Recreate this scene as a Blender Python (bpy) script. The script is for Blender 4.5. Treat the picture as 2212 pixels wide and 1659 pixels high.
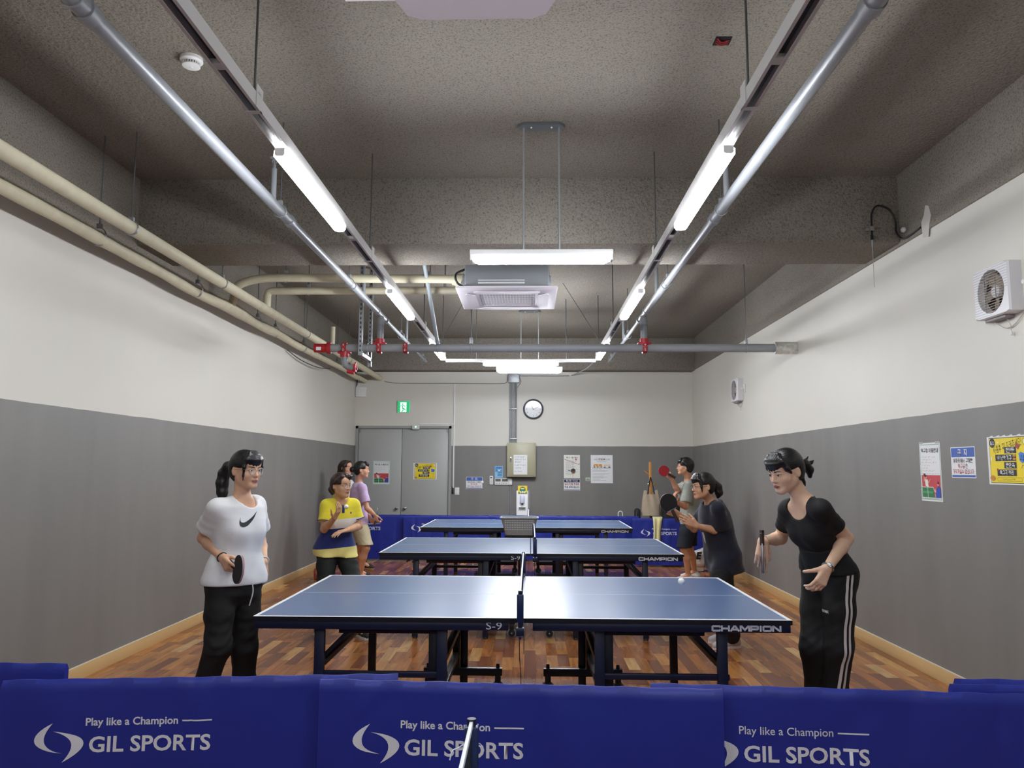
import bpy, bmesh, math, random
import numpy as np
from mathutils import Vector, Matrix
from mathutils.bvhtree import BVHTree

for o in list(bpy.data.objects):
    bpy.data.objects.remove(o)
SC = bpy.context.scene
COL = SC.collection

# ------------------------------------------------------------------ camera, world, exposure
CAM_H, F_PX, PITCH, YAW, ROLL = 1.5151, 1651.28, 0.1104, 0.0238, 0.0036
cd = bpy.data.cameras.new('camera')
cd.sensor_fit = 'HORIZONTAL'; cd.sensor_width = 36.0
cd.lens = F_PX * 36.0 / 2212.0
cd.clip_start = 0.02; cd.clip_end = 100
cam = bpy.data.objects.new('camera', cd); COL.objects.link(cam)
_f = Vector((-math.sin(YAW) * math.cos(PITCH), math.cos(YAW) * math.cos(PITCH), math.sin(PITCH)))
_r = Vector((math.cos(YAW), math.sin(YAW), 0)); _u = _r.cross(_f)
_r2 = _r * math.cos(ROLL) + _u * math.sin(ROLL); _u2 = _u * math.cos(ROLL) - _r * math.sin(ROLL)
cam.matrix_world = Matrix(((_r2.x, _u2.x, -_f.x, 0), (_r2.y, _u2.y, -_f.y, 0), (_r2.z, _u2.z, -_f.z, CAM_H), (0, 0, 0, 1)))
SC.camera = cam
CY = SC.cycles
CY.max_bounces = 6; CY.diffuse_bounces = 4; CY.glossy_bounces = 3; CY.transmission_bounces = 3; CY.transparent_max_bounces = 4
CY.caustics_reflective = False; CY.caustics_refractive = False; CY.sample_clamp_indirect = 4.0
w = bpy.data.worlds.new('world'); SC.world = w; w.use_nodes = True
w.node_tree.nodes['Background'].inputs[0].default_value = (0.75, 0.8, 0.85, 1)
w.node_tree.nodes['Background'].inputs[1].default_value = 0.02
SC.view_settings.view_transform = 'Standard'; SC.view_settings.look = 'None'
SC.view_settings.gamma = 1.0; SC.view_settings.use_curve_mapping = False
SC.view_settings.exposure = 2.3
LAMP_POWER = 14.0          # emission of the lit lamp diffusers

# ------------------------------------------------------------------ helpers
def lin(c):
    if isinstance(c, str):
        c = tuple(int(c[i:i + 2], 16) / 255 for i in (0, 2, 4))
    return tuple((x / 12.92 if x <= 0.04045 else ((x + 0.055) / 1.055) ** 2.4) for x in c[:3]) + (1,)

MATS = {}
def mat(name, col='808080', rough=0.5, metal=0.0, noise=None, bump=None, emit=0.0, spec=0.5, coat=0.0, sheen=0.0, trans=0.0, alpha=1.0, sss=0.0, coatr=0.03):
    """noise=(scale, amount[, stretch xyz]) colour mottling; bump=(scale, strength, distance[, stretch])"""
    if name in MATS:
        return MATS[name]
    m = bpy.data.materials.new(name); m.use_nodes = True
    nt = m.node_tree; b = nt.nodes['Principled BSDF']; L = nt.links.new
    c = lin(col)
    b.inputs['Base Color'].default_value = c
    b.inputs['Roughness'].default_value = rough
    b.inputs['Metallic'].default_value = metal
    b.inputs['Specular IOR Level'].default_value = spec
    b.inputs['Coat Weight'].default_value = coat
    b.inputs['Coat Roughness'].default_value = coatr
    b.inputs['Sheen Weight'].default_value = sheen
    b.inputs['Transmission Weight'].default_value = trans
    b.inputs['Alpha'].default_value = alpha
    if sss:
        b.inputs['Subsurface Weight'].default_value = sss
        b.inputs['Subsurface Radius'].default_value = (0.012, 0.005, 0.003)
        b.inputs['Subsurface Scale'].default_value = 1.0
    if emit:
        b.inputs['Emission Color'].default_value = c
        b.inputs['Emission Strength'].default_value = emit
    if noise or bump:
        tc = nt.nodes.new('ShaderNodeNewGeometry')
    def ntex(scale, stretch, detail=4):
        mp = nt.nodes.new('ShaderNodeMapping'); mp.inputs['Scale'].default_value = stretch
        L(tc.outputs['Position'], mp.inputs['Vector'])
        n = nt.nodes.new('ShaderNodeTexNoise'); n.inputs['Scale'].default_value = scale; n.inputs['Detail'].default_value = detail
        L(mp.outputs[0], n.inputs['Vector']); return n
    if noise:
        n = ntex(noise[0], noise[2] if len(noise) > 2 else (1, 1, 1))
        mr = nt.nodes.new('ShaderNodeMapRange'); mr.inputs[1].default_value = 0.3; mr.inputs[2].default_value = 0.7
        mr.inputs[3].default_value = 1 - noise[1]; mr.inputs[4].default_value = 1 + noise[1]
        L(n.outputs['Fac'], mr.inputs[0])
        mx = nt.nodes.new('ShaderNodeMix'); mx.data_type = 'RGBA'; mx.blend_type = 'MULTIPLY'; mx.inputs[0].default_value = 1
        mx.inputs[6].default_value = c; L(mr.outputs[0], mx.inputs[7]); L(mx.outputs[2], b.inputs['Base Color'])
    if bump:
        n = ntex(bump[0], bump[3] if len(bump) > 3 else (1, 1, 1), 6)
        bp = nt.nodes.new('ShaderNodeBump'); bp.inputs['Strength'].default_value = bump[1]; bp.inputs['Distance'].default_value = bump[2]
        L(n.outputs['Fac'], bp.inputs['Height']); L(bp.outputs[0], b.inputs['Normal'])
    MATS[name] = m
    return m

class MB:
    """collects shapes (world coordinates) and links them as ONE mesh object"""
    def __init__(s): s.v = []; s.f = []
    def add(s, vs, fs):
        o = len(s.v); s.v += [tuple(v) for v in vs]; s.f += [tuple(i + o for i in f) for f in fs]; return s
    def box(s, x0, x1, y0, y1, z0, z1, M=None):
        vs = [Vector((x, y, z)) for z in (z0, z1) for y in (y0, y1) for x in (x0, x1)]
        if M: vs = [M @ v for v in vs]
        return s.add(vs, [(0, 2, 3, 1), (4, 5, 7, 6), (0, 1, 5, 4), (2, 6, 7, 3), (0, 4, 6, 2), (1, 3, 7, 5)])
    def bbox(s, x0, x1, y0, y1, z0, z1, b=0.004, seg=2, M=None):
        bm = bmesh.new(); bmesh.ops.create_cube(bm, size=1)
        for v in bm.verts: v.co = Vector(((x0 + x1) / 2 + v.co.x * (x1 - x0), (y0 + y1) / 2 + v.co.y * (y1 - y0), (z0 + z1) / 2 + v.co.z * (z1 - z0)))
        bmesh.ops.bevel(bm, geom=bm.edges[:], offset=b, segments=seg, affect='EDGES', profile=0.5)
        bm.verts.index_update()
        vs = [M @ v.co if M else v.co.copy() for v in bm.verts]; fs = [[v.index for v in f.verts] for f in bm.faces]; bm.free()
        return s.add(vs, fs)
    def bar(s, a, b, wd, ht, up=(0, 0, 1), ext=0.0):
        a = Vector(a); b = Vector(b); d = (b - a).normalized(); up = Vector(up)
        if abs(d.dot(up)) > 0.99: up = Vector((0, 1, 0))
        r = d.cross(up).normalized(); u = r.cross(d); a = a - d * ext; b = b + d * ext
        vs = [p + r * (i * wd / 2) + u * (j * ht / 2) for p in (a, b) for i, j in ((-1, -1), (1, -1), (1, 1), (-1, 1))]
        return s.add(vs, [(3, 2, 1, 0), (4, 5, 6, 7), (0, 1, 5, 4), (1, 2, 6, 5), (2, 3, 7, 6), (3, 0, 4, 7)])
    def cyl(s, a, b, r, n=16, r2=None, caps=True):
        return s.tube([a, b], [r, r if r2 is None else r2], n, caps)
    def tube(s, pts, r, n=12, caps=True, closed=False, flat=1.0, side=None):
        pts = [Vector(p) for p in pts]; k = len(pts)
        rs = r if isinstance(r, (list, tuple)) else [r] * k
        vs = []; prev = None
        for i in range(k):
            if closed: d = pts[(i + 1) % k] - pts[i - 1]
            else: d = pts[min(i + 1, k - 1)] - pts[max(i - 1, 0)]
            d.normalize()
            if prev is None:
                x = Vector(side) if side else (Vector((0, 0, 1)) if abs(d.z) < 0.9 else Vector((0, 1, 0)))
            else: x = prev
            x = (x - d * x.dot(d)).normalized(); prev = x; y = d.cross(x)
            for j in range(n):
                a = 2 * math.pi * j / n
                vs.append(pts[i] + x * (math.cos(a) * rs[i] * flat) + y * (math.sin(a) * rs[i]))
        fs = []
        for i in range(k if closed else k - 1):
            i2 = (i + 1) % k
            for j in range(n):
                j2 = (j + 1) % n; fs.append((i * n + j, i * n + j2, i2 * n + j2, i2 * n + j))
        if caps and not closed: fs += [tuple(range(n - 1, -1, -1)), tuple((k - 1) * n + j for j in range(n))]
        return s.add(vs, fs)
    def lathe(s, prof, o, axis=(0, 0, 1), n=24, x=None):
        """prof: list of (radius, height)"""
        ax = Vector(axis).normalized(); o = Vector(o)
        x = Vector(x) if x else (Vector((1, 0, 0)) if abs(ax.x) < 0.9 else Vector((0, 1, 0)))
        x = (x - ax * x.dot(ax)).normalized(); y = ax.cross(x); vs = []; fs = []
        for r, h in prof:
            for j in range(n):
                a = 2 * math.pi * j / n; vs.append(o + ax * h + (x * math.cos(a) + y * math.sin(a)) * max(r, 1e-4))
        for i in range(len(prof) - 1):
            for j in range(n):
                j2 = (j + 1) % n; fs.append((i * n + j, i * n + j2, (i + 1) * n + j2, (i + 1) * n + j))
        fs += [tuple(range(n - 1, -1, -1)), tuple((len(prof) - 1) * n + j for j in range(n))]
        return s.add(vs, fs)
    def torus(s, o, axis, R, r, n=28, m=8, sx=1.0):
        ax = Vector(axis).normalized(); o = Vector(o); x = Vector((0, 0, 1)) if abs(ax.z) < 0.9 else Vector((1, 0, 0))
        x = (x - ax * x.dot(ax)).normalized(); y = ax.cross(x)
        return s.tube([o + x * math.cos(2 * math.pi * i / n) * R * sx + y * math.sin(2 * math.pi * i / n) * R for i in range(n)], r, m, closed=True)
    def prism(s, poly, o, X, Y, d0, d1):
        """poly 2D in (X,Y) axes at o, extruded along X×Y from d0 to d1"""
        X = Vector(X).normalized(); Y = Vector(Y).normalized(); N = X.cross(Y); o = Vector(o); n = len(poly)
        vs = [o + X * p[0] + Y * p[1] + N * d for d in (d0, d1) for p in poly]
        fs = [tuple(range(n - 1, -1, -1)), tuple(range(n, 2 * n))] + [(i, (i + 1) % n, n + (i + 1) % n, n + i) for i in range(n)]
        return s.add(vs, fs)
    def sphere(s, o, r, n=16, m=10, sc=(1, 1, 1)):
        return s.lathe([(r * math.sin(math.pi * i / m) , -r * math.cos(math.pi * i / m)) for i in range(m + 1)], o, n=n) if sc == (1, 1, 1) else s.ell(o, r, sc, n, m)
    def ell(s, o, r, sc, n=16, m=10):
        k = MB(); k.sphere((0, 0, 0), r, n, m); o = Vector(o)
        return s.add([o + Vector((v[0] * sc[0], v[1] * sc[1], v[2] * sc[2])) for v in k.v], k.f)
    def build(s, name, m, parent=None, smooth=35, kind=None):
        me = bpy.data.meshes.new(name); me.from_pydata(s.v, [], s.f); me.update()
        return mobj(name, me, m, parent, smooth, kind)

def mobj(name, me, m, parent=None, smooth=35, kind=None):
    if m is not None:
        for q in (m if isinstance(m, (list, tuple)) else [m]): me.materials.append(q)
    if smooth:
        me.polygons.foreach_set('use_smooth', [True] * len(me.polygons))
        if smooth < 180: me.set_sharp_from_angle(angle=math.radians(smooth))
    o = bpy.data.objects.new(name, me); COL.objects.link(o)
    if parent is not None: adopt(o, parent)
    if kind: o['kind'] = kind
    return o

def world_of(o):
    M = o.matrix_basis.copy()
    return world_of(o.parent) @ o.matrix_parent_inverse @ M if o.parent else M
def adopt(o, parent):
    o.parent = parent; o.matrix_parent_inverse = world_of(parent).inverted()
def tag(o, label=None, cat=None, group=None, kind=None):
    if label: o['label'] = label
    if cat: o['category'] = cat
    if group: o['group'] = group
    if kind: o['kind'] = kind
    return o
def thing(name, loc, label, cat, group=None):
    o = bpy.data.objects.new(name, None); COL.objects.link(o); o.location = loc; o.empty_display_size = 0.1
    return tag(o, label, cat, group)
def dup(root, dloc=(0, 0, 0), label=None, group=None, rotz=None, skip=()):
    def cp(o, par):
        c = o.copy(); COL.objects.link(c)
        if par is not None: c.parent = par; c.matrix_parent_inverse = o.matrix_parent_inverse.copy()
        for ch in o.children:
            if ch.name.split('.')[0] not in skip: cp(ch, c)
        return c
    r = cp(root, None); r.location = Vector(root.location) + Vector(dloc)
    if rotz is not None: r.rotation_euler = (0, 0, rotz)
    if label: r['label'] = label
    if group: r['group'] = group
    return r

_TC = bpy.data.curves.new('lettering_source', 'FONT'); _TO = bpy.data.objects.new('lettering_source', _TC)
def text_mesh(body, heavy=0.0, spacing=1.0, res=3):
    cu = _TC; cu.body = body; cu.size = 1.0; cu.offset = heavy; cu.resolution_u = res; cu.space_character = spacing
    return bpy.data.meshes.new_from_object(_TO)
# Korean lettering drawn with strokes: syllables split into their letters
_O = [(0.5 + 0.5 * math.cos(i * math.pi / 6), 0.5 + 0.5 * math.sin(i * math.pi / 6)) for i in range(13)]
_JA = {'g': [[(0, 1), (1, 1), (0.92, 0)]], 'n': [[(0, 1), (0, 0), (1, 0)]], 'd': [[(1, 1), (0, 1), (0, 0), (1, 0)]], 'r': [[(0, 1), (1, 1), (1, .5), (0, .5), (0, 0), (1, 0)]],
       'm': [[(0, 0), (0, 1), (1, 1), (1, 0), (0, 0)]], 'b': [[(0, 1), (0, 0), (1, 0), (1, 1)], [(0, .5), (1, .5)]], 's': [[(.5, 1), (0, 0)], [(.45, .65), (1, 0)]], 'o': [_O],
       'j': [[(0, 1), (1, 1)], [(.5, 1), (0, 0)], [(.45, .6), (1, 0)]], 'c': [[(.3, 1), (.7, 1)], [(0, .75), (1, .75)], [(.5, .75), (0, 0)], [(.45, .45), (1, 0)]], 'k': [[(0, 1), (1, 1), (.92, 0)], [(0, .5), (.95, .5)]],
       't': [[(1, 1), (0, 1), (0, 0), (1, 0)], [(0, .5), (1, .5)]], 'p': [[(0, 1), (1, 1)], [(0, 0), (1, 0)], [(.3, 1), (.3, 0)], [(.7, 1), (.7, 0)]], 'h': [[(.3, 1), (.7, 1)], [(0, .75), (1, .75)], [(x * .8 + .1, y * .55) for x, y in _O]]}
def _two(a, b): return [[(x * .42, y) for x, y in l] for l in _JA[a]] + [[(.58 + x * .42, y) for x, y in l] for l in _JA[b]]
_JA.update({'gg': _two('g', 'g'), 'dd': _two('d', 'd'), 'bb': _two('b', 'b'), 'ss': _two('s', 's'), 'jj': _two('j', 'j'), 'bs': _two('b', 's')})
_CHO = 'g gg n d dd r m b bb s ss o j jj c k t p h'.split()
_JON = ['', 'g', 'gg', 'gs', 'n', 'nj', 'nh', 'd', 'r', 'rg', 'rm', 'rb', 'rs', 'rt', 'rp', 'rh', 'm', 'b', 'bs', 's', 'ss', 'o', 'j', 'c', 'k', 't', 'p', 'h']
_V = {0: [[(.2, 1), (.2, 0)], [(.2, .5), (.9, .5)]], 1: [[(.1, 1), (.1, 0)], [(.1, .5), (.75, .5)], [(.75, 1), (.75, 0)]], 2: [[(.2, 1), (.2, 0)], [(.2, .65), (.9, .65)], [(.2, .35), (.9, .35)]], 4: [[(.7, 1), (.7, 0)], [(0, .5), (.7, .5)]],
      5: [[(.4, 1), (.4, 0)], [(0, .5), (.4, .5)], [(.9, 1), (.9, 0)]], 6: [[(.7, 1), (.7, 0)], [(0, .65), (.7, .65)], [(0, .35), (.7, .35)]], 20: [[(.5, 1), (.5, 0)]], 7: [[(.35, 1), (.35, 0)], [(0, .65), (.35, .65)], [(0, .35), (.35, .35)], [(.85, 1), (.85, 0)]]}
_H = {8: [[(0, .1), (1, .1)], [(.5, .1), (.5, .9)]], 12: [[(0, .1), (1, .1)], [(.3, .1), (.3, .9)], [(.7, .1), (.7, .9)]], 13: [[(0, .9), (1, .9)], [(.5, .9), (.5, 0)]], 17: [[(0, .9), (1, .9)], [(.3, .9), (.3, 0)], [(.7, .9), (.7, 0)]], 18: [[(0, .5), (1, .5)]]}
_C = {9: (8, 0), 10: (8, 1), 15: (13, 5), 11: (8, 20), 14: (13, 4), 16: (13, 20), 19: (18, 20)}
_WIDE = {'C': (1.3, [[(1, .86), (.94, 1), (.12, 1), (0, .86), (0, .14), (.12, 0), (.94, 0), (1, .14)]]), 'H': (1.25, [[(0, 0), (0, 1)], [(1, 0), (1, 1)], [(0, .5), (1, .5)]]),
         'A': (1.35, [[(0, 0), (.42, 1), (.58, 1), (1, 0)], [(.2, .27), (.8, .27)]]), 'M': (1.5, [[(0, 0), (0, 1), (.12, 1), (.5, .2), (.88, 1), (1, 1), (1, 0)]]), 'P': (1.2, [[(0, 0), (0, 1), (.88, 1), (1, .88), (1, .46), (.88, .34), (0, .34)]]),
         'I': (.24, [[(.5, 0), (.5, 1)]]), 'O': (1.35, [[(.12, 0), (0, .14), (0, .86), (.12, 1), (.88, 1), (1, .86), (1, .14), (.88, 0), (.12, 0)]]), 'N': (1.3, [[(0, 0), (0, 1), (.1, 1), (.9, 0), (1, 0), (1, 1)]])}
def wide_letters(body, w, h, wd):
    x = 0.0; segs = []
    for ch in body:
        lw, ls = _WIDE[ch]
        segs += [[(x + p * lw, q) for p, q in l] for l in ls]; x += lw + 0.36
    x -= 0.36; out = []; e = wd / 2
    for l in segs:
        pts = [(p / x * (w - wd) + e - w / 2, q * (h - wd) + e - h / 2) for p, q in l]
        for (ax, ay), (bx, by) in zip(pts[:-1], pts[1:]):
            d_ = math.hypot(bx - ax, by - ay); ex, ey = (bx - ax) / d_ * e * .8, (by - ay) / d_ * e * .8
            out += stroke([(ax - ex, ay - ey), (bx + ex, by + ey)], wd)
    return out
def hangul(body, wd=0.11):
    """list of quads in em units (height 1) and the width"""
    out = []; x = 0.0
    def put(ls, bx, x0):
        for l in ls:
            pts = [(x0 + bx[0] + (bx[2] - bx[0]) * p, bx[1] + (bx[3] - bx[1]) * q) for p, q in l]
            for (ax, ay), (cx_, cy_) in zip(pts[:-1], pts[1:]):
                d_ = math.hypot(cx_ - ax, cy_ - ay) or 1; ex, ey = (cx_ - ax) / d_ * wd * 0.42, (cy_ - ay) / d_ * wd * 0.42
                out.extend(stroke([(ax - ex, ay - ey), (cx_ + ex, cy_ + ey)], wd))
    for ch in body:
        k = ord(ch) - 0xAC00
        if ch == ' ': x += 0.38; continue
        if ch == '.': put([[(0, 0), (0, 0.02)]], (0.1, 0, 0.1, 1), x); x += 0.3; continue
        if ch == '!': put([[(0, .3), (0, 1)], [(0, 0), (0, .02)]], (0.12, 0, 0.12, 1), x); x += 0.34; continue
        if ch == '1': put([[(0, .8), (.4, 1), (.4, 0)]], (0.1, 0, 0.4, 1), x); x += 0.5; continue
        c, v, f = k // 588, (k % 588) // 28, k % 28
        fin = f > 0; y0 = 0.44 if fin else 0.02
        if v in _V: put(_JA[_CHO[c]], (0.06, y0 + (0.05 if fin else 0.16), 0.52, 0.94), x); put(_V[v], (0.58, y0 - 0.02, 0.98, 1.0), x)
        elif v in _H:
            m_ = y0 + (0.26 if fin else 0.40); put(_JA[_CHO[c]], (0.18, m_ + 0.04, 0.82, 0.97), x); put(_H[v], (0.03, y0 - (0.02 if fin else 0), 0.97, m_ - 0.06), x)
        else:
            h_, v_ = _C[v]; m_ = y0 + 0.22; put(_JA[_CHO[c]], (0.1, m_ + 0.12, 0.52, 0.95), x); put(_H[h_], (0.02, y0 + 0.02, 0.6, m_), x); put(_V[v_], (0.62, y0 - 0.02, 0.98, 1.0), x)
        if fin: put(_JA.get(_JON[f], _JA['n']), (0.2, 0.02, 0.88, 0.31), x)
        x += 1.1
    return out, x - 0.1
def text(name, body, o, X, Y, w=None, h=None, m=None, parent=None, heavy=0.0, spacing=1.0, align='C', shear=0.0, conform=None, res=3):
    """lettering fitted in a w×h box centred (C) or starting (L) at o, lying in the X,Y axes; conform(point)->point bends it"""
    me = text_mesh(body, heavy, spacing, res)
    n = len(me.vertices); co = np.empty(n * 3); me.vertices.foreach_get('co', co); co = co.reshape(-1, 3)
    lo = co.min(0); hi = co.max(0); s = hi - lo
    sx = w / s[0] if w else h / s[1]; sy = h / s[1] if h else sx
    p = (co - lo); p[:, 0] += shear * p[:, 1]; p = p * [sx, sy, 1]
    if align == 'C': p[:, 0] -= s[0] * sx / 2; p[:, 1] -= s[1] * sy / 2
    X = np.array(Vector(X).normalized()); Y = np.array(Vector(Y).normalized())
    q = np.array(o)[None] + p[:, :1] * X[None] + p[:, 1:2] * Y[None]
    if conform: q = np.array([conform(t) for t in q])
    me.vertices.foreach_set('co', q.ravel()); me.update()
    return mobj(name, me, m, parent, smooth=0)
def flat(name, polys, o, X, Y, m, parent=None, d=0.0):
    """flat printed shapes: list of 2D polygons in the X,Y axes at o, lifted by d along X×Y"""
    X = Vector(X).normalized(); Y = Vector(Y).normalized(); N = X.cross(Y); b = MB(); o = Vector(o)
    for p in polys: b.add([o + X * a + Y * c + N * d for a, c in p], [tuple(range(len(p)))])
    return b.build(name, m, parent, smooth=0)
def rect(x0, y0, x1, y1): return [(x0, y0), (x1, y0), (x1, y1), (x0, y1)]
def disc(cx, cy, r, n=20, sy=1.0): return [(cx + r * math.cos(2 * math.pi * i / n), cy + sy * r * math.sin(2 * math.pi * i / n)) for i in range(n)]
def rrect(x0, y0, x1, y1, r, n=4):
    out = []
    for cx, cy, a0 in ((x1 - r, y1 - r, 0), (x0 + r, y1 - r, 90), (x0 + r, y0 + r, 180), (x1 - r, y0 + r, 270)):
        for i in range(n + 1):
            a = math.radians(a0 + 90 * i / n); out.append((cx + r * math.cos(a), cy + r * math.sin(a)))
    return out
def stroke(pts, wd):
    """2D polyline to quads"""
    out = []
    for (x0, y0), (x1, y1) in zip(pts[:-1], pts[1:]):
        dx, dy = x1 - x0, y1 - y0; l = math.hypot(dx, dy) or 1; nx, ny = -dy / l * wd / 2, dx / l * wd / 2
        out.append([(x0 - nx, y0 - ny), (x1 - nx, y1 - ny), (x1 + nx, y1 + ny), (x0 + nx, y0 + ny)])
    return out

# plain materials
WHITE_METAL = mat('white painted metal', 'e6e6e4', 0.35)
GREY_PIPE = mat('grey painted pipe', '84878a', 0.36, spec=0.5)
GALV = mat('galvanised steel', 'a2a6aa', 0.42, 0.5, noise=(30, 0.12))
ROD = mat('dull steel rod', '6d7072', 0.45, 0.6)
DARK_STEEL = mat('dark steel', '3b3d40', 0.4, 0.7)
CHROME = mat('chrome', 'd8d8d8', 0.12, 1.0)
CREAM = mat('cream pipe lagging', 'd2cbaf', 0.6, noise=(9, 0.06), bump=(60, 0.25, 0.002, (1, 0.15, 1)))
RED = mat('red pipe fitting', 'b0242b', 0.4)
BLACK = mat('black plastic', '141416', 0.45)
BLACK_METAL = mat('black painted steel', '0e1014', 0.38)
NAVY_METAL = mat('navy painted steel', '0f1732', 0.4)
PAPER = mat('white paper', 'e9eaea', 0.55)
WHITE_PLASTIC = mat('white plastic', 'e8e8e6', 0.4)
LILAC_PLASTIC = mat('off white plastic', 'dcd6dc', 0.45)
INK = mat('black ink', '22242a', 0.6)
GREYINK = mat('grey ink', '77797e', 0.6)

# ------------------------------------------------------------------ the room
XL, XR, YB, YF, ZC, ZW, ZG = -3.237, 2.974, 14.06, -3.4, 3.88, 3.30, 1.93
YBEAM0, YBEAM1 = 6.03, 6.68

def paint_wall_mat():
    m = bpy.data.materials.new('two tone wall paint'); m.use_nodes = True; nt = m.node_tree; L = nt.links.new
    b = nt.nodes['Principled BSDF']; b.inputs['Roughness'].default_value = 0.55
    g = nt.nodes.new('ShaderNodeNewGeometry'); sp = nt.nodes.new('ShaderNodeSeparateXYZ'); L(g.outputs['Position'], sp.inputs[0])
    # hand painted border wobble
    n0 = nt.nodes.new('ShaderNodeTexNoise'); n0.inputs['Scale'].default_value = 3; L(g.outputs['Position'], n0.inputs['Vector'])
    a = nt.nodes.new('ShaderNodeMath'); a.operation = 'MULTIPLY_ADD'; a.inputs[1].default_value = 0.012; L(n0.outputs['Fac'], a.inputs[0]); L(sp.outputs['Z'], a.inputs[2])
    t = nt.nodes.new('ShaderNodeMath'); t.operation = 'GREATER_THAN'; t.inputs[1].default_value = ZG + 0.006; L(a.outputs[0], t.inputs[0])
    # streaky brush wear in the grey coat
    mp = nt.nodes.new('ShaderNodeMapping'); mp.inputs['Scale'].default_value = (1.6, 1.6, 0.3); L(g.outputs['Position'], mp.inputs['Vector'])
    n1 = nt.nodes.new('ShaderNodeTexNoise'); n1.inputs['Scale'].default_value = 2.0; n1.inputs['Detail'].default_value = 5; L(mp.outputs[0], n1.inputs['Vector'])
    r1 = nt.nodes.new('ShaderNodeValToRGB'); L(n1.outputs['Fac'], r1.inputs[0])
    r1.color_ramp.elements[0].position = 0.3; r1.color_ramp.elements[0].color = lin('7a7875')
    r1.color_ramp.elements[1].position = 0.72; r1.color_ramp.elements[1].color = lin('83817d')
    n2 = nt.nodes.new('ShaderNodeTexNoise'); n2.inputs['Scale'].default_value = 0.7; n2.inputs['Detail'].default_value = 3; L(g.outputs['Position'], n2.inputs['Vector'])
    r2 = nt.nodes.new('ShaderNodeValToRGB'); L(n2.outputs['Fac'], r2.inputs[0])
    r2.color_ramp.elements[0].position = 0.3; r2.color_ramp.elements[0].color = lin('d6d3c8')
    r2.color_ramp.elements[1].position = 0.7; r2.color_ramp.elements[1].color = lin('dcd9cf')
    mx = nt.nodes.new('ShaderNodeMix'); mx.data_type = 'RGBA'; L(t.outputs[0], mx.inputs[0]); L(r1.outputs[0], mx.inputs[6]); L(r2.outputs[0], mx.inputs[7])
    L(mx.outputs[2], b.inputs['Base Color'])
    n3 = nt.nodes.new('ShaderNodeTexNoise'); n3.inputs['Scale'].default_value = 40; n3.inputs['Detail'].default_value = 4; L(g.outputs['Position'], n3.inputs['Vector'])
    bp = nt.nodes.new('ShaderNodeBump'); bp.inputs['Strength'].default_value = 0.08; bp.inputs['Distance'].default_value = 0.004; L(n3.outputs['Fac'], bp.inputs['Height']); L(bp.outputs[0], b.inputs['Normal'])
    return m
WALL = paint_wall_mat()

def spray_mat():
    m = bpy.data.materials.new('sprayed concrete lining'); m.use_nodes = True; nt = m.node_tree; L = nt.links.new
    b = nt.nodes['Principled BSDF']; b.inputs['Roughness'].default_value = 0.95; b.inputs['Specular IOR Level'].default_value = 0.15
    g = nt.nodes.new('ShaderNodeNewGeometry')
    n1 = nt.nodes.new('ShaderNodeTexNoise'); n1.inputs['Scale'].default_value = 1.1; n1.inputs['Detail'].default_value = 3; L(g.outputs['Position'], n1.inputs['Vector'])
    r1 = nt.nodes.new('ShaderNodeValToRGB'); L(n1.outputs['Fac'], r1.inputs[0])
    r1.color_ramp.elements[0].position = 0.3; r1.color_ramp.elements[0].color = lin('8c857a')
    r1.color_ramp.elements[1].position = 0.7; r1.color_ramp.elements[1].color = lin('938d82')
    v = nt.nodes.new('ShaderNodeTexNoise'); v.inputs['Scale'].default_value = 85; v.inputs['Detail'].default_value = 6; v.inputs['Roughness'].default_value = 0.72; L(g.outputs['Position'], v.inputs['Vector'])
    r2 = nt.nodes.new('ShaderNodeValToRGB'); L(v.outputs['Fac'], r2.inputs[0])
    r2.color_ramp.elements[0].position = 0.33; r2.color_ramp.elements[0].color = (0.36, 0.35, 0.34, 1)
    r2.color_ramp.elements[1].position = 0.5; r2.color_ramp.elements[1].color = (1, 1, 1, 1)
    mx = nt.nodes.new('ShaderNodeMix'); mx.data_type = 'RGBA'; mx.blend_type = 'MULTIPLY'; mx.inputs[0].default_value = 1
    L(r1.outputs[0], mx.inputs[6]); L(r2.outputs[0], mx.inputs[7]); L(mx.outputs[2], b.inputs['Base Color'])
    n4 = nt.nodes.new('ShaderNodeTexNoise'); n4.inputs['Scale'].default_value = 45; n4.inputs['Detail'].default_value = 5; L(g.outputs['Position'], n4.inputs['Vector'])
    bp = nt.nodes.new('ShaderNodeBump'); bp.inputs['Strength'].default_value = 0.8; bp.inputs['Distance'].default_value = 0.012; L(n4.outputs['Fac'], bp.inputs['Height'])
    bp2 = nt.nodes.new('ShaderNodeBump'); bp2.inputs['Strength'].default_value = 0.5; bp2.inputs['Distance'].default_value = 0.008; L(v.outputs['Fac'], bp2.inputs['Height'])
    L(bp.outputs[0], bp2.inputs['Normal']); L(bp2.outputs[0], b.inputs['Normal'])
    return m
SPRAY = spray_mat()

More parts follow.
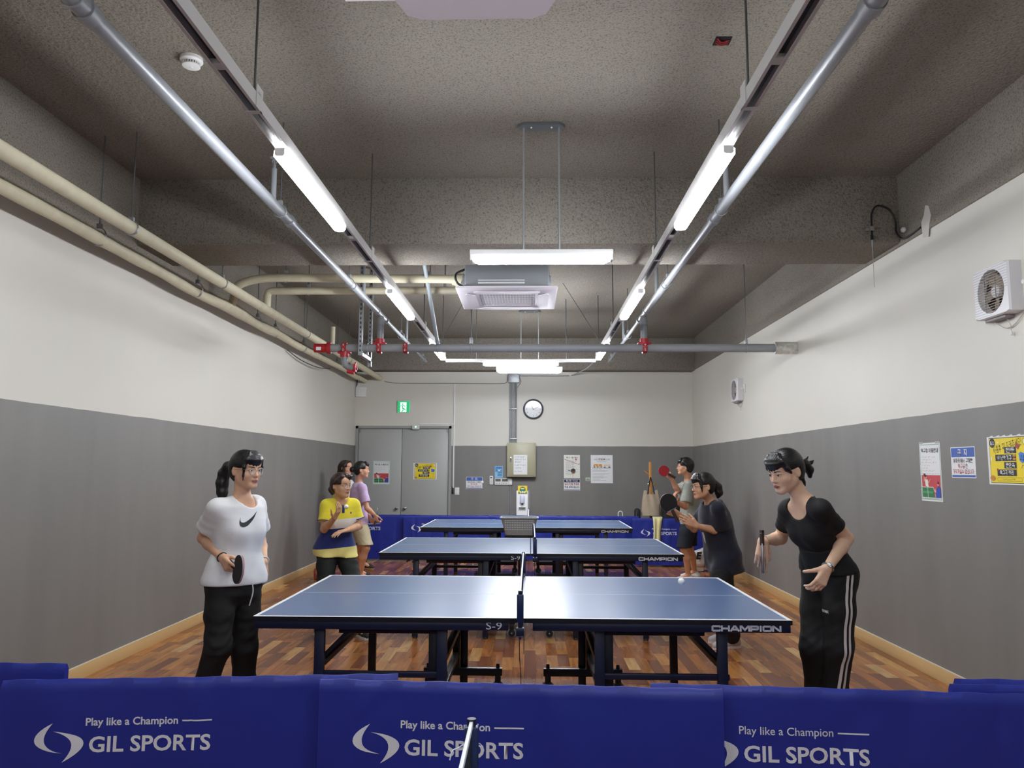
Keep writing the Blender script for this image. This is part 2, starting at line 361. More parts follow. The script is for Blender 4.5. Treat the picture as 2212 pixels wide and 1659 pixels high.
def plank_mat(name, per_object):
    m = bpy.data.materials.new(name); m.use_nodes = True; nt = m.node_tree; L = nt.links.new
    b = nt.nodes['Principled BSDF']; b.inputs['Roughness'].default_value = 0.27; b.inputs['Specular IOR Level'].default_value = 0.45
    b.inputs['Coat Weight'].default_value = 0.25; b.inputs['Coat Roughness'].default_value = 0.14
    if per_object:
        s = nt.nodes.new('ShaderNodeObjectInfo'); rnd = s.outputs['Random']
    else:
        s = nt.nodes.new('ShaderNodeAttribute'); s.attribute_name = 'rnd'; rnd = s.outputs['Fac']
    g = nt.nodes.new('ShaderNodeNewGeometry')
    off = nt.nodes.new('ShaderNodeCombineXYZ')
    for i, k in enumerate((17.0, 31.0, 57.0)):
        q = nt.nodes.new('ShaderNodeMath'); q.operation = 'MULTIPLY'; q.inputs[1].default_value = k; L(rnd, q.inputs[0]); L(q.outputs[0], off.inputs[i])
    ad = nt.nodes.new('ShaderNodeVectorMath'); ad.operation = 'ADD'; L(g.outputs['Position'], ad.inputs[0]); L(off.outputs[0], ad.inputs[1])
    mp = nt.nodes.new('ShaderNodeMapping'); mp.inputs['Scale'].default_value = (14, 1.6, 14); L(ad.outputs[0], mp.inputs['Vector'])
    n = nt.nodes.new('ShaderNodeTexNoise'); n.inputs['Scale'].default_value = 1.0; n.inputs['Detail'].default_value = 4; n.inputs['Distortion'].default_value = 1.6; L(mp.outputs[0], n.inputs['Vector'])
    tone = nt.nodes.new('ShaderNodeValToRGB'); L(rnd, tone.inputs[0]); cr = tone.color_ramp
    for p, c in ((0.0, '96613a'), (0.13, '7e4e35'), (0.25, 'aa7040'), (0.4, '9c6337'), (0.54, 'b88048'), (0.67, '8f5a3b'), (0.79, 'ae7844'), (0.91, 'c2955c'), (0.97, 'cba672')):
        e = cr.elements.new(p) if p not in (0.0,) else cr.elements[0]
        e.position = p; e.color = lin(c)
    cr.interpolation = 'CONSTANT'
    gr = nt.nodes.new('ShaderNodeValToRGB'); L(n.outputs['Fac'], gr.inputs[0])
    gr.color_ramp.elements[0].position = 0.32; gr.color_ramp.elements[0].color = (0.68, 0.62, 0.58, 1)
    gr.color_ramp.elements[1].position = 0.62; gr.color_ramp.elements[1].color = (1.18, 1.12, 1.04, 1)
    mx = nt.nodes.new('ShaderNodeMix'); mx.data_type = 'RGBA'; mx.blend_type = 'MULTIPLY'; mx.inputs[0].default_value = 0.9
    L(tone.outputs[0], mx.inputs[6]); L(gr.outputs[0], mx.inputs[7]); L(mx.outputs[2], b.inputs['Base Color'])
    return m

def build_floor():
    fl = MB().box(XL - 0.15, XR + 0.15, YF - 0.15, YB + 0.15, -0.15, -0.008).build('floor', mat('floor underlay', '3a2415', 0.8), smooth=0)
    tag(fl, kind='structure')
    rng = random.Random(5); W = 0.0887
    planks = []
    n = int((XR - XL) / W)
    W = (XR - XL) / n
    for i in range(n):
        x = XL + (i + 0.5) * W; y = YF - rng.random() * 0.45
        while y < YB:
            l = rng.uniform(0.36, 0.5)
            planks.append((x, max(y, YF), min(y + l, YB))); y += l
    def score(p):
        x, y0, y1 = p; ym = (y0 + y1) / 2
        if ym < 5.15: return 0
        if abs((x - 0.02) / ym) > 0.68: return 0
        return 1 / ym ** 3
    planks.sort(key=score, reverse=True)
    base = MB().box(-0.5, 0.5, -0.5, 0.5, -0.5, 0.5)
    me = bpy.data.meshes.new('plank'); me.from_pydata(base.v, [], base.f); me.materials.append(plank_mat('acacia plank', True))
    for x, y0, y1 in planks[:300]:
        o = bpy.data.objects.new('plank', me); COL.objects.link(o)
        o.location = (x, (y0 + y1) / 2, -0.005 + rng.uniform(0, 0.0002)); o.scale = (W - 0.0009, y1 - y0 - 0.0009, 0.01); adopt(o, fl)
    b = MB(); rn = []
    for x, y0, y1 in planks[300:]:
        b.box(x - W / 2 + 0.0005, x + W / 2 - 0.0005, y0 + 0.0005, y1 - 0.0005, -0.01, 0.0); rn += [rng.random()] * 6
    o = b.build('far_planks', plank_mat('acacia plank field', False), fl, smooth=0, kind='stuff')
    a = o.data.attributes.new('rnd', 'FLOAT', 'FACE'); a.data.foreach_set('value', rn)
build_floor()

tag(MB().box(XL - 0.2, XL, YF - 0.2, YB + 0.2, -0.15, ZC + 0.1).build('wall_left', WALL, smooth=0), kind='structure')
tag(MB().box(XR, XR + 0.2, YF - 0.2, YB + 0.2, -0.15, ZC + 0.1).build('wall_right', WALL, smooth=0), kind='structure')
tag(MB().box(XL, XR, YF - 0.2, YF, -0.15, ZC + 0.1).build('wall_front', WALL, smooth=0), kind='structure')
# back wall with the door opening
DX0, DX1, DZ = -3.215, -1.445, 2.295
b = MB().box(DX1, XR, YB, YB + 0.2, -0.15, ZC + 0.1).box(XL, DX1, YB, YB + 0.2, DZ, ZC + 0.1).box(XL, DX0, YB, YB + 0.2, -0.15, DZ).box(DX0, DX1, YB + 0.12, YB + 0.2, -0.15, DZ)
tag(b.build('wall_back', WALL, smooth=0), kind='structure')
ce = tag(MB().box(XL - 0.2, XR + 0.2, YF - 0.2, YB + 0.2, ZC, ZC + 0.2).build('ceiling', SPRAY, smooth=0), kind='structure')
MB().bbox(XL - 0.05, XR + 0.05, YBEAM0, YBEAM1, 3.325, ZC + 0.05, 0.012).build('beam', SPRAY, ce)
MB().bbox(XL - 0.05, XR + 0.05, YB - 0.30, YB + 0.05, 3.295, ZC + 0.05, 0.02).build('beam', SPRAY, ce)
MB().bbox(XL - 0.05, XR + 0.05, -2.1, -1.45, 3.325, ZC + 0.05, 0.012).build('beam', SPRAY, ce)
MB().bbox(XL - 0.05, XL + 0.012, YF, YB, 3.20, ZC + 0.05, 0.006).build('edge_beam', SPRAY, ce)
MB().bbox(XR - 0.012, XR + 0.05, YF, YB, 3.30, ZC + 0.05, 0.006).build('edge_beam', SPRAY, ce)

OAK = mat('pale wood skirting', 'cfae78', 0.45, noise=(6, 0.07, (1, 0.1, 4)))
SEAL = mat('white sealant', 'dedbd0', 0.5)
for side, x0, x1 in (('left', XL, XL + 0.012), ('right', XR - 0.012, XR)):
    bb = tag(MB().bbox(x0, x1, YF, YB, 0, 0.098, 0.002).build('baseboard_' + side, OAK), kind='structure')
    MB().box(x0 if side == 'left' else x0 + 0.006, x1 if side == 'right' else x1 - 0.006, YF, YB, 0.098, 0.103).build('sealant_bead', SEAL, bb)
bb = tag(MB().bbox(DX1 + 0.08, XR - 0.012, YB - 0.012, YB, 0, 0.098, 0.002).build('baseboard_back', OAK), kind='structure')
MB().box(DX1 + 0.08, XR - 0.012, YB - 0.006, YB, 0.098, 0.103).build('sealant_bead', SEAL, bb)

# steel double door
DOORM = mat('grey enamelled door', 'aeb0ac', 0.4)
FRM = mat('door frame paint', '9b9d9b', 0.4)
d = MB().box(DX0, DX0 + 0.045, YB - 0.015, YB + 0.12, 0, DZ).box(DX1 - 0.045, DX1, YB - 0.015, YB + 0.12, 0, DZ).box(DX0, DX1, YB - 0.015, YB + 0.12, DZ - 0.05, DZ).build('door_1', FRM, smooth=0)
tag(d, 'grey steel double door in the back wall', None, kind='structure')
xm = -2.362
for x0, x1 in ((DX0 + 0.05, xm - 0.004), (xm + 0.004, DX1 - 0.05)):
    lf = MB().bbox(x0, x1, YB + 0.03, YB + 0.075, 0.01, DZ - 0.055, 0.004).build('door_leaf', DOORM, d)
    kx = xm - 0.075 if x0 < -2.5 else xm + 0.075
    MB().lathe([(0.031, 0), (0.031, 0.006), (0.012, 0.012), (0.012, 0.03), (0.025, 0.036), (0.029, 0.05), (0.022, 0.062), (0.001, 0.066)], (kx, YB + 0.03, 0.79), (0, -1, 0), 20).build('door_knob', CHROME, lf)
    hx = x0 + 0.03 if x0 < -2.5 else x1 - 0.03
    MB().cyl((hx, YB + 0.025, DZ - 0.12), (hx, YB + 0.025, DZ - 0.06), 0.012, 10).build('pivot_hinge', FRM, lf)

# ------------------------------------------------------------------ lamps and rails
LAMP = mat('lit lamp diffuser', 'f4f8ff', 0.4, emit=LAMP_POWER)
LAMP_B = mat('brighter lit lamp diffuser', 'f4f8ff', 0.4, emit=LAMP_POWER * 2.4)
CAP = mat('lamp end cap', 'f2f3f2', 0.4)
RAIL = mat('white lamp rail', 'bdbbb8', 0.45)
RAIL_SHADE = mat('rail inside shade', '4c4846', 0.6)

def extrude_profile(b, prof, a, c, side, up=(0, 0, 1), caps=True):
    a = Vector(a); c = Vector(c); S = Vector(side); U = Vector(up); n = len(prof)
    vs = [p + S * q[0] + U * q[1] for p in (a, c) for q in prof]
    fs = [(i, (i + 1) % n, n + (i + 1) % n, n + i) for i in range(n)]
    if caps: fs += [tuple(range(n - 1, -1, -1)), tuple(range(n, 2 * n))]
    return b.add(vs, fs)
def batten(a, c, z, label, group, w=0.078, glow=None):
    """lamp with its underside at z running from a to c (xy)"""
    a = Vector((a[0], a[1], z)); c = Vector((c[0], c[1], z)); d = (c - a).normalized(); s = d.cross(Vector((0, 0, 1)))
    t = thing('batten_lamp', (a + c) / 2 + Vector((0, 0, 0.055)), label, 'lamp', group)
    prof = [(-w / 2, 0.044), (-w / 2, 0.016), (-w * 0.36, 0.003), (0, 0), (w * 0.36, 0.003), (w / 2, 0.016), (w / 2, 0.044), (w * 0.3, 0.052), (-w * 0.3, 0.052)]
    extrude_profile(MB(), prof, a + d * 0.035, c - d * 0.035, s).build('diffuser', glow or LAMP, t, smooth=40)
    k = w * 0.62
    for p, q in ((a, a + d * 0.034), (c - d * 0.034, c)):
        extrude_profile(MB(), [(-k / 2, 0.044), (-k / 2, 0.012), (-k / 3, 0.006), (k / 3, 0.006), (k / 2, 0.012), (k / 2, 0.044)], p, q, s).build('end_cap', CAP, t)
    return t
def hanger(b, x, y, z0, z1=ZC, r=0.0055):
    b.cyl((x, y, z0), (x, y, z1), r, 8)

XTL, XTR, ZR = -1.205, 0.94, 3.056          # rail underside
rowname = {3.5: 'nearest in view', 6.4: 'middle one', 9.27: 'farthest one', 0.6: 'one just behind the viewer', -2.3: 'rearmost one'}
for X, side in ((XTL, 'left'), (XTR, 'right')):
    t = thing('lamp_rail', (X, 4, ZR), 'long white lamp rail hung from the ceiling along the %s side' % side, 'rail', 'lamp rails')
    y0, y1 = YF + 0.3, 10.52
    w, h, th = 0.062, 0.062, 0.004
    prof = [(-w / 2, 0), (-w / 2, h), (w / 2, h), (w / 2, 0), (w / 2 - 0.014, 0), (w / 2 - 0.014, th), (w / 2 - th, th), (w / 2 - th, h - th), (-w / 2 + th, h - th), (-w / 2 + th, th), (-w / 2 + 0.014, th), (-w / 2 + 0.014, 0)]
    b = MB(); extrude_profile(b, prof, (X, y0, ZR), (X, y1, ZR), (1, 0, 0), caps=False); b.build('channel', RAIL, t, smooth=0)
    MB().box(X - w / 2 + 0.005, X + w / 2 - 0.005, y0, y1, ZR + 0.045, ZR + 0.056).build('channel_shade', RAIL_SHADE, t, smooth=0)  # dark strip colours in the shade inside the open channel
    for y in (-2.6, 0.6, 3.12, 5.53, 8.45, 10.3):
        hs = 1 if X < 0 else -1
        b = MB(); hanger(b, X + hs * 0.012, y, ZR + 0.06, ZC if not (YBEAM0 < y < YBEAM1) else 3.33); b.build('hanger_rod', ROD, t)
        b = MB().box(X - w / 2 - 0.003, X + w / 2 + 0.003, y + 0.02, y + 0.045, ZR - 0.004, ZR)
        b.box(X + hs * (w / 2 + 0.0015) - 0.0015, X + hs * (w / 2 + 0.0015) + 0.0015, y - 0.03, y + 0.045, ZR - 0.004, ZR + 0.10)
        b.box(X - 0.02, X + 0.034, y - 0.02, y + 0.02, ZR + 0.064, ZR + 0.068); b.build('hanger_clip', RAIL, t, smooth=0)
    for y in (1.9, 2.75, 7.9, 5.0):
        b = MB().box(X - w / 2 + 0.004, X + w / 2 - 0.004, y, y + 0.05, ZR + 0.001, ZR + 0.02); b.build('joint_plate', RAIL, t, smooth=0)
    for y in (-2.3, 0.6, 3.5, 6.4, 9.27):
        batten((X, y), (X, y + 1.2), 3.0, 'lit white batten lamp under the %s rail, %s' % (side, rowname[y]), 'lamps under the side rails')
# cross rail joining the far ends
t = thing('cross_rail', (-0.13, 10.54, 3.02), 'white cross rail joining the far ends of both lamp rails', 'rail')
MB().bbox(XTL + 0.03, XTR - 0.03, 10.5, 10.56, 2.985, 3.03, 0.004).build('channel', RAIL, t)
for x in (-0.75, 0.5): 
    b = MB(); hanger(b, x, 10.53, 3.03); b.build('hanger_rod', ROD, t)
batten((-0.656, 10.53), (0.396, 10.53), 2.932, 'lit white batten lamp crosswise under the far cross rail', 'crosswise lamps', glow=LAMP_B)

def susp(y, x0, x1, z, xr, label, glow=None):
    t = batten((x0, y), (x1, y), z, label, 'crosswise lamps', 0.07, glow)
    xm = (x0 + x1) / 2
    MB().bbox(x0 - 0.02, x1 + 0.02, y - 0.038, y + 0.038, z + 0.056, z + 0.092, 0.004).build('housing', WHITE_METAL, t)
    for sx in (x0 - 0.012, x1 + 0.012): MB().box(sx - 0.006, sx + 0.006, y - 0.03, y + 0.03, z + 0.02, z + 0.056).build('lamp_clip', WHITE_METAL, t, smooth=0)
    for x in xr:
        MB().cyl((x, y, z + 0.09), (x, y, ZC - 0.01), 0.0075, 10).build('hanger_tube', mat('silver tube', 'b9bcbe', 0.3, 0.7), t)
    p = MB().prism([(-0.165, 0), (-0.12, -0.05), (0.12, -0.05), (0.165, 0), (0.12, 0.05), (-0.12, 0.05)], (sum(xr) / 2, y, ZC), (1, 0, 0), (0, 1, 0), -0.022, 0).build('ceiling_plate', mat('grey plate', '6e7274', 0.4, 0.4), t)
    for x in (-0.07, 0.07): MB().sphere((sum(xr) / 2 + x, y - 0.01, ZC - 0.024), 0.007, 8, 6).build('screw', WHITE_PLASTIC, p)
susp(5.06, -0.388, 0.538, 2.895, (-0.045, 0.198), 'lit crosswise batten lamp hung on two rods before the concrete beam')
susp(11.3, -0.484, 0.46, 2.93, (-0.137, 0.125), 'lit crosswise batten lamp hung farthest back near the junction box', LAMP_B)
susp(-0.6, -0.42, 0.5, 2.895, (-0.045, 0.198), 'lit crosswise batten lamp hung behind the viewer')

# ------------------------------------------------------------------ sprinkler pipes
YM, ZM = 8.52, 2.867
def branch(X, side):
    t = thing('sprinkler_pipe', (X, 6, 3.25), 'grey sprinkler branch pipe running along the %s side under the ceiling' % side, 'pipe', 'sprinkler branch pipes')
    MB().cyl((X, YF, 3.25), (X, 2.75, 3.25), 0.040, 20).cyl((X, 2.75, 3.25), (X, 5.2, 3.25), 0.036, 20).build('pipe_run', GREY_PIPE, t)
    MB().cyl((X, 5.2, 3.25), (X, 8.75, 3.25), 0.031, 20).build('pipe_run', GREY_PIPE, t)
    MB().cyl((X, 8.75, 3.25), (X, 12.32, 3.25), 0.021, 16).build('pipe_run', GREY_PIPE, t)
    for y, r in ((2.72, 0.046), (5.2, 0.042), (7.15, 0.04), (8.3, 0.042), (8.85, 0.036), (10.0, 0.028)):
        MB().cyl((X, y - 0.03, 3.25), (X, y + 0.03, 3.25), r, 20).build('coupling', GREY_PIPE, t)
    MB().cyl((X, 7.15, 3.25), (X, 8.3, 3.25), 0.037, 20).build('sleeve', GREY_PIPE, t)
    MB().cyl((X, YM, 3.23), (X, YM, ZM + 0.04), 0.038, 20).build('riser', GREY_PIPE, t)
    MB().lathe([(0.044, 0), (0.044, 0.07), (0.04, 0.075)], (X, YM, 3.13), (0, 0, 1), 20).build('coupling', GREY_PIPE, t)
    for y, zt in ((4.85, 3.54), (10.35, 3.62), (7.62, 3.6), (1.6, 3.55)):
        MB().cyl((X, y, 3.27), (X, y, zt - 0.05), 0.019, 14).cyl((X, y, zt - 0.05), (X, y, zt - 0.02), 0.012, 10).build('sprinkler_riser', GREY_PIPE, t)
        b = MB().cyl((X, y, zt - 0.02), (X, y, zt + 0.015), 0.006, 8)
        b.lathe([(0.001, 0), (0.03, 0.002), (0.031, 0.006), (0.001, 0.009)], (X, y, zt + 0.02), n=14)
        b.tube([(X - 0.012, y, zt - 0.015), (X - 0.016, y, zt), (X, y, zt + 0.02), (X + 0.016, y, zt), (X + 0.012, y, zt - 0.015)], 0.003, 6).build('sprinkler_head', GALV, t)
    for y in (5.0, 7.0, 9.9, 12.0, 2.62):
        z1 = ZC if not (YBEAM0 < y < YBEAM1) else 3.33
        b = MB(); hanger(b, X, y, 3.31, z1, 0.005); b.build('hanger_rod', ROD, t)
        b = MB().torus((X, y, 3.25), (0, 1, 0), 0.042, 0.004, 20, 6).box(X - 0.013, X + 0.013, y - 0.012, y + 0.012, 3.292, 3.325); b.build('pipe_clamp', GALV, t)
branch(-1.70, 'left'); branch(1.28, 'right')

t = thing('sprinkler_main', (0, YM, ZM), 'thick grey sprinkler main crossing the room with red couplings', 'pipe')
MB().cyl((-2.28, YM, ZM), (XR + 0.02, YM, ZM), 0.0465, 24).build('pipe_run', mat('grey main pipe', '94979a', 0.4, noise=(4, 0.05)), t)
def red_coupling(x, tee=0):
    b = MB().cyl((x - 0.024, YM, ZM), (x + 0.024, YM, ZM), 0.062, 20)
    for s in (-1, 1): b.bbox(x - 0.022, x + 0.022, YM - 0.02 + s * 0.072, YM + 0.02 + s * 0.072, ZM - 0.014, ZM + 0.014, 0.004)
    b.bbox(x - 0.02, x + 0.02, YM - 0.075, YM - 0.06, ZM - 0.045, ZM + 0.045, 0.004)
    if tee: b.cyl((x, YM, ZM + 0.03 * tee), (x, YM, ZM + 0.105 * tee), 0.05, 18).bbox(x - 0.075, x + 0.075, YM - 0.035, YM + 0.035, ZM + 0.052 * tee - 0.012, ZM + 0.052 * tee + 0.012, 0.006)
    c = b.build('red_coupling', RED, t)
    MB().cyl((x, YM - 0.082, ZM - 0.038), (x, YM - 0.074, ZM - 0.038), 0.009, 8).cyl((x, YM - 0.082, ZM + 0.03), (x, YM - 0.074, ZM + 0.03), 0.009, 8).cyl((x, YM - 0.08, ZM - 0.03), (x, YM - 0.08, ZM + 0.03), 0.004, 6).build('bolt', GALV, c)
red_coupling(-1.704, 1); red_coupling(-1.405); red_coupling(1.283, 1); red_coupling(-2.10, -1)
cp = MB().cyl((-2.445, YM, ZM), (-2.27, YM, ZM), 0.05, 24).cyl((-2.30, YM, ZM), (-2.255, YM, ZM), 0.066, 20).build('red_end_cap', RED, t)
flat('sticker', [rect(-0.028, -0.02, 0.028, 0.02)], (-2.385, YM - 0.0512, ZM - 0.012), (1, 0, 0), (0, 0.1, 1), PAPER, cp)
MB().cyl((2.73, YM, ZM), (XR, YM, ZM), 0.07, 20).build('foil_wrap', mat('crumpled foil', 'cfcdc6', 0.32, 0.55, noise=(25, 0.2), bump=(28, 0.9, 0.012)), t)
b = MB().tube([(-2.10, YM, ZM - 0.1), (-2.10, YM, ZM - 0.16), (-2.085, YM, ZM - 0.2), (-2.05, YM, ZM - 0.222), (-2.0, YM, ZM - 0.225)], 0.036, 16)
b.cyl((-2.10, YM, ZM - 0.1), (-2.10, YM, ZM - 0.14), 0.042, 16).cyl((-2.03, YM, ZM - 0.224), (-1.99, YM, ZM - 0.225), 0.042, 16); b.build('drain_elbow', GREY_PIPE, t)
b = MB().cyl((-1.985, YM, ZM - 0.225), (-1.965, YM, ZM - 0.225), 0.05, 16).cyl((-2.06, YM - 0.02, ZM - 0.265), (-1.98, YM - 0.02, ZM - 0.285), 0.022, 12).bar((-1.975, YM, ZM - 0.16), (-1.955, YM, ZM - 0.25), 0.02, 0.014); b.build('drain_valve', RED, t)
for x in (-0.665,):
    b = MB().torus((x, YM, ZM), (1, 0, 0), 0.049, 0.007, 24, 6).bbox(x - 0.02, x + 0.02, YM - 0.015, YM + 0.015, ZM + 0.045, ZM + 0.12, 0.003); b.build('pipe_clamp', GALV, t)
    b = MB(); hanger(b, x, YM, ZM + 0.1, ZC, 0.007); b.build('hanger_rod', ROD, t)
b = MB().torus((2.42, YM, ZM), (1, 0, 0), 0.049, 0.005, 24, 6).bbox(2.405, 2.435, YM - 0.012, YM + 0.012, ZM + 0.045, ZM + 0.1, 0.003); b.build('pipe_clamp', GALV, t)
b = MB(); hanger(b, 2.42, YM, ZM + 0.09, ZC, 0.005); b.build('hanger_rod', ROD, t)
# sway brace (slanted pipe) and cable braces
b = MB().cyl((-1.047, YM - 0.03, ZM + 0.075), (-1.02, 6.72, 3.72), 0.021, 14); b.build('sway_brace', mat('pale blue brace pipe', 'a9b6ba', 0.35), t)
b = MB().torus((-1.047, YM, ZM), (1, 0, 0), 0.049, 0.008, 24, 6).bbox(-1.07, -1.02, YM - 0.02, YM + 0.02, ZM + 0.045, ZM + 0.11, 0.005); b.build('brace_clamp', GALV, t)
for s, x0, x1 in ((1, -1.02, -0.72), (1, 0.80, 0.42)):
    MB().cyl((x0, YM, ZM + 0.05), (x1, 9.6, ZC), 0.003, 6).build('cable_brace', ROD, t)
# trapeze bracket of perforated strut
t = thing('strut_bracket', (-1.9, 8.5, 2.7), 'perforated steel strut bracket carrying the sprinkler main', 'bracket')
def strut(y, x, z0):
    b = MB(); extrude_profile(b, [(-0.021, -0.021), (0.021, -0.021), (0.021, 0.021), (0.012, 0.021), (0.012, 0.017), (0.017, 0.017), (0.017, -0.017), (-0.017, -0.017), (-0.017, 0.017), (-0.012, 0.017), (-0.012, 0.021), (-0.021, 0.021)], (x, y, z0), (x, y, ZC - 0.002), (1, 0, 0), (0, 1, 0), caps=False)
    s = b.build('strut', GALV, t, smooth=0)
    b = MB()
    z = z0 + 0.04
    while z < ZC: b.box(x - 0.006, x + 0.006, y - 0.0214, y - 0.0205, z, z + 0.026); z += 0.052
    b.build('slot_row', BLACK, s, smooth=0)
strut(8.36, -1.885, 2.76); strut(8.86, -1.885, 2.70)
MB().bbox(-1.906, -1.864, 8.34, 8.88, 2.757, 2.80, 0.003).build('crossbar', GALV, t)
MB().torus((-1.84, YM, ZM), (1, 0, 0), 0.049, 0.006, 24, 6).box(-1.85, -1.83, YM - 0.012, YM + 0.012, 2.79, ZM - 0.045).build('u_bolt', GALV, t)

# ------------------------------------------------------------------ insulated pipes on the left
def smoothpath(pts, n=8):
    P = [Vector(p) for p in pts]; P = [P[0] * 2 - P[1]] + P + [P[-1] * 2 - P[-2]]; out = []
    for i in range(1, len(P) - 2):
        for k in range(n):
            u = k / n; a, b_, c, d_ = P[i - 1], P[i], P[i + 1], P[i + 2]
            out.append(0.5 * ((2 * b_) + (c - a) * u + (2 * a - 5 * b_ + 4 * c - d_) * u * u + (3 * b_ - a - 3 * c + d_) * u ** 3))
    return out + [P[-2]]
def clampset(t, x, y, z, r, gap=0.0, top=None):
    z1 = top or (ZC if not (YBEAM0 < y < YBEAM1) else 3.33)
    b = MB().tube([Vector((x, y, z)) + Vector((math.sin(a) * (r + 0.004), 0, -math.cos(a) * (r + 0.004) + gap * (1 - math.cos(a)) / 2)) for a in [math.radians(d) for d in range(-150, 151, 15)]], 0.011, 6, flat=0.25, side=(0, 0, 1))
    b.box(x - 0.016, x + 0.016, y - 0.012, y + 0.012, z + r + gap - 0.006, z + r + gap + 0.03)
    b.build('pipe_clamp', GALV, t)
    b = MB(); hanger(b, x, y, z + r + gap + 0.02, z1, 0.005); b.build('hanger_rod', ROD, t)
rg = random.Random(3)
t = thing('insulated_pipe', (-2.79, 6, 3.18), 'straight cream insulated pipe along the left wall, the inner of the two', 'pipe', 'cream insulated pipes')
MB().tube([(-2.79, y, 3.178) for y in (YF, 0, 4, 7, 10, 14.08)], 0.047, 20).build('lagging', CREAM, t)
for y in (0.8, 2.9, 5.13, 6.72, 9.35, 11.6): clampset(t, -2.79, y, 3.178, 0.047)
b = MB().tube([(-2.79, 7.9, 3.18), (-2.79, 7.9, 3.33), (-2.775, 7.9, 3.37), (-2.74, 7.9, 3.382), (-0.75, 7.9, 3.385)], 0.04, 16); b.build('side_branch', CREAM, t)
clampset(t, -2.35, 7.9, 3.382, 0.04); clampset(t, -0.9, 7.9, 3.385, 0.04)
MB().cyl((-2.79, 10.6, 3.2), (-2.79, 10.6, 3.5), 0.034, 14).build('capped_stub', CREAM, t)
MB().tube([(-2.79, 14.05, 3.178), (-2.79, 14.0, 3.178)], 0.05, 16).build('end_collar', CREAM, t)
t = thing('insulated_pipe', (-3.02, 6, 3.12), 'wavy cream insulated pipe hugging the left wall, the outer of the two', 'pipe', 'cream insulated pipes')
pts = []
y = YF
while y < 14.1:
    r_ = 0.044 + (0.02 * math.exp(-((y - 7.6) / 0.35) ** 2)) + (0.012 * math.exp(-((y - 8.8) / 0.25) ** 2)) + 0.002 * math.sin(y * 9)
    pts.append(((-3.05 + 0.012 * math.sin(y * 1.7), y, 3.118 - 0.014 * math.cos((y - 5.19) * 4) * (0.5 + 0.5 * math.sin(y))), r_)); y += 0.07
MB().tube([p for p, r in pts], [r for p, r in pts], 18).build('lagging', CREAM, t)
for y in (0.8, 2.9, 5.19, 6.80, 8.35, 8.95, 10.1, 11.9): clampset(t, -3.05, y, 3.118, 0.046, 0.035)
b = MB().tube(smoothpath([(-3.05, 7.55, 3.12), (-2.99, 7.5, 3.2), (-2.93, 7.45, 3.33), (-2.72, 7.45, 3.40), (-2.4, 7.45, 3.41), (-1.6, 7.45, 3.40), (-0.9, 7.45, 3.395), (-0.62, 7.45, 3.38)]), 0.042, 16); b.build('side_branch', CREAM, t)
clampset(t, -2.45, 7.45, 3.41, 0.042); clampset(t, -1.0, 7.45, 3.398, 0.042)
MB().lathe([(0.05, 0), (0.062, 0.05), (0.06, 0.12)], (-0.78, 7.45, 3.385), (1, 0, 0), 16).build('branch_wrap', CREAM, t)
tag(MB().tube(smoothpath([(-3.2, 9.9, 3.06), (-3.17, 10.4, 3.0), (-3.13, 11.1, 2.99), (-3.1, 11.7, 3.05)]), 0.006, 6).build('loose_cable', DARK_STEEL), 'thin dark cable sagging under the wavy insulated pipe', 'cable')

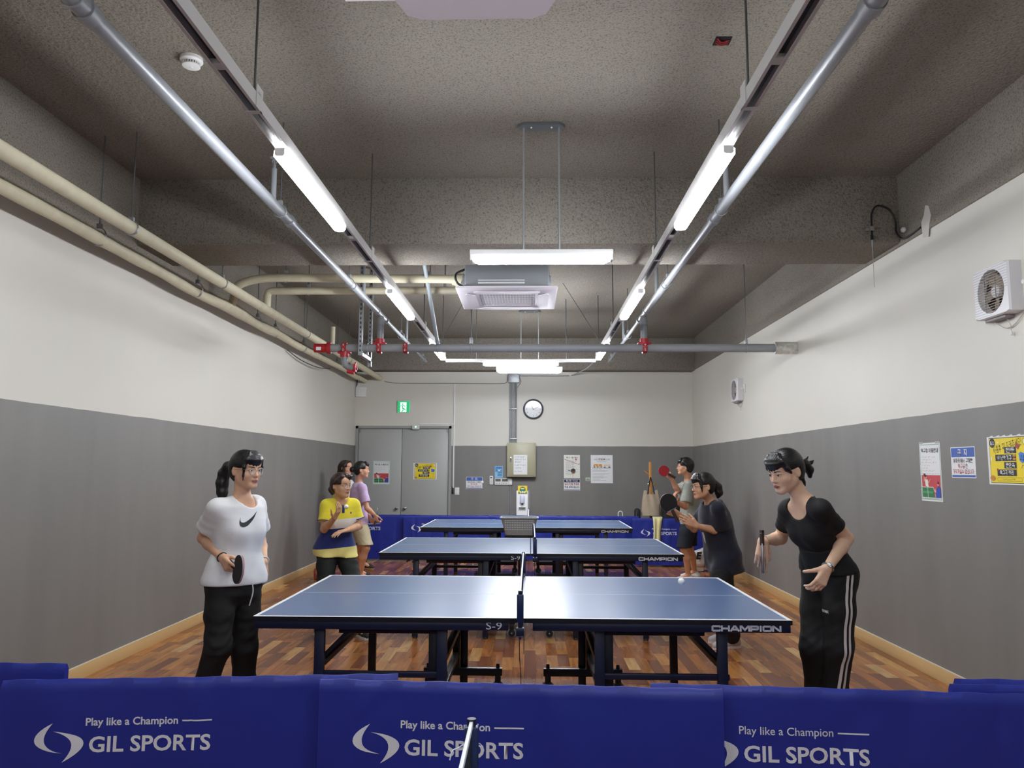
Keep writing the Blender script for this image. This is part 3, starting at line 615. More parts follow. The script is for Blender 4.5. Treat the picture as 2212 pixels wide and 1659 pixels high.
# ------------------------------------------------------------------ cassette air conditioners
def cassette(cx, cy, label, zp=3.18, half=0.478, flap=0.0):
    t = thing('cassette_unit', (cx, cy, zp), label, 'air conditioner', 'cassette units')
    MB().bbox(cx - 0.40, cx + 0.40, cy - 0.40, cy + 0.40, zp + 0.035, zp + 0.285, 0.02).build('body', mat('sheet steel casing', '85888c', 0.5, 0.2), t)
    b = MB().box(cx - 0.27, cx + 0.17, cy - 0.408, cy - 0.40, zp + 0.07, zp + 0.085).box(cx - 0.27, cx + 0.17, cy - 0.408, cy - 0.40, zp + 0.1, zp + 0.108); b.build('casing_rib', WHITE_METAL, t, smooth=0)
    # panel: bevelled frame with the intake opening
    b = MB(); h = half; g = 0.27
    ring = lambda r, z: [(cx + sx * r, cy + sy * r, z) for sx, sy in ((-1, -1), (1, -1), (1, 1), (-1, 1))]
    vs = ring(h, zp + 0.03) + ring(h, zp + 0.014) + ring(h - 0.012, zp + 0.008) + ring(h - 0.1, zp) + ring(g, zp) + ring(g, zp + 0.03)
    fs = [(3, 2, 1, 0)] + [(k * 4 + i, k * 4 + (i + 1) % 4, k * 4 + 4 + (i + 1) % 4, k * 4 + 4 + i) for k in range(5) for i in range(4)]
    b.add(vs, [f[::-1] for f in fs]); b.build('panel', LILAC_PLASTIC, t, smooth=30)
    MB().box(cx - g, cx + g, cy - g, cy + g, zp + 0.024, zp + 0.028).build('filter', mat('filter mesh', '55505a', 0.8), t, smooth=0)
    b = MB()
    for i in range(19): x = cx - g + 2 * g * (i + 0.5) / 19; b.box(x - 0.0025, x + 0.0025, cy - g, cy + g, zp + 0.003, zp + 0.008)
    for i in range(13): y = cy - g + 2 * g * (i + 0.5) / 13; b.box(cx - g, cx + g, y - 0.003, y + 0.003, zp + 0.001, zp + 0.006)
    b.build('intake_grille', LILAC_PLASTIC, t, smooth=0)
    for k in range(4):
        M = Matrix.Translation((cx, cy, zp)) @ Matrix.Rotation(k * math.pi / 2, 4, 'Z')
        MB().bbox(-0.26, 0.26, 0.302, 0.372, 0.0005, 0.006, 0.002, M=M).build('outlet_slot', mat('louver recess', '4c484f', 0.6), t)
        poly = [(-0.315, 0.0), (-0.235, -0.085), (0.235, -0.085), (0.315, 0.0), (0.27, 0.015), (-0.27, 0.015)]
        Mf = M @ Matrix.Translation((0, 0.385, -0.004)) @ Matrix.Rotation(-flap, 4, 'X')
        if flap:   # long open vane
            poly = [(-0.31, 0.0), (-0.25, 0.1), (-0.2, 0.118), (0.2, 0.118), (0.25, 0.1), (0.31, 0.0), (0.25, -0.05), (-0.25, -0.05)]
        b = MB().prism(poly, (0, 0, 0), (1, 0, 0), (0, 1, 0), -0.006, 0.0); b.v = [tuple(Mf @ Vector(v)) for v in b.v]
        b.build('louver', LILAC_PLASTIC, t, smooth=0)
    for sx in (-1, 1):
        for sy in (-1, 1):
            x, y = cx + sx * 0.40, cy + sy * 0.33
            b = MB().bbox(x - 0.025, x + 0.025, y - 0.025, y + 0.025, zp + 0.06, zp + 0.16, 0.004); b.build('hanger_bracket', GALV, t)
            b = MB(); hanger(b, x, y, zp + 0.15, ZC, 0.005); b.build('hanger_rod', ROD, t)
    return t
cassette(-0.222, 7.46, 'white ceiling cassette air conditioner behind the concrete beam, fed by cream pipes')
cassette(-0.195, 2.12, 'white ceiling cassette air conditioner at the top edge with its vanes open', 3.19, flap=0.35)
MB_c = thing('pipe_connection', (-0.64, 7.45, 3.36), 'black taped cable loop beside the far cassette unit', 'cable')
MB().tube(smoothpath([(-0.62, 7.1, 3.40), (-0.70, 7.05, 3.34), (-0.69, 7.05, 3.26), (-0.62, 7.08, 3.22)]), 0.011, 8).build('taped_loop', BLACK, MB_c)
MB().lathe([(0.05, 0), (0.062, 0.02), (0.05, 0.07)], (-0.69, 7.45, 3.37), (1, 0, 0), 14).build('taped_collar', BLACK, MB_c)

# ------------------------------------------------------------------ small ceiling things
t = thing('smoke_detector', (-1.967, 4.16, ZC), 'round white smoke detector on the ceiling by the left lamp rail', 'detector')
MB().lathe([(0.062, 0), (0.064, -0.02), (0.055, -0.03)], (-1.967, 4.16, ZC), n=28).build('base', WHITE_PLASTIC, t)
MB().lathe([(0.043, -0.03), (0.043, -0.046)], (-1.967, 4.16, ZC), n=24).build('vent_ring', mat('dark vent', '4a4a4a', 0.6), t)
b = MB()
for i in range(20):
    a = i * math.pi / 10; b.bar((-1.967 + 0.044 * math.cos(a), 4.16 + 0.044 * math.sin(a), ZC - 0.03), (-1.967 + 0.044 * math.cos(a), 4.16 + 0.044 * math.sin(a), ZC - 0.047), 0.006, 0.006)
b.build('vent_bars', WHITE_PLASTIC, t)
MB().lathe([(0.05, -0.046), (0.05, -0.052), (0.03, -0.058), (0.012, -0.058), (0.012, -0.062), (0.001, -0.063)], (-1.967, 4.16, ZC), n=24).build('cover', WHITE_PLASTIC, t)
t = thing('junction_hole', (1.064, 4.03, ZC), 'small dark opening with red wires in the ceiling', 'opening')
MB().box(1.02, 1.11, 3.99, 4.075, ZC - 0.003, ZC).build('recess', mat('dark recess', '0a0808', 0.9), t, smooth=0)
for k in range(3): MB().tube(smoothpath([(1.03, 4.0 + 0.022 * k, ZC - 0.004), (1.06, 4.03 + 0.015 * k, ZC - 0.010), (1.10, 4.02 + 0.018 * k, ZC - 0.004)], 5), 0.005, 6).build('wire', mat('red wire', '8a1d20', 0.5), t)
t = thing('alarm_disc', (-1.95, 8.1, ZC), 'flat round white disc on the ceiling behind the left rail lamp', 'detector')
MB().lathe([(0.07, 0), (0.07, -0.02), (0.05, -0.035), (0.001, -0.036)], (-1.95, 8.1, ZC), n=24).build('base', WHITE_PLASTIC, t)
tag(MB().lathe([(0.03, 0), (0.03, -0.01), (0.001, -0.014)], (0.52, 7.2, ZC), n=16).build('sensor', mat('dark sensor', '2b2624', 0.5)), 'small dark round fitting on the ceiling right of the cassette unit', 'fitting')
# black cable and thin probe hanging at the right end of the beam
t = thing('aerial_cable', (2.72, 5.97, 3.4), 'black looped cable with a thin hanging aerial at the right beam end', 'cable')
MB().tube(smoothpath([(2.72, 5.985, 3.37), (2.722, 5.985, 3.46), (2.727, 5.985, 3.55), (2.765, 5.985, 3.612), (2.83, 5.985, 3.605), (2.885, 5.985, 3.56), (2.912, 5.985, 3.48), (2.91, 5.98, 3.40), (2.935, 5.95, 3.335), (2.95, 5.86, 3.33), (2.958, 5.7, 3.345)]), 0.0075, 10).build('cable', BLACK, t)
MB().cyl((2.72, 5.985, 3.335), (2.72, 5.985, 3.375), 0.011, 10).build('connector', BLACK, t)
MB().cyl((2.72, 5.985, 3.28), (2.72, 5.985, 3.34), 0.005, 8).cyl((2.72, 5.985, 2.95), (2.72, 5.985, 3.29), 0.0022, 6).build('whip', GALV, t)
b = MB().bbox(2.705, 2.735, 5.97, 6.0, 3.41, 3.445, 0.004).bbox(2.68, 2.71, 5.99, 6.03, 3.415, 3.435, 0.003); b.build('cable_clip', mat('grey clip', '8b8a86', 0.5), t)
MB().sphere((2.945, 5.93, 3.40), 0.022, 14, 10).build('white_grommet', WHITE_PLASTIC, t)
b = MB().prism([(-0.06, -0.10), (0.02, -0.12), (0.04, -0.03), (0.07, 0.03), (0.045, 0.11), (0.0, 0.13), (-0.03, 0.06), (-0.07, 0.02)], (XR - 0.0135, 5.62, 3.36), (0, -1, 0), (0, 0, 1), -0.002, 0.0); b.build('filler_patch', mat('white filler', 'c9c6be', 0.8), t, smooth=0)

# ------------------------------------------------------------------ table tennis tables
TBLUE = mat('blue table surface', '4a6c9c', 0.31, noise=(3, 0.05), spec=0.8, coat=0.6, coatr=0.28)
TLINE = mat('white table line', 'eef0f0', 0.4)
TEDGE = mat('black table edge', '101216', 0.4)
TYRE = mat('grey castor tyre', '7a7d80', 0.5)
LETTER = mat('white lettering', 'd8dce6', 0.5)
def castor(t, x, y, ax=(0, 1, 0), r=0.036, zt=0.095):
    c = MB().lathe([(0.001, -0.014), (r * 0.72, -0.014), (r * 0.72, 0.014), (0.001, 0.014)], (x, y, r), ax, 20).bbox(x - 0.02, x + 0.02, y - 0.02, y + 0.02, r + 0.034, zt, 0.004).build('castor', BLACK, t)
    MB().torus((x, y, r), ax, r - 0.007, 0.008, 22, 8).build('tyre', TYRE, c)
    MB().cyl((x, y - 0.017, r), (x, y + 0.017, r), 0.007, 8).build('axle', GALV, c)
def make_table(cx, y0, label, group):
    t = thing('tennis_table', (cx, y0 + 0.7625, 0), label, 'table', group); Y1 = y0 + 1.525
    for s in (-1, 1):
        xa, xb = sorted((cx + s * 0.003, cx + s * 1.37))
        top = MB().box(xa + 0.002, xb - 0.002, y0 + 0.002, Y1 - 0.002, 0.739, 0.76).build('table_top', TBLUE, t, smooth=0)
        MB().box(xa, xb, y0, y0 + 0.002, 0.737, 0.7597).box(xa, xb, Y1 - 0.002, Y1, 0.737, 0.7597).box(xa, xa + 0.002, y0, Y1, 0.737, 0.7597).box(xb - 0.002, xb, y0, Y1, 0.737, 0.7597).box(xa + .002, xb - .002, y0 + .002, Y1 - .002, 0.737, 0.739).build('edge_band', TEDGE, top, smooth=0)
        z0, z1 = 0.7598, 0.7605
        MB().box(xa, xb, y0, y0 + 0.02, z0, z1).build('side_line', TLINE, top, smooth=0)
        MB().box(xa, xb, Y1 - 0.02, Y1, z0, z1).build('side_line', TLINE, top, smooth=0)
        xe = xb if s > 0 else xa
        MB().box(min(xe, xe - s * 0.02), max(xe, xe - s * 0.02), y0 + 0.02, Y1 - 0.02, z0, z1).build('end_line', TLINE, top, smooth=0)
        MB().box(xa, xb, y0 + 0.761, y0 + 0.764, z0, z1).build('centre_line', TLINE, top, smooth=0)
        i0, i1 = sorted((cx + s * 0.062, cx + s * 1.362))
        for yy in (y0 + 0.006, Y1 - 0.028):
            MB().bbox(i0, i1, yy, yy + 0.022, 0.697, 0.737, 0.002).build('apron', NAVY_METAL, t)
        for xx in (cx + s * 1.351, cx + s * 0.075): MB().box(xx - 0.011, xx + 0.011, y0 + 0.028, Y1 - 0.028, 0.697, 0.737).build('apron', BLACK_METAL, t, smooth=0)
        # leg frames
        for yy in (y0 + 0.055, Y1 - 0.105):
            M_ = NAVY_METAL if yy < y0 + 0.5 else BLACK_METAL
            for xo, zt in ((1.03 if s > 0 else 1.04, 0.70), (0.405, 0.70)):
                x = cx + s * xo; MB().bbox(x - 0.026, x + 0.026, yy, yy + 0.03, 0.012, zt, 0.003).build('leg', M_, t)
                MB().lathe([(0.02, 0), (0.024, 0.004), (0.02, 0.014)], (x, yy + 0.015, 0), n=12).build('foot', BLACK, t)
            x0_, x1_ = sorted((cx + s * 0.375, cx + s * 1.065))
            MB().bbox(x0_, x1_, yy + 0.005, yy + 0.028, 0.447, 0.477, 0.003).build('stretcher', M_, t)
            MB().bbox(*sorted((cx + s * 0.38, cx + s * 0.95)), yy + 0.04, yy + 0.065, 0.66, 0.697, 0.003).build('cross_tube', BLACK_METAL, t)
            MB().bar((cx + s * 1.04, yy + 0.05, 0.53), (cx + s * 0.87, yy + 0.05, 0.70), 0.02, 0.022, (0, 1, 0)).build('brace', BLACK_METAL, t)
        for xo in (0.41, 1.03): MB().bbox(cx + s * xo - 0.02, cx + s * xo + 0.02, y0 + 0.085, Y1 - 0.1, 0.5, 0.53, 0.003).build('depth_tube', BLACK_METAL, t)
        # wheeled undercarriage
        for yy in (y0 + 0.12, Y1 - 0.13):
            x0_, x1_ = sorted((cx + s * 0.14, cx + s * 0.675))
            MB().bbox(x0_, x1_, yy - 0.02, yy + 0.02, 0.118, 0.168, 0.003).build('wheel_bar', BLACK_METAL, t)
            for xo in (0.17, 0.645):
                castor(t, cx + s * xo, yy, r=0.042, zt=0.12)
                MB().lathe([(0.013, 0), (0.012, 0.022), (0.008, 0.028)], (cx + s * xo, yy, 0.168), n=12).build('brake_knob', BLACK, t)
            MB().bbox(cx + s * 0.455 - 0.024, cx + s * 0.455 + 0.024, yy - 0.018, yy + 0.018, 0.168, 0.70, 0.003).build('post', BLACK_METAL, t)
        MB().bbox(cx + s * 0.455 - 0.02, cx + s * 0.455 + 0.02, y0 + 0.14, Y1 - 0.15, 0.235, 0.275, 0.003).build('depth_bar', BLACK_METAL, t)
    text('lettering', 'S-9', (cx - 0.135, y0 + 0.0056, 0.7205), (1, 0, 0), (0, 0, 1), 0.08, 0.036, LETTER, t, 0.0)
    flat('lettering', wide_letters('CHAMPION', 0.35, 0.031, 0.0092), (cx + 1.14, y0 + 0.0056, 0.7175), (1, 0, 0), (0, 0, 1), LETTER, t)
    return t
NETM = mat('black netting', '10131c', 0.7)
TAPE = mat('white net tape', 'e6e8ea', 0.5)
def make_net(cx, y0, label, group):
    t = thing('table_net', (cx, y0 + 0.7625, 0.76), label, 'net', group)
    ya, yb = y0 - 0.125, y0 + 1.65
    b = MB(); n = 118
    for i in range(n + 1): y = ya + (yb - ya) * i / n; b.bar((cx, y, 0.766), (cx, y, 0.905), 0.0016, 0.0016)
    for k in range(9): z = 0.77 + 0.0155 * k; b.bar((cx, ya, z), (cx, yb, z), 0.0016, 0.0016)
    b.build('netting', NETM, t, smooth=0)
    MB().bbox(cx - 0.0045, cx + 0.0045, ya, yb, 0.898, 0.913, 0.002).build('top_tape', TAPE, t)
    for y, s in ((ya, -1), (yb, 1)):
        p = MB().cyl((cx, y, 0.71), (cx, y, 0.917), 0.011, 14).bbox(cx - 0.02, cx + 0.02, y - 0.02, y + 0.02, 0.70, 0.74, 0.004).build('post', NAVY_METAL, t)
        MB().bbox(cx - 0.017, cx + 0.017, y - 0.014, y + 0.012, 0.764, 0.9, 0.005).build('post_sleeve', mat('navy sleeve', '1b2a52', 0.35), p)
        e = y0 if s < 0 else y0 + 1.525
        lo, hi = sorted((y, e - s * 0.05))
        b = MB().bbox(cx - 0.013, cx + 0.013, lo, hi, 0.7612, 0.768, 0.002).bbox(cx - 0.013, cx + 0.013, lo, hi, 0.716, 0.728, 0.002); b.build('clamp', BLACK_METAL, t)
        MB().cyl((cx, e - s * 0.03, 0.66), (cx, e - s * 0.03, 0.736), 0.006, 10).lathe([(0.012, 0), (0.014, 0.01), (0.012, 0.02)], (cx, e - s * 0.03, 0.65), n=10).build('clamp_screw', CHROME, t)
        MB().tube([(cx - 0.004, y, 0.70), (cx - 0.003, y - 0.01 * s, 0.6), (cx + 0.006, y, 0.45), (cx + 0.004, y, 0.2)], 0.0022, 6).build('tension_cord', BLACK, t)
    return t
T1 = make_table(-0.0475, 3.99, 'blue table tennis table in the foreground, nearest the camera', 'tennis tables')
N1 = make_net(-0.0475, 3.99, 'net clamped across the nearest blue table', 'table nets')
T2 = dup(T1, (0.054, 2.995, 0), 'blue table tennis table in the middle of the row')
N2 = dup(N1, (0.092, 2.995, 0), 'net clamped across the middle blue table')
T3 = dup(T1, (-0.002, 6.005, 0), 'blue table tennis table farthest back by the barriers')
N3 = dup(N1, (0.03, 6.005, 0), 'net clamped across the farthest blue table')
T4 = dup(T1, (-0.092, -3.725, 0), 'blue table tennis table below the camera before the front barriers')
N4 = dup(N1, (-0.0925, -3.725, 0), 'net end with frayed white tape sticking up before the front barriers')
MB().tube(smoothpath([(-0.146, 1.78, 0.905), (-0.16, 1.782, 0.895), (-0.172, 1.78, 0.89), (-0.178, 1.78, 0.87)], 5), 0.0014, 6).build('frayed_thread', TAPE, N4)

# ------------------------------------------------------------------ barriers
def cover_mat():
    m = bpy.data.materials.new('blue barrier fabric'); m.use_nodes = True; nt = m.node_tree; b = nt.nodes['Principled BSDF']; L = nt.links.new
    b.inputs['Base Color'].default_value = lin('18298c'); b.inputs['Roughness'].default_value = 0.5; b.inputs['Sheen Weight'].default_value = 0.0
    g = nt.nodes.new('ShaderNodeNewGeometry')
    n = nt.nodes.new('ShaderNodeTexNoise'); n.inputs['Scale'].default_value = 5; n.inputs['Detail'].default_value = 3; L(g.outputs['Position'], n.inputs['Vector'])
    bp = nt.nodes.new('ShaderNodeBump'); bp.inputs['Strength'].default_value = 0.35; bp.inputs['Distance'].default_value = 0.02; L(n.outputs['Fac'], bp.inputs['Height']); L(bp.outputs[0], b.inputs['Normal'])
    return m
COVER = cover_mat()
def leaf_poly(pts_out, pts_in): return pts_out + pts_in[::-1]
def bez(p0, p1, p2, p3, n=12):
    return [tuple((1 - t) ** 3 * a + 3 * (1 - t) ** 2 * t * b_ + 3 * (1 - t) * t * t * c + t ** 3 * d_ for a, b_, c, d_ in zip(p0, p1, p2, p3)) for t in [i / n for i in range(n + 1)]]
def strip(a, b_):
    """quads between two curves with equal counts"""
    return [[a[i], a[i + 1], b_[i + 1], b_[i]] for i in range(len(a) - 1)]
# two interlocking crescents, in a unit square
LOGO = strip(bez((0.39, 1.0), (-0.08, 0.72), (-0.22, 0.32), (0.62, 0.235), 14), bez((0.39, 1.0), (0.2, 0.72), (0.05, 0.36), (0.62, 0.235), 14)) + \
       strip(bez((0.40, 0.79), (1.1, 0.72), (1.28, 0.42), (0.62, 0.0), 14), bez((0.40, 0.79), (0.72, 0.7), (0.98, 0.5), (0.62, 0.0), 14))
def barrier(a, c, label, group, seed, ts=1.0, thin=False, printed=True, Hh=0.75, z0=0.03):
    a = Vector((a[0], a[1], 0)); c = Vector((c[0], c[1], 0)); d = (c - a); Lh = d.length; d.normalize(); nrm = Vector((d.y, -d.x, 0)); rng = random.Random(seed)
    t = thing('barrier', (a + c) / 2, label, 'barrier', group)
    fold = [(rng.uniform(0.1, 0.95) * Lh, rng.uniform(0.02, 0.06), rng.uniform(-0.006, 0.006)) for _ in range(7)]
    diag = [(rng.uniform(0, Lh), rng.uniform(-1, 1), rng.uniform(0.03, 0.09), rng.uniform(-0.006, 0.006)) for _ in range(6)]
    crease = [(rng.uniform(0.2, 0.9) * Lh, 0.004, rng.choice((-0.004, 0.004))) for _ in range(2)]
    def disp(x, z):
        e = min(1, min(x, Lh - x) / 0.06) * min(1, max(0, (Hh - z) / 0.08))
        v = sum(k * math.exp(-((x - p) / w_) ** 2) for p, w_, k in fold) + sum(k * math.exp(-((x - p - m_ * (Hh - z)) / w_) ** 2) for p, m_, w_, k in diag)
        return v * e + sum(k * math.tanh((x - p) / w_) for p, w_, k in crease) * 0.5
    nx, nz = 90, 34; vs = []; fs = []
    def P(x, z, y): return a + d * x + nrm * y + Vector((0, 0, z))
    for side in (1, -1):
        o = len(vs)
        for j in range(nz + 1):
            z = z0 + (Hh - z0) * j / nz
            for i in range(nx + 1):
                x = Lh * i / nx; th = 0.012 * math.sqrt(max(0, 1 - max(0, (z - Hh + 0.012) / 0.012) ** 2)) if z > Hh - 0.012 else 0.012
                vs.append(P(x, z + 0.0015 * math.sin(x * 37 + seed) * (j == nz), side * (th + 0.002) + disp(x, z)))
        for j in range(nz):
            for i in range(nx):
                q = [o + j * (nx + 1) + i, o + j * (nx + 1) + i + 1, o + (j + 1) * (nx + 1) + i + 1, o + (j + 1) * (nx + 1) + i]
                fs.append(tuple(q if side > 0 else q[::-1]))
    n1 = (nx + 1) * (nz + 1)
    for i in range(nx): fs += [(nz * (nx + 1) + i, nz * (nx + 1) + i + 1, n1 + nz * (nx + 1) + i + 1, n1 + nz * (nx + 1) + i), (i + 1, i, n1 + i, n1 + i + 1)]
    for j in range(nz): fs += [((j + 1) * (nx + 1), n1 + (j + 1) * (nx + 1), n1 + j * (nx + 1), j * (nx + 1)), (j * (nx + 1) + nx, n1 + j * (nx + 1) + nx, n1 + (j + 1) * (nx + 1) + nx, (j + 1) * (nx + 1) + nx)]
    b = MB(); b.add(vs, fs); cov = b.build('fabric_cover', COVER, t, smooth=60)
    b = MB()
    for x in (0.18, Lh - 0.18):
        b.bar(P(x, 0.012, -0.16), P(x, 0.012, 0.16), 0.02, 0.02); b.cyl(P(x, 0.012, 0), P(x, 0.06, 0), 0.01, 10)
    b.build('foot_frame', BLACK_METAL, t)
    if printed:
        cf = lambda q: tuple(Vector(q) + nrm * (disp((Vector(q) - a).dot(d), q[2]) + 0.0155))
        lo = MB()
        for q in LOGO:
            lo.add([cf(P(0.126 + ts * 0.168 * x_, 0.468 + ts * 0.135 * y_, 0)) for x_, y_ in q], [(0, 1, 2, 3)])
        o_ = lo.build('logo', LETTER, cov, smooth=0)
        zc = 0.468
        text('lettering', 'Play like a Champion', P(0.303, zc + ts * 0.114, 0), d, (0, 0, 1), 0.322 * ts, 0.036 * ts, LETTER, cov, 0.004 if thin else 0.02, align='L', conform=cf)
        text('lettering', 'GIL SPORTS', P(0.318, zc + ts * 0.03, 0), d, (0, 0, 1), 0.425 * ts, 0.056 * ts, LETTER, cov, 0.022, align='L', conform=cf)
        u0, u1 = 0.635, 0.74
        ln = MB()
        for k in range(10):
            xa = 0.303 + ts * (0.337 + 0.105 * k / 10); xb = 0.303 + ts * (0.337 + 0.105 * (k + 1) / 10)
            ln.add([cf(P(x_, zc + ts * z_, 0)) for x_, z_ in ((xa, 0.132), (xb, 0.132), (xb, 0.137), (xa, 0.137))], [(0, 1, 2, 3)])
        ln.build('print_rule', LETTER, cov, smooth=0)
    return t
FB = 'front barriers'; BB = 'back barriers'
barrier((-1.90, 2.818), (-0.494, 2.959), 'blue fabric barrier across the lower left with a full printed logo', FB, 11)
barrier((-0.764, 2.872), (0.674, 2.80), 'blue fabric barrier in the middle of the foreground behind the net end', FB, 23)
barrier((0.435, 2.86), (1.87, 2.765), 'blue fabric barrier at the lower right, its logo half covered by the next', FB, 37, thin=True)
barrier((-3.2, 3.05), (-1.815, 3.06), 'blue fabric barrier end showing above the others at the left edge', FB, 41)
barrier((1.513, 2.889), (2.9, 2.872), 'blue fabric barrier by the right wall, front one of the tucked pair', FB, 53)
barrier((1.57, 2.965), (2.95, 2.945), 'blue fabric barrier against the right wall, rear of the pair', FB, 59)
barrier((-3.215, 12.80), (-1.82, 12.80), 'blue fabric barrier at the far left behind the purple-shirted player', BB, 61)
barrier((-2.08, 12.72), (-0.68, 12.75), 'blue fabric barrier before the grey double door', BB, 67)
barrier((-0.80, 12.80), (0.60, 12.80), 'blue fabric barrier at the back behind the grey ball basket', BB, 71, printed=False)
barrier((0.45, 12.72), (1.78, 12.75), 'blue fabric barrier at the back below the two white posters', BB, 73, printed=False)
barrier((1.61, 12.22), (2.95, 12.18), 'blue fabric barrier at the far right with a cream towel over it', BB, 79, ts=0.86)

# ------------------------------------------------------------------ posters and notices
def ink(c): return mat('ink ' + c, c, 0.55)
class Sheet:
    """a printed sheet: paper slab plus flat layers, coordinates in metres from its lower left corner"""
    def __init__(s, name, o, X, w, h, label, cat='poster', group=None, paper=PAPER, th=0.0015, tilt=0.0):
        Xv = Vector(X); Yv = Vector((0, 0, 1)); N = Xv.cross(Yv)
        s.X = (Xv * math.cos(tilt) + Yv * math.sin(tilt)); s.Y = (Yv * math.cos(tilt) - Xv * math.sin(tilt)); s.N = N; s.o = Vector(o); s.w = w; s.h = h; s.k = 1
        s.t = MB().prism(rect(0, 0, w, h), s.o, s.X, s.Y, 0.0005, th).build(name, paper, smooth=0); s.th = th
        tag(s.t, label, cat, group)
    def d(s, k=None): return s.th + 0.0005 * (k or s.k)
    def poly(s, name, polys, m, k=1): return flat(name, polys, s.o, s.X, s.Y, m, s.t, s.d(k))
    def text(s, body, cx, cy, w, h, m, k=2, heavy=0.02, align='C', rot=0.0, spacing=1.0):
        X = s.X * math.cos(rot) + s.Y * math.sin(rot); Y = s.Y * math.cos(rot) - s.X * math.sin(rot)
        if any(ord(q) >= 0xAC00 for q in body):
            qs, tw = hangul(body, 0.085 + heavy * 1.6); b_ = MB(); o_ = s.o + s.X * cx + s.Y * cy + s.N * s.d(k)
            x0 = -w / 2 if align == 'C' else 0.0; y0 = -h / 2
            for q in qs: b_.add([o_ + X * (x0 + p * w / tw) + Y * (y0 + r * h) for p, r in q], [(0, 1, 2, 3)])
            return b_.build('lettering', m, s.t, smooth=0)
        return text('lettering', body, s.o + s.X * cx + s.Y * cy + s.N * s.d(k), X, Y, w, h, m, s.t, heavy, spacing, align, res=2)
def border(x0, y0, x1, y1, t): return [rect(x0, y0, x1, y0 + t), rect(x0, y1 - t, x1, y1), rect(x0, y0, x0 + t, y1), rect(x1 - t, y0, x1, y1)]
BACKX = (1, 0, 0); RIGHTX = (0, -1, 0)
def rules_poster(o, X, w, h, label):
    s = Sheet('rules_poster', o, X, w, h, label, group='rules posters'); e = w / 0.297
    G = ink('7fae93'); s.poly('print_border', border(0.008 * e, 0.012 * e, w - 0.008 * e, h - 0.012 * e, 0.005 * e), G)
    s.text('탁구장 이용안내', w / 2, h - 0.058 * e, 0.24 * e, 0.03 * e, INK, heavy=0.03)
    ys = h - 0.1 * e
    rr_ = random.Random(12); marks = []
    for ind, n_ in ((0, 17), (1, 12), (0, 18), (0, 10), (1, 7), (0, 16), (0, 20)):
        x_ = 0.028 * e + 0.012 * e * ind; mn = rr_.randint(3, 4)
        for q in range(n_):
            if q % mn != mn - 1:
                for z_ in range(2): marks += stroke([(x_ + rr_.uniform(0, .007) * e, ys - rr_.uniform(0, .011) * e), (x_ + rr_.uniform(.002, .009) * e, ys - rr_.uniform(0, .011) * e)], 0.0022 * e)
            x_ += 0.0118 * e
        ys -= 0.0205 * e
    s.poly('fine_print', marks, GREYINK, 2)
    x0, x1, y0, y1 = 0.018 * e, w - 0.018 * e, 0.028 * e, 0.192 * e
    s.poly('print_red', [rect(x0, y0, x1, y1)], ink('c8474f'), 1)
    ym = y0 + (y1 - y0) * 0.46
    s.poly('print_table', [[(x0, y0), (x1 - 0.09 * e, y0), (x0 + 0.16 * e, ym), (x0, ym)]], ink('2c7a46'), 2)
    s.poly('print_table_shade', [rect(x0, y0 + 0.03 * e, x0 + 0.15 * e, y0 + 0.045 * e)], ink('4f9b66'), 3)
    s.poly('print_white', [rect(x0 + 0.078 * e, y0, x0 + 0.083 * e, ym)] + stroke([(x0, ym), (x0 + 0.16 * e, ym), (x1 - 0.07 * e, y0)], 0.005 * e) + [[(x0 + 0.05 * e, ym + 0.01 * e), (x0 + 0.095 * e, ym), (x0 + 0.085 * e, ym + 0.055 * e), (x0 + 0.045 * e, ym + 0.06 * e)]], ink('ece4dc'), 4)
    s.poly('print_skin', stroke([(x0 + 0.05 * e, ym + 0.055 * e), (x0 + 0.035 * e, ym + 0.03 * e), (x0 + 0.04 * e, ym + 0.075 * e)], 0.01 * e) + stroke([(x0 + 0.088 * e, ym + 0.05 * e), (x0 + 0.1 * e, ym + 0.03 * e), (x0 + 0.125 * e, ym + 0.06 * e)], 0.006 * e) + [disc(x0 + 0.062 * e, ym + 0.072 * e, 0.011 * e, 12), disc(x1 - 0.032 * e, y0 + 0.098 * e, 0.012 * e, 12)] + stroke([(x1 - 0.05 * e, y0 + 0.06 * e), (x1 - 0.085 * e, y0 + 0.03 * e), (x1 - 0.075 * e, y0 + 0.065 * e)], 0.012 * e), ink('e6b39c'), 5)
    s.poly('print_blue', [[(x1 - 0.07 * e, y0), (x1, y0), (x1, y0 + 0.07 * e), (x1 - 0.03 * e, y0 + 0.085 * e), (x1 - 0.06 * e, y0 + 0.06 * e)]], ink('2f4bb0'), 6)
    s.poly('print_dark', [disc(x0 + 0.06 * e, ym + 0.081 * e, 0.010 * e, 10), disc(x1 - 0.03 * e, y0 + 0.108 * e, 0.011 * e, 10), disc(x0 + 0.043 * e, ym + 0.09 * e, 0.012 * e, 10)], ink('5a1f28'), 7)
    s.poly('print_footer', [rect(x0 + 0.03 * e, 0.0195 * e, x1 - 0.03 * e, 0.0225 * e)], G, 2)
    return s
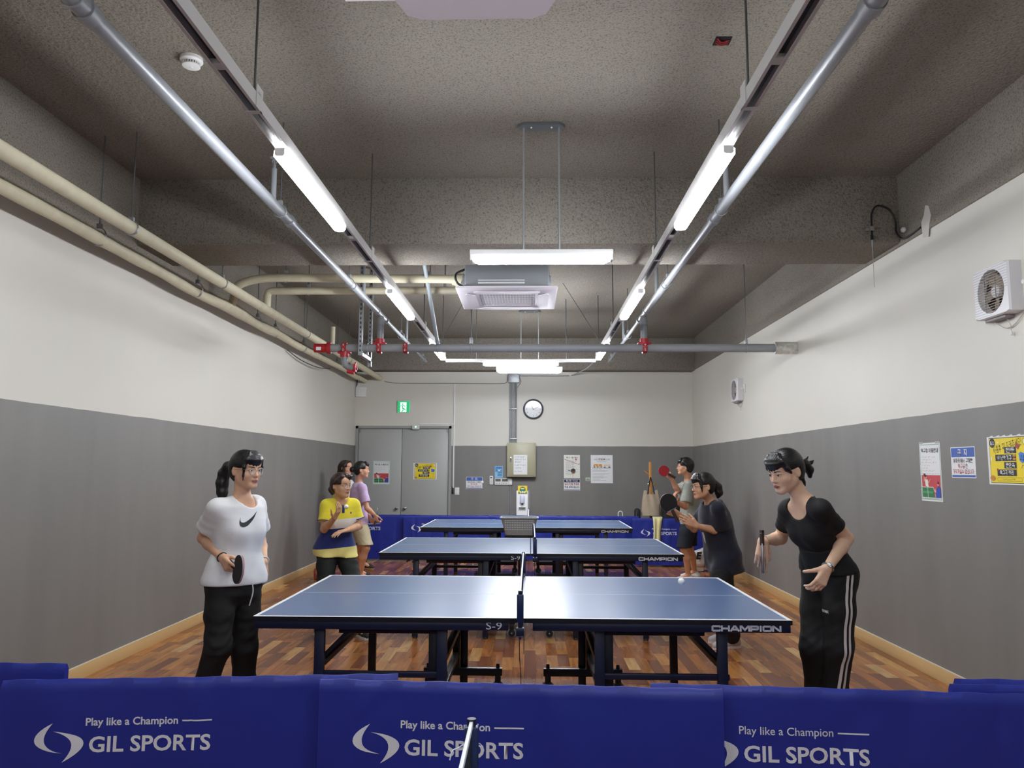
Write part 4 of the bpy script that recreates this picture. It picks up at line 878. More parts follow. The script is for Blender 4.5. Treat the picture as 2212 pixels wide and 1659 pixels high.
def notice_poster(o, X, w, h, label):
    s = Sheet('notice', o, X, w, h, label, 'notice', 'blue and white notices'); e = w / 0.295
    B = ink('3e62b4'); s.poly('print_band', [rect(0.006 * e, h - 0.07 * e, w - 0.006 * e, h - 0.006 * e), rect(0.006 * e, 0.006 * e, w - 0.006 * e, 0.02 * e)], B)
    s.text('공  지', w / 2, h - 0.038 * e, 0.12 * e, 0.04 * e, PAPER, heavy=0.04)
    s.text('아파트에서 구매한', w / 2, h - 0.095 * e, 0.235 * e, 0.029 * e, INK, heavy=0.02)
    s.text('탁구공', w / 2 - 0.02 * e, h - 0.132 * e, 0.082 * e, 0.03 * e, ink('b8384a'), heavy=0.02); s.text('은', w / 2 + 0.042 * e, h - 0.132 * e, 0.026 * e, 0.03 * e, INK, heavy=0.02)
    s.text('가져가실수 없습니다.', w / 2 + 0.003 * e, h - 0.169 * e, 0.265 * e, 0.03 * e, ink('b8384a'), heavy=0.02)
    return s
def yellow_poster(o, X, w, h, label):
    s = Sheet('yellow_poster', o, X, w, h, label, group='yellow posters'); e = w / 0.42
    Yl = ink('f2d92b'); K = ink('26272b')
    s.poly('print_frame', [rect(0.022 * e, 0.008 * e, w - 0.022 * e, h - 0.008 * e)], K, 1); s.poly('print_ground', [rect(0.026 * e, 0.012 * e, w - 0.026 * e, h - 0.012 * e)], Yl, 2)
    s.poly('print_badge', [disc(0.056 * e, h - 0.04 * e, 0.03 * e)], K, 3); s.text('필요', 0.056 * e, h - 0.04 * e, 0.042 * e, 0.022 * e, PAPER, 4, 0.03)
    s.text('사용후 꼭! 지켜주세요!', 0.205 * e, h - 0.062 * e, 0.285 * e, 0.045 * e, ink('5c5212'), 3, 0.012, rot=0.18)
    for (x, y, ww, body) in ((0.235, 0.212, 0.115, '전등'), (0.185, 0.166, 0.205, '냉.난방기구'), (0.228, 0.12, 0.12, '문단속'), (0.19, 0.074, 0.19, '탁구공 정리')):
        s.poly('print_label', [rect(x * e - ww * e / 2, h - 0.30 * e + y * e - 0.02 * e, x * e + ww * e / 2, h - 0.30 * e + y * e + 0.02 * e)], K, 4)
        s.text(body, x * e - (0.012 * e if '냉' in body else 0), h - 0.30 * e + y * e, ww * e * (0.7 if '냉' in body else 0.72), 0.027 * e, PAPER, 5, 0.03)
    zz = h - 0.30 * e
    s.poly('print_burger', [disc(0.272 * e, zz + 0.178 * e, 0.016 * e, 12, 0.5), disc(0.272 * e, zz + 0.158 * e, 0.016 * e, 12, 0.45), disc(0.045 * e, zz + 0.04 * e, 0.028 * e, 12, 0.6)], ink('c9862e'), 6)
    s.poly('print_spice', [disc(0.1 * e, zz + 0.092 * e, 0.009 * e, 8), [(0.285 * e, zz + 0.235 * e), (0.31 * e, zz + 0.215 * e), (0.33 * e, zz + 0.235 * e), (0.3 * e, zz + 0.262 * e)]], ink('a8483c'), 6)
    s.poly('print_blue', [[(0.312 * e, zz + 0.19 * e), (0.335 * e, zz + 0.2 * e), (0.365 * e, zz + 0.19 * e), (0.388 * e, zz + 0.185 * e), (0.375 * e, zz + 0.145 * e), (0.345 * e, zz + 0.13 * e), (0.322 * e, zz + 0.145 * e)]], ink('4c8bdc'), 4)
    s.text('소등', 0.35 * e, zz + 0.165 * e, 0.045 * e, 0.034 * e, ink('17306e'), 5, 0.03, rot=-0.25)
    s.poly('print_line', stroke(rrect(0.09 * e, zz + 0.022 * e, 0.335 * e, zz + 0.044 * e, 0.01 * e) + [(0.335 * e, zz + 0.033 * e)], 0.0016 * e) + stroke([(0.335 * e, zz + 0.1 * e), (0.345 * e, zz + 0.12 * e), (0.365 * e, zz + 0.115 * e), (0.372 * e, zz + 0.095 * e), (0.355 * e, zz + 0.075 * e), (0.36 * e, zz + 0.05 * e), (0.345 * e, zz + 0.045 * e)], 0.003 * e) + stroke(disc(0.375 * e, zz + 0.262 * e, 0.02 * e), 0.002 * e), ink('6a5f10'), 4)
    s.poly('print_egg', [disc(0.04 * e, zz + 0.16 * e, 0.009 * e, 10, 1.4), disc(0.115 * e, zz + 0.262 * e, 0.012 * e, 10, 0.5), disc(0.375 * e, zz + 0.262 * e, 0.012 * e)], ink('ece7cf'), 5)
    rr_ = random.Random(2); s.poly('fine_print', [q for k_ in range(24) for q in stroke([(0.14 * e + 0.0055 * k_ * e, zz + (0.028 + rr_.uniform(0, .01)) * e), (0.144 * e + 0.0055 * k_ * e, zz + (0.028 + rr_.uniform(0, .01)) * e)], 0.002 * e)], ink('4c4410'), 5)
    return s
s = rules_poster((XR, 5.93, 1.287), RIGHTX, 0.297, 0.432, 'tall white rules poster with a red and green picture on the right wall')
for x in (0.0, 0.235): s.poly('clear_tape', [rect(x, s.h - 0.008, x + 0.06, s.h + 0.008)], mat('clear tape', 'b9bcbc', 0.2), 3)
notice_poster((XR, 5.495, 1.463), RIGHTX, 0.295, 0.213, 'blue headed notice between the two posters on the right wall')
s = yellow_poster((XR, 5.057, 1.427), RIGHTX, 0.425, 0.303, 'large yellow poster at the right edge of the picture')
s.poly('torn_tape', [[(x, s.h - 0.004), (x + 0.05, s.h - 0.002), (x + 0.045, s.h + 0.008), (x + 0.02, s.h + 0.004)] for x in (0.02, 0.09, 0.15, 0.22, 0.3)], PAPER, 3)
yd = YB + 0.03
s = rules_poster((-2.879, yd, 1.23), BACKX, 0.297, 0.412, 'white rules poster with a red and green picture on the left door leaf')
MB().box(-2.888, -2.572, yd - 0.0003, yd - 0.0001, 1.221, 1.651).build('clear_sleeve', mat('pale sleeve', 'b7cfc6', 0.35), s.t, smooth=0)
yellow_poster((-2.141, yd, 1.313), BACKX, 0.43, 0.302, 'yellow poster on the right door leaf')
notice_poster((-1.168, YB, 1.148), BACKX, 0.299, 0.217, 'blue headed notice on the back wall beside the double door')
# table tennis tips poster and the shoe notice under it
s = Sheet('tips_poster', (0.618, YB, 1.348), BACKX, 0.293, 0.42, 'white poster with a pink line and a paddle picture on the back wall', paper=mat('cream paper', 'e6e6dc', 0.55))
s.text('탁구  1분 예시', 0.15, 0.372, 0.21, 0.026, INK, heavy=0.03)
rr = random.Random(9)
s.poly('print_lines', [rect(0.03, 0.06 + 0.017 * k, 0.03 + rr.uniform(0.1, 0.24), 0.0645 + 0.017 * k) for k in range(16)], ink('9a9a98'))
s.poly('print_pink', stroke([(0.012, 0.345), (0.06, 0.328), (0.28, 0.245), (0.28, 0.275)], 0.008) + [disc(0.222, 0.338, 0.017)], ink('b8617c'), 2)
s.poly('print_axis', [rect(0.163, 0.012, 0.166, 0.38)], ink('6c4a4a'), 2)
s.poly('print_paddle', [disc(0.17, 0.135, 0.042), [(0.14, 0.12), (0.13, 0.135), (0.075, 0.148), (0.078, 0.138)]], ink('2b3030'), 3); s.poly('print_wood', [[(0.128, 0.118), (0.213, 0.12), (0.2, 0.085), (0.15, 0.083)]], ink('8a4f33'), 4)
s = Sheet('shoe_notice', (0.617, YB, 1.122), BACKX, 0.295, 0.208, 'navy headed notice under the paddle poster on the back wall', 'notice')
NV = ink('1b2450'); s.poly('print_band', [rect(0.006, 0.15, 0.289, 0.202), rect(0.006, 0.008, 0.289, 0.02)], NV)
s.text('탁구장 이용시', 0.147, 0.176, 0.21, 0.034, PAPER, heavy=0.04); s.text('실내 전용 운동화', 0.147, 0.118, 0.262, 0.036, ink('a8434c'), heavy=0.04); s.text('착용 부탁드립니다', 0.147, 0.066, 0.262, 0.036, ink('4a5568'), heavy=0.04)
s = Sheet('floor_poster', (1.108, YB, 1.258), BACKX, 0.40, 0.51, 'white poster with orange wood floor pictures on the back wall')
s.text('스포츠', 0.10, 0.432, 0.085, 0.022, INK, heavy=0.01); s.text('탄성마루', 0.205, 0.434, 0.115, 0.03, INK, heavy=0.045); s.text('의 장점', 0.31, 0.432, 0.075, 0.022, INK, heavy=0.005)
s.poly('print_lines', [rect(0.03, y, 0.03 + l, y + 0.005) for y, l in ((0.245, .16), (0.225, .28), (0.21, .24), (0.17, .3), (0.153, .22), (0.125, .2), (0.108, .27), (0.095, .2), (0.068, .14), (0.05, .25))] + [rect(0.1, 0.4, 0.3, 0.404), rect(0.12, 0.385, 0.28, 0.389)], ink('a6a8ac'))
s.poly('print_wood', [[(0.04, 0.30), (0.06, 0.345), (0.2, 0.345), (0.215, 0.30)], [(0.235, 0.312), (0.26, 0.345), (0.34, 0.345), (0.36, 0.312)]], ink('d99a3f'), 2)
s.poly('print_pale', [[(0.245, 0.318), (0.262, 0.345), (0.335, 0.345), (0.35, 0.318)], disc(0.09, 0.32, 0.01, 10), disc(0.14, 0.33, 0.012, 10)], ink('e6dcc4'), 3)
s.poly('print_dark', [rect(0.238, 0.285, 0.27, 0.3), rect(0.32, 0.285, 0.355, 0.3), rect(0.06, 0.285, 0.075, 0.3), rect(0.12, 0.285, 0.135, 0.3), rect(0.18, 0.285, 0.195, 0.3)], INK, 2)
s.poly('print_base', [rect(0.03, 0.27, 0.22, 0.285), rect(0.228, 0.27, 0.365, 0.283)], ink('9a9ca0'), 2)
s = Sheet('energy_notice', (-0.643, YB, 1.351), BACKX, 0.145, 0.21, 'small light blue temperature notice above the wall controls', 'notice', paper=ink('8ec4e8'))
s.poly('print_band', [rect(0.008, 0.105, 0.137, 0.2)], ink('4c94cf'), 1); s.text('26°', 0.085, 0.138, 0.07, 0.036, PAPER, 2, 0.05)
s.poly('print_bar', [rect(0.05, 0.085 - 0.028 * k, 0.132, 0.099 - 0.028 * k) for k in range(3)] + [rect(0.03, 0.178, 0.125, 0.192), rect(0.034, 0.12, 0.05, 0.134)], ink('2f6fa8'), 2)

# ------------------------------------------------------------------ fittings on the back wall
t = thing('exit_sign', (-2.335, YB, 2.535), 'glowing green running man exit sign above the double door', 'sign')
MB().bbox(-2.452, -2.218, YB - 0.035, YB, 2.536, 2.756, 0.006).build('housing', WHITE_PLASTIC, t)
EX_W = mat('exit sign lit white', 'e8fff2', 0.5, emit=0.17); EX_G = mat('exit sign lit green', '18b870', 0.5, emit=0.13)
o = (-2.446, YB - 0.0355, 2.542); flat('lit_face', [rect(0, 0, 0.222, 0.208)], o, BACKX, (0, 0, 1), EX_G, t)
flat('door_shape', [rect(0.048, 0.006, 0.165, 0.185)], o, BACKX, (0, 0, 1), EX_W, t, 0.0008)
man = stroke([(0.098, 0.128), (0.088, 0.082), (0.108, 0.058), (0.096, 0.03), (0.082, 0.012), (0.074, 0.012)], 0.016) + stroke([(0.092, 0.082), (0.126, 0.066), (0.138, 0.044), (0.152, 0.044)], 0.015) + stroke([(0.1, 0.128), (0.128, 0.122), (0.14, 0.102)], 0.011) + stroke([(0.098, 0.13), (0.076, 0.118), (0.064, 0.124), (0.056, 0.108)], 0.010) + [disc(0.094, 0.152, 0.013, 14)] + [rect(0.165, 0.006, 0.2, 0.05)]
flat('running_man', man, o, BACKX, (0, 0, 1), EX_G, t, 0.0016)
t = thing('junction_box', (-0.30, YB, 3.087), 'galvanised junction box under the ceiling at the top of the conduits', 'box')
MB().bbox(-0.402, -0.198, YB - 0.12, YB, 3.087, 3.277, 0.004).build('casing', GALV, t)
t = thing('conduit_bundle', (-0.31, YB, 1.99), 'five vertical steel conduits between junction box and electrical panel', 'conduit')
for i, x in enumerate((-0.366, -0.340, -0.308, -0.276, -0.252)): MB().cyl((x, YB - 0.018 - 0.03 * (i % 2 == 0), 1.97), (x, YB - 0.018 - 0.03 * (i % 2 == 0), 3.1), 0.011, 10).build('conduit', GALV, t)
for z in (2.05, 2.6): MB().bbox(-0.385, -0.235, YB - 0.06, YB, z, z + 0.02, 0.003).build('saddle', GALV, t)
t = thing('electrical_panel', (-0.155, YB, 1.37), 'beige metal electrical panel with a whiteboard on its door', 'panel')
BEIGE = mat('beige enamel', 'aca88c', 0.4)
MB().bbox(-0.416, 0.104, YB - 0.16, YB, 1.37, 1.984, 0.006).build('casing', BEIGE, t)
dr = MB().bbox(-0.376, 0.085, YB - 0.172, YB - 0.158, 1.395, 1.967, 0.004).build('panel_door', BEIGE, t)
MB().bbox(-0.363, -0.335, YB - 0.178, YB - 0.17, 1.64, 1.73, 0.006).build('latch', CHROME, dr); MB().cyl((-0.349, YB - 0.182, 1.69), (-0.349, YB - 0.176, 1.69), 0.009, 10).build('keyhole', BLACK, dr)
s = Sheet('small_whiteboard', (-0.297, YB - 0.172, 1.412), BACKX, 0.247, 0.352, 'small white board with handwriting stuck to the beige electrical panel', 'whiteboard', th=0.006)
rr = random.Random(4); st = []
for row, (n, y) in enumerate(((9, 0.315), (9, 0.27), (6, 0.225), (9, 0.17), (5, 0.118), (6, 0.055))):
    x = 0.022
    for k in range(n):
        pts = [(x + rr.uniform(0, 0.013), y + rr.uniform(-0.012, 0.012)) for _ in range(4)]; st += stroke(pts, 0.0035); x += rr.uniform(0.017, 0.026)
        if x > 0.225: break
s.poly('handwriting', st, INK)
t = thing('wall_clock', (0.059, YB, 2.607), 'round black rimmed wall clock with white face', 'clock'); c = (0.059, YB, 2.607)
MB().lathe([(0.187, 0), (0.189, 0.03), (0.18, 0.048), (0.165, 0.05), (0.155, 0.034), (0.155, 0.012)], c, (0, -1, 0), 48).build('rim', mat('dark navy rim', '1a1e30', 0.3), t)
fc = MB().lathe([(0.156, 0.012), (0.156, 0.02)], c, (0, -1, 0), 40).build('dial', mat('clock dial', 'e8ecec', 0.4), t)
for i in range(1, 13):
    a = math.radians(90 - 30 * i); text('numeral', str(i), (c[0] + 0.125 * math.cos(a), YB - 0.0206, c[2] + 0.125 * math.sin(a)), BACKX, (0, 0, 1), None, 0.028, GREYINK, fc, 0.01)
def hand(name, deg, l, wd, m, y, tail=0.02):
    a = math.radians(90 - deg); dx, dz = math.cos(a), math.sin(a)
    MB().bar((c[0] - dx * tail, y, c[2] - dz * tail), (c[0] + dx * l, y, c[2] + dz * l), wd, 0.002, (0, 1, 0)).build(name, m, t, smooth=0)
hand('hour_hand', 333, 0.08, 0.007, INK, YB - 0.023); hand('minute_hand', 66, 0.12, 0.005, INK, YB - 0.026); hand('second_hand', 112, 0.1, 0.0025, RED, YB - 0.028, 0.04)
MB().lathe([(0.157, 0.0415), (0.157, 0.043)], c, (0, -1, 0), 40).build('glass', mat('clear glass', 'ffffff', 0.05, alpha=0.1), t)
t = thing('cable_box', (-3.15, YB, 2.825), 'small white square box in the far left corner under the ceiling', 'box')
MB().bbox(-3.228, -3.04, YB - 0.07, YB, 2.825, 3.013, 0.006).build('casing', WHITE_PLASTIC, t); MB().cyl((-3.21, YB - 0.03, 3.01), (-3.21, YB - 0.03, 3.2), 0.009, 8).build('feed_cable', BLACK, t)
MB().cyl((-3.20, YB - 0.03, 3.01), (-3.20, YB - 0.03, 3.04), 0.013, 10).build('gland', WHITE_PLASTIC, t)
t = thing('trunking', (-1.4, YB, 1.16), 'white cable trunking running up the back wall beside the door', 'trunking')
MB().bbox(-1.413, -1.387, YB - 0.016, YB, 1.165, 3.07, 0.003).build('vertical_run', WHITE_PLASTIC, t); MB().bbox(-2.05, -1.413, YB - 0.016, YB, 2.318, 2.338, 0.003).build('horizontal_run', WHITE_PLASTIC, t)
t = thing('door_sensor', (-2.1, YB, 2.227), 'small lit emergency lamp on the door frame', 'sensor')
MB().bbox(-2.17, -2.032, YB - 0.055, YB - 0.015, 2.227, 2.312, 0.006).build('casing', mat('clear casing', 'cfd6d0', 0.2), t); MB().sphere((-2.1, YB - 0.056, 2.275), 0.013, 10, 8).build('led', mat('lit green led', 'a8ffb0', 0.4, emit=0.5), t)
def plate(name, x0, x1, z0, z1, label, m, th=0.012, rows=0):
    t = thing(name, ((x0 + x1) / 2, YB, z0), label, 'switch'); MB().bbox(x0, x1, YB - th, YB, z0, z1, 0.004).build('plate', m, t)
    for k in range(rows):
        h = (z1 - z0 - 0.03) / rows; MB().bbox(x0 + 0.012, x1 - 0.012, YB - th - 0.004, YB - th, z0 + 0.017 + h * k, z0 + 0.011 + h * (k + 1), 0.002).build('rocker', WHITE_PLASTIC, t)
plate('light_switch', -1.369, -1.291, 1.038, 1.171, 'white multi rocker light switch beside the grey door', WHITE_PLASTIC, rows=4)
plate('black_switch', -1.429, -1.393, 1.054, 1.188, 'narrow black switch next to the door frame', BLACK, rows=0)
t = thing('remote_control', (-0.705, YB, 1.225), 'white remote control in its wall holder', 'remote')
MB().bbox(-0.738, -0.674, YB - 0.03, YB, 1.225, 1.384, 0.008).build('casing', WHITE_PLASTIC, t); MB().box(-0.724, -0.69, YB - 0.0312, YB - 0.03, 1.34, 1.365).build('display', mat('lcd grey', '5b615c', 0.3), t)
for k in range(3): MB().box(-0.72, -0.692, YB - 0.0315, YB - 0.03, 1.25 + 0.026 * k, 1.262 + 0.026 * k).build('button', mat('button grey', 'c9c9c7', 0.5), t)
for k, x in enumerate((-0.642, -0.518)):
    t = thing('wall_controller', (x + 0.06, YB, 1.218), 'white wall controller with grey screen, %s of the pair under the blue notice' % ('left' if k == 0 else 'right'), 'controller', 'wall controllers')
    MB().bbox(x, x + 0.12, YB - 0.02, YB, 1.218, 1.342, 0.005).build('casing', WHITE_PLASTIC, t); MB().box(x + 0.01, x + 0.108, YB - 0.0212, YB - 0.02, 1.283, 1.331).build('display', mat('lcd grey', '5b615c', 0.3), t)
    for q in range(2): MB().bbox(x + 0.02 + 0.05 * q, x + 0.05 + 0.05 * q, YB - 0.023, YB - 0.02, 1.236, 1.262, 0.001).build('button', mat('button grey', 'c9c9c7', 0.5), t)
t = thing('socket_switch', (-0.36, YB, 1.218), 'white socket box under the electrical panel with a conduit below', 'socket')
MB().bbox(-0.40, -0.325, YB - 0.035, YB, 1.222, 1.34, 0.005).build('casing', WHITE_PLASTIC, t)
for k in range(2): MB().bbox(-0.385, -0.34, YB - 0.04, YB - 0.034, 1.24 + 0.05 * k, 1.28 + 0.05 * k, 0.002).build('rocker', WHITE_PLASTIC, t)
MB().cyl((-0.362, YB - 0.018, 0.1), (-0.362, YB - 0.018, 1.222), 0.012, 10).build('conduit', GALV, t)
MB().tube(smoothpath([(-0.36, YB - 0.03, 1.37), (-0.35, YB - 0.04, 1.35), (-0.315, YB - 0.03, 1.3), (-0.31, YB - 0.03, 1.24), (-0.345, YB - 0.03, 1.19)]), 0.004, 6).build('cable', GALV, t)
t = thing('thermostat', (1.054, YB, 1.29), 'small white thermostat with green screen between the back wall posters', 'thermostat')
MB().bbox(1.012, 1.097, YB - 0.02, YB, 1.29, 1.358, 0.006).build('casing', WHITE_PLASTIC, t); MB().box(1.022, 1.087, YB - 0.0212, YB - 0.02, 1.3, 1.348).build('display', mat('lcd green', '93a286', 0.3), t)
CB = mat('grey cable', '7b7b76', 0.5)
tag(MB().tube(smoothpath([(-2.70, YB - 0.02, 3.12), (-2.6, YB - 0.015, 3.10), (-2.4, YB - 0.015, 3.085), (-1.5, YB - 0.012, 3.083), (-0.6, YB - 0.012, 3.08), (-0.45, YB - 0.015, 3.095), (-0.42, YB - 0.02, 3.15), (-0.405, YB - 0.03, 3.25)]), 0.006, 6).build('wall_cable', CB), 'grey cable along the top of the back wall left of the junction box', 'cable')
tag(MB().tube(smoothpath([(-0.2, YB - 0.03, 3.222), (0.6, YB - 0.02, 3.222), (0.78, YB - 0.02, 3.235), (0.86, 13.5, 3.22), (0.9, 12.0, 3.1), (0.925, 10.6, 3.04)]), 0.009, 8).build('wall_conduit', GALV), 'thin steel conduit from the junction box to the right lamp rail', 'conduit')
tag(MB().tube(smoothpath([(-0.2, YB - 0.04, 3.2), (-0.17, YB - 0.04, 3.12), (-0.2, YB - 0.04, 3.05), (-0.245, YB - 0.035, 3.0)]), 0.005, 6).build('loose_cable', CB), 'short grey cable looping at the right of the junction box', 'cable')
# hand sanitiser stand
t = thing('sanitizer_stand', (-0.13, 13.28, 0), 'white floor standing hand sanitiser dispenser before the back wall', 'dispenser')
MB().bbox(-0.235, -0.03, 13.2, 13.36, 0.0, 1.142, 0.02, 3).build('column', WHITE_PLASTIC, t)
MB().bbox(-0.17, -0.095, 13.13, 13.21, 0.93, 1.07, 0.02, 3).build('nozzle_head', mat('pale lilac plastic', 'cfd0e6', 0.35), t); MB().cyl((-0.133, 13.15, 0.905), (-0.133, 13.15, 0.935), 0.014, 10).build('nozzle', BLACK, t)
MB().bbox(-0.19, -0.075, 13.14, 13.22, 0.86, 0.875, 0.006).build('drip_tray', WHITE_PLASTIC, t); MB().box(-0.028, -0.012, 13.3, 13.33, 0.7, 1.15).build('side_rail', GALV, t, smooth=0)
s = Sheet('sanitizer_card', (-0.205, 13.195, 1.088), BACKX, 0.158, 0.14, 'yellow and green card on top of the hand sanitiser', 'card', paper=ink('e9c832'))
s.poly('print_green', [disc(0.079, 0.07, 0.052), rect(0.004, 0.004, 0.154, 0.03)], ink('3d7d5c'), 1); s.poly('print_pale', [rect(0.05, 0.08, 0.108, 0.1), disc(0.045, 0.03, 0.016, 12), disc(0.079, 0.032, 0.017, 12), disc(0.113, 0.03, 0.016, 12)], ink('e8e2b0'), 2)

# ------------------------------------------------------------------ extractor fans on the right wall
FANW = mat('white fan plastic', 'e4e4e6', 0.4); FAND = mat('dark fan inside', '4a4038', 0.7); FANB = mat('grey brown blade', '9a8f82', 0.5)
def wall_fan(yc, zc, label, w=0.36, h=0.325):
    t = thing('extractor_fan', (XR, yc, zc), label, 'fan', 'extractor fans'); x0 = XR - 0.085
    def rr_(hw, hh): return [(-hw, -hh), (hw, -hh), (hw, hh), (-hw, hh)]
    # square frame with a round opening
    R = 0.138; n = 40; vs = []; fs = []
    def sq(a):
        c_, s_ = math.cos(a), math.sin(a); k = 1 / max(abs(c_) / (w / 2), abs(s_) / (h / 2)); return c_ * k, s_ * k
    rings = []
    for i in range(n):
        a = 2 * math.pi * (i + 0.5) / n; sx, sz = sq(a)
        rings.append([(XR, sx, sz), (x0 + 0.012, sx, sz), (x0, sx * 0.96, sz * 0.96), (x0, R * math.cos(a), R * math.sin(a)), (x0 + 0.05, R * 0.94 * math.cos(a), R * 0.94 * math.sin(a))])
    for r_ in rings: vs += [(p[0], yc - p[1], zc + p[2]) for p in r_]
    for i in range(n):
        j = (i + 1) % n
        for k in range(4): fs.append((i * 5 + k, i * 5 + k + 1, j * 5 + k + 1, j * 5 + k))
    b = MB(); b.add(vs, fs); b.build('frame', FANW, t, smooth=30)
    MB().lathe([(R * 0.95, 0), (R * 0.95, 0.004)], (x0 + 0.072, yc, zc), (-1, 0, 0), 32).build('back_plate', FAND, t)
    for k in range(5):
        a = k * 2 * math.pi / 5; u = Vector((0, math.cos(a), math.sin(a))); v = Vector((0, -math.sin(a), math.cos(a))); c_ = Vector((x0 + 0.05, yc, zc))
        b = MB(); pr = [(0.03, -0.02), (0.075, -0.05), (0.122, -0.045), (0.125, 0.02), (0.08, 0.035), (0.03, 0.018)]
        vs = [c_ + u * p + v * q + Vector((q * 0.3 + o_, 0, 0)) for o_ in (0, 0.003) for p, q in pr]
        b.add(vs, [(0, 1, 2, 3, 4, 5), (11, 10, 9, 8, 7, 6)] + [(i, (i + 1) % 6, 6 + (i + 1) % 6, 6 + i) for i in range(6)]); b.build('blade', FANB, t)
    MB().lathe([(0.04, 0), (0.04, 0.025), (0.03, 0.034), (0.001, 0.036)], (x0 + 0.055, yc, zc), (-1, 0, 0), 24).build('hub', FANW, t)
    for i in range(19):
        z = zc - h / 2 * 0.9 + h * 0.9 * i / 18; inside = abs(z - zc) < R
        half = math.sqrt(max(0, R * R - (z - zc) ** 2)) if inside else 0
        if inside: MB().cyl((x0 - 0.002, yc - half, z), (x0 - 0.002, yc + half, z), 0.0022, 6).build('grille_bar', mat('grille wire', 'a89c8e', 0.4), t)
    for y in (yc - 0.05, yc + 0.06): MB().cyl((x0 + 0.002, y, zc - 0.125), (x0 + 0.002, y, zc + 0.125), 0.002, 6).build('grille_stay', mat('grille stay', '6a5c50', 0.4), t)
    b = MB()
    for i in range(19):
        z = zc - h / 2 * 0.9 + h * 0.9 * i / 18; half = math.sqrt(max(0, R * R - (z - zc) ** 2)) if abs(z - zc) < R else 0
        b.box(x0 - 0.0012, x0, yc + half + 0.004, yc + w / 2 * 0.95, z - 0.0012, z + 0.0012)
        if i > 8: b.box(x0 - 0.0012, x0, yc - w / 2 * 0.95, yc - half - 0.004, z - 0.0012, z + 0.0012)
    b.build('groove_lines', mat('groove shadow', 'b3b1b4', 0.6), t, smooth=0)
    MB().bbox(XR - 0.06, XR - 0.005, yc - 0.09, yc + 0.12, zc - h / 2 - 0.018, zc - h / 2, 0.004).build('mount_rail', mat('brown grey rail', '8d8486', 0.5), t)
    W_ = mat('pale wire', 'bdb7ac', 0.5)
    MB().tube(smoothpath([(XR - 0.03, yc + 0.07, zc - h / 2 - 0.02), (XR - 0.02, yc + 0.03, zc - h / 2 - 0.05), (XR - 0.015, yc - 0.03, zc - h / 2 - 0.075), (XR - 0.012, yc - 0.12, zc - h / 2 - 0.055), (XR - 0.012, yc - 0.24, zc - h / 2 + 0.04), (XR - 0.02, yc - 0.25, zc - 0.01)]), 0.003, 6).build('power_wire', W_, t)
    MB().tube(smoothpath([(XR - 0.03, yc - 0.06, zc - h / 2 - 0.02), (XR - 0.02, yc - 0.07, zc - h / 2 - 0.06), (XR - 0.02, yc - 0.075, zc - h / 2 - 0.1)]), 0.002, 6).build('pull_cord', W_, t)
    MB().lathe([(0.004, 0), (0.008, -0.012), (0.008, -0.03)], (XR - 0.02, yc - 0.075, zc - h / 2 - 0.1), n=10).build('pull_knob', WHITE_PLASTIC, t)
    k = thing('fan_socket', (XR, yc - 0.26, zc), label.replace('extractor fan', 'socket beside the extractor fan'), 'socket', 'fan sockets')
    MB().bbox(XR - 0.014, XR, yc - 0.3, yc - 0.22, zc - 0.06, zc + 0.06, 0.004).build('plate', WHITE_PLASTIC, k); MB().cyl((XR - 0.05, yc - 0.26, zc), (XR - 0.012, yc - 0.26, zc), 0.014, 10).build('plug', WHITE_PLASTIC, k)
wall_fan(4.775, 2.632, 'white square extractor fan at the upper right edge')
wall_fan(10.86, 2.632, 'white square extractor fan far back on the right wall')

# ------------------------------------------------------------------ loose things at the back
BALL_O = mat('orange ball', 'f08a2c', 0.45); BALL_W = mat('white ball', 'f0efe9', 0.4)
def ball(p, m, label, group='table tennis balls'):
    t = thing('tennis_ball', (p[0], p[1], p[2] - 0.02), label, 'ball', group)
    MB().sphere(p, 0.02, 20, 14).build('shell', m, t)
    MB().torus(p, (0.3, 0.2, 1), 0.0199, 0.0003, 24, 4).build('seam', mat('ball seam', 'd8d4cc', 0.5) if m is BALL_W else m, t)
ball((0.887, 4.6, 0.862), BALL_W, 'white ball in flight above the right half of the nearest table')
ball((-1.74, 11.55, 0.02), BALL_O, 'orange ball on the floor near the table leg at the left')
ball((-1.045, 12.45, 0.02), BALL_O, 'orange ball on the floor at the foot of the back barrier')
ball((-0.914, 12.5, 0.02), BALL_W, 'white ball on the floor beside the orange one at the back barrier')
ball((-1.60, 6.70, 1.18), BALL_W, 'white ball tossed up before the yellow shirt player')
ball((-0.80, 12.95, 1.29), BALL_W, 'white ball flying before the blue notice on the back wall')
# ball basket on a stand
t = thing('ball_basket', (-0.127, 9.3, 0), 'grey perforated plastic ball basket on a black stand between the tables', 'basket')
GB = mat('grey basket plastic', '8f9395', 0.5)
def rring(hw, hd, z, cx=-0.127, cy=9.3, r=0.04): return [(cx + x, cy + y, z) for x, y in rrect(-hw, -hd, hw, hd, r, 3)]
b = MB(); nz = 6; k = 16
rows = [rring(0.165 + 0.05 * j / nz, 0.115 + 0.04 * j / nz, 0.735 + 0.195 * j / nz) for j in range(nz + 1)]
inner = [[(-0.127 + (x + 0.127) * 0.96, 9.3 + (y - 9.3) * 0.95, z + 0.004) for x, y, z in r] for r in rows]
vs = [p for r in rows for p in r]; fs = [(j * k + i, j * k + (i + 1) % k, (j + 1) * k + (i + 1) % k, (j + 1) * k + i) for j in range(nz) for i in range(k)]
o_ = len(vs); vs += [p for r in inner for p in r]; fs += [(o_ + j * k + (i + 1) % k, o_ + j * k + i, o_ + (j + 1) * k + i, o_ + (j + 1) * k + (i + 1) % k) for j in range(nz) for i in range(k)]
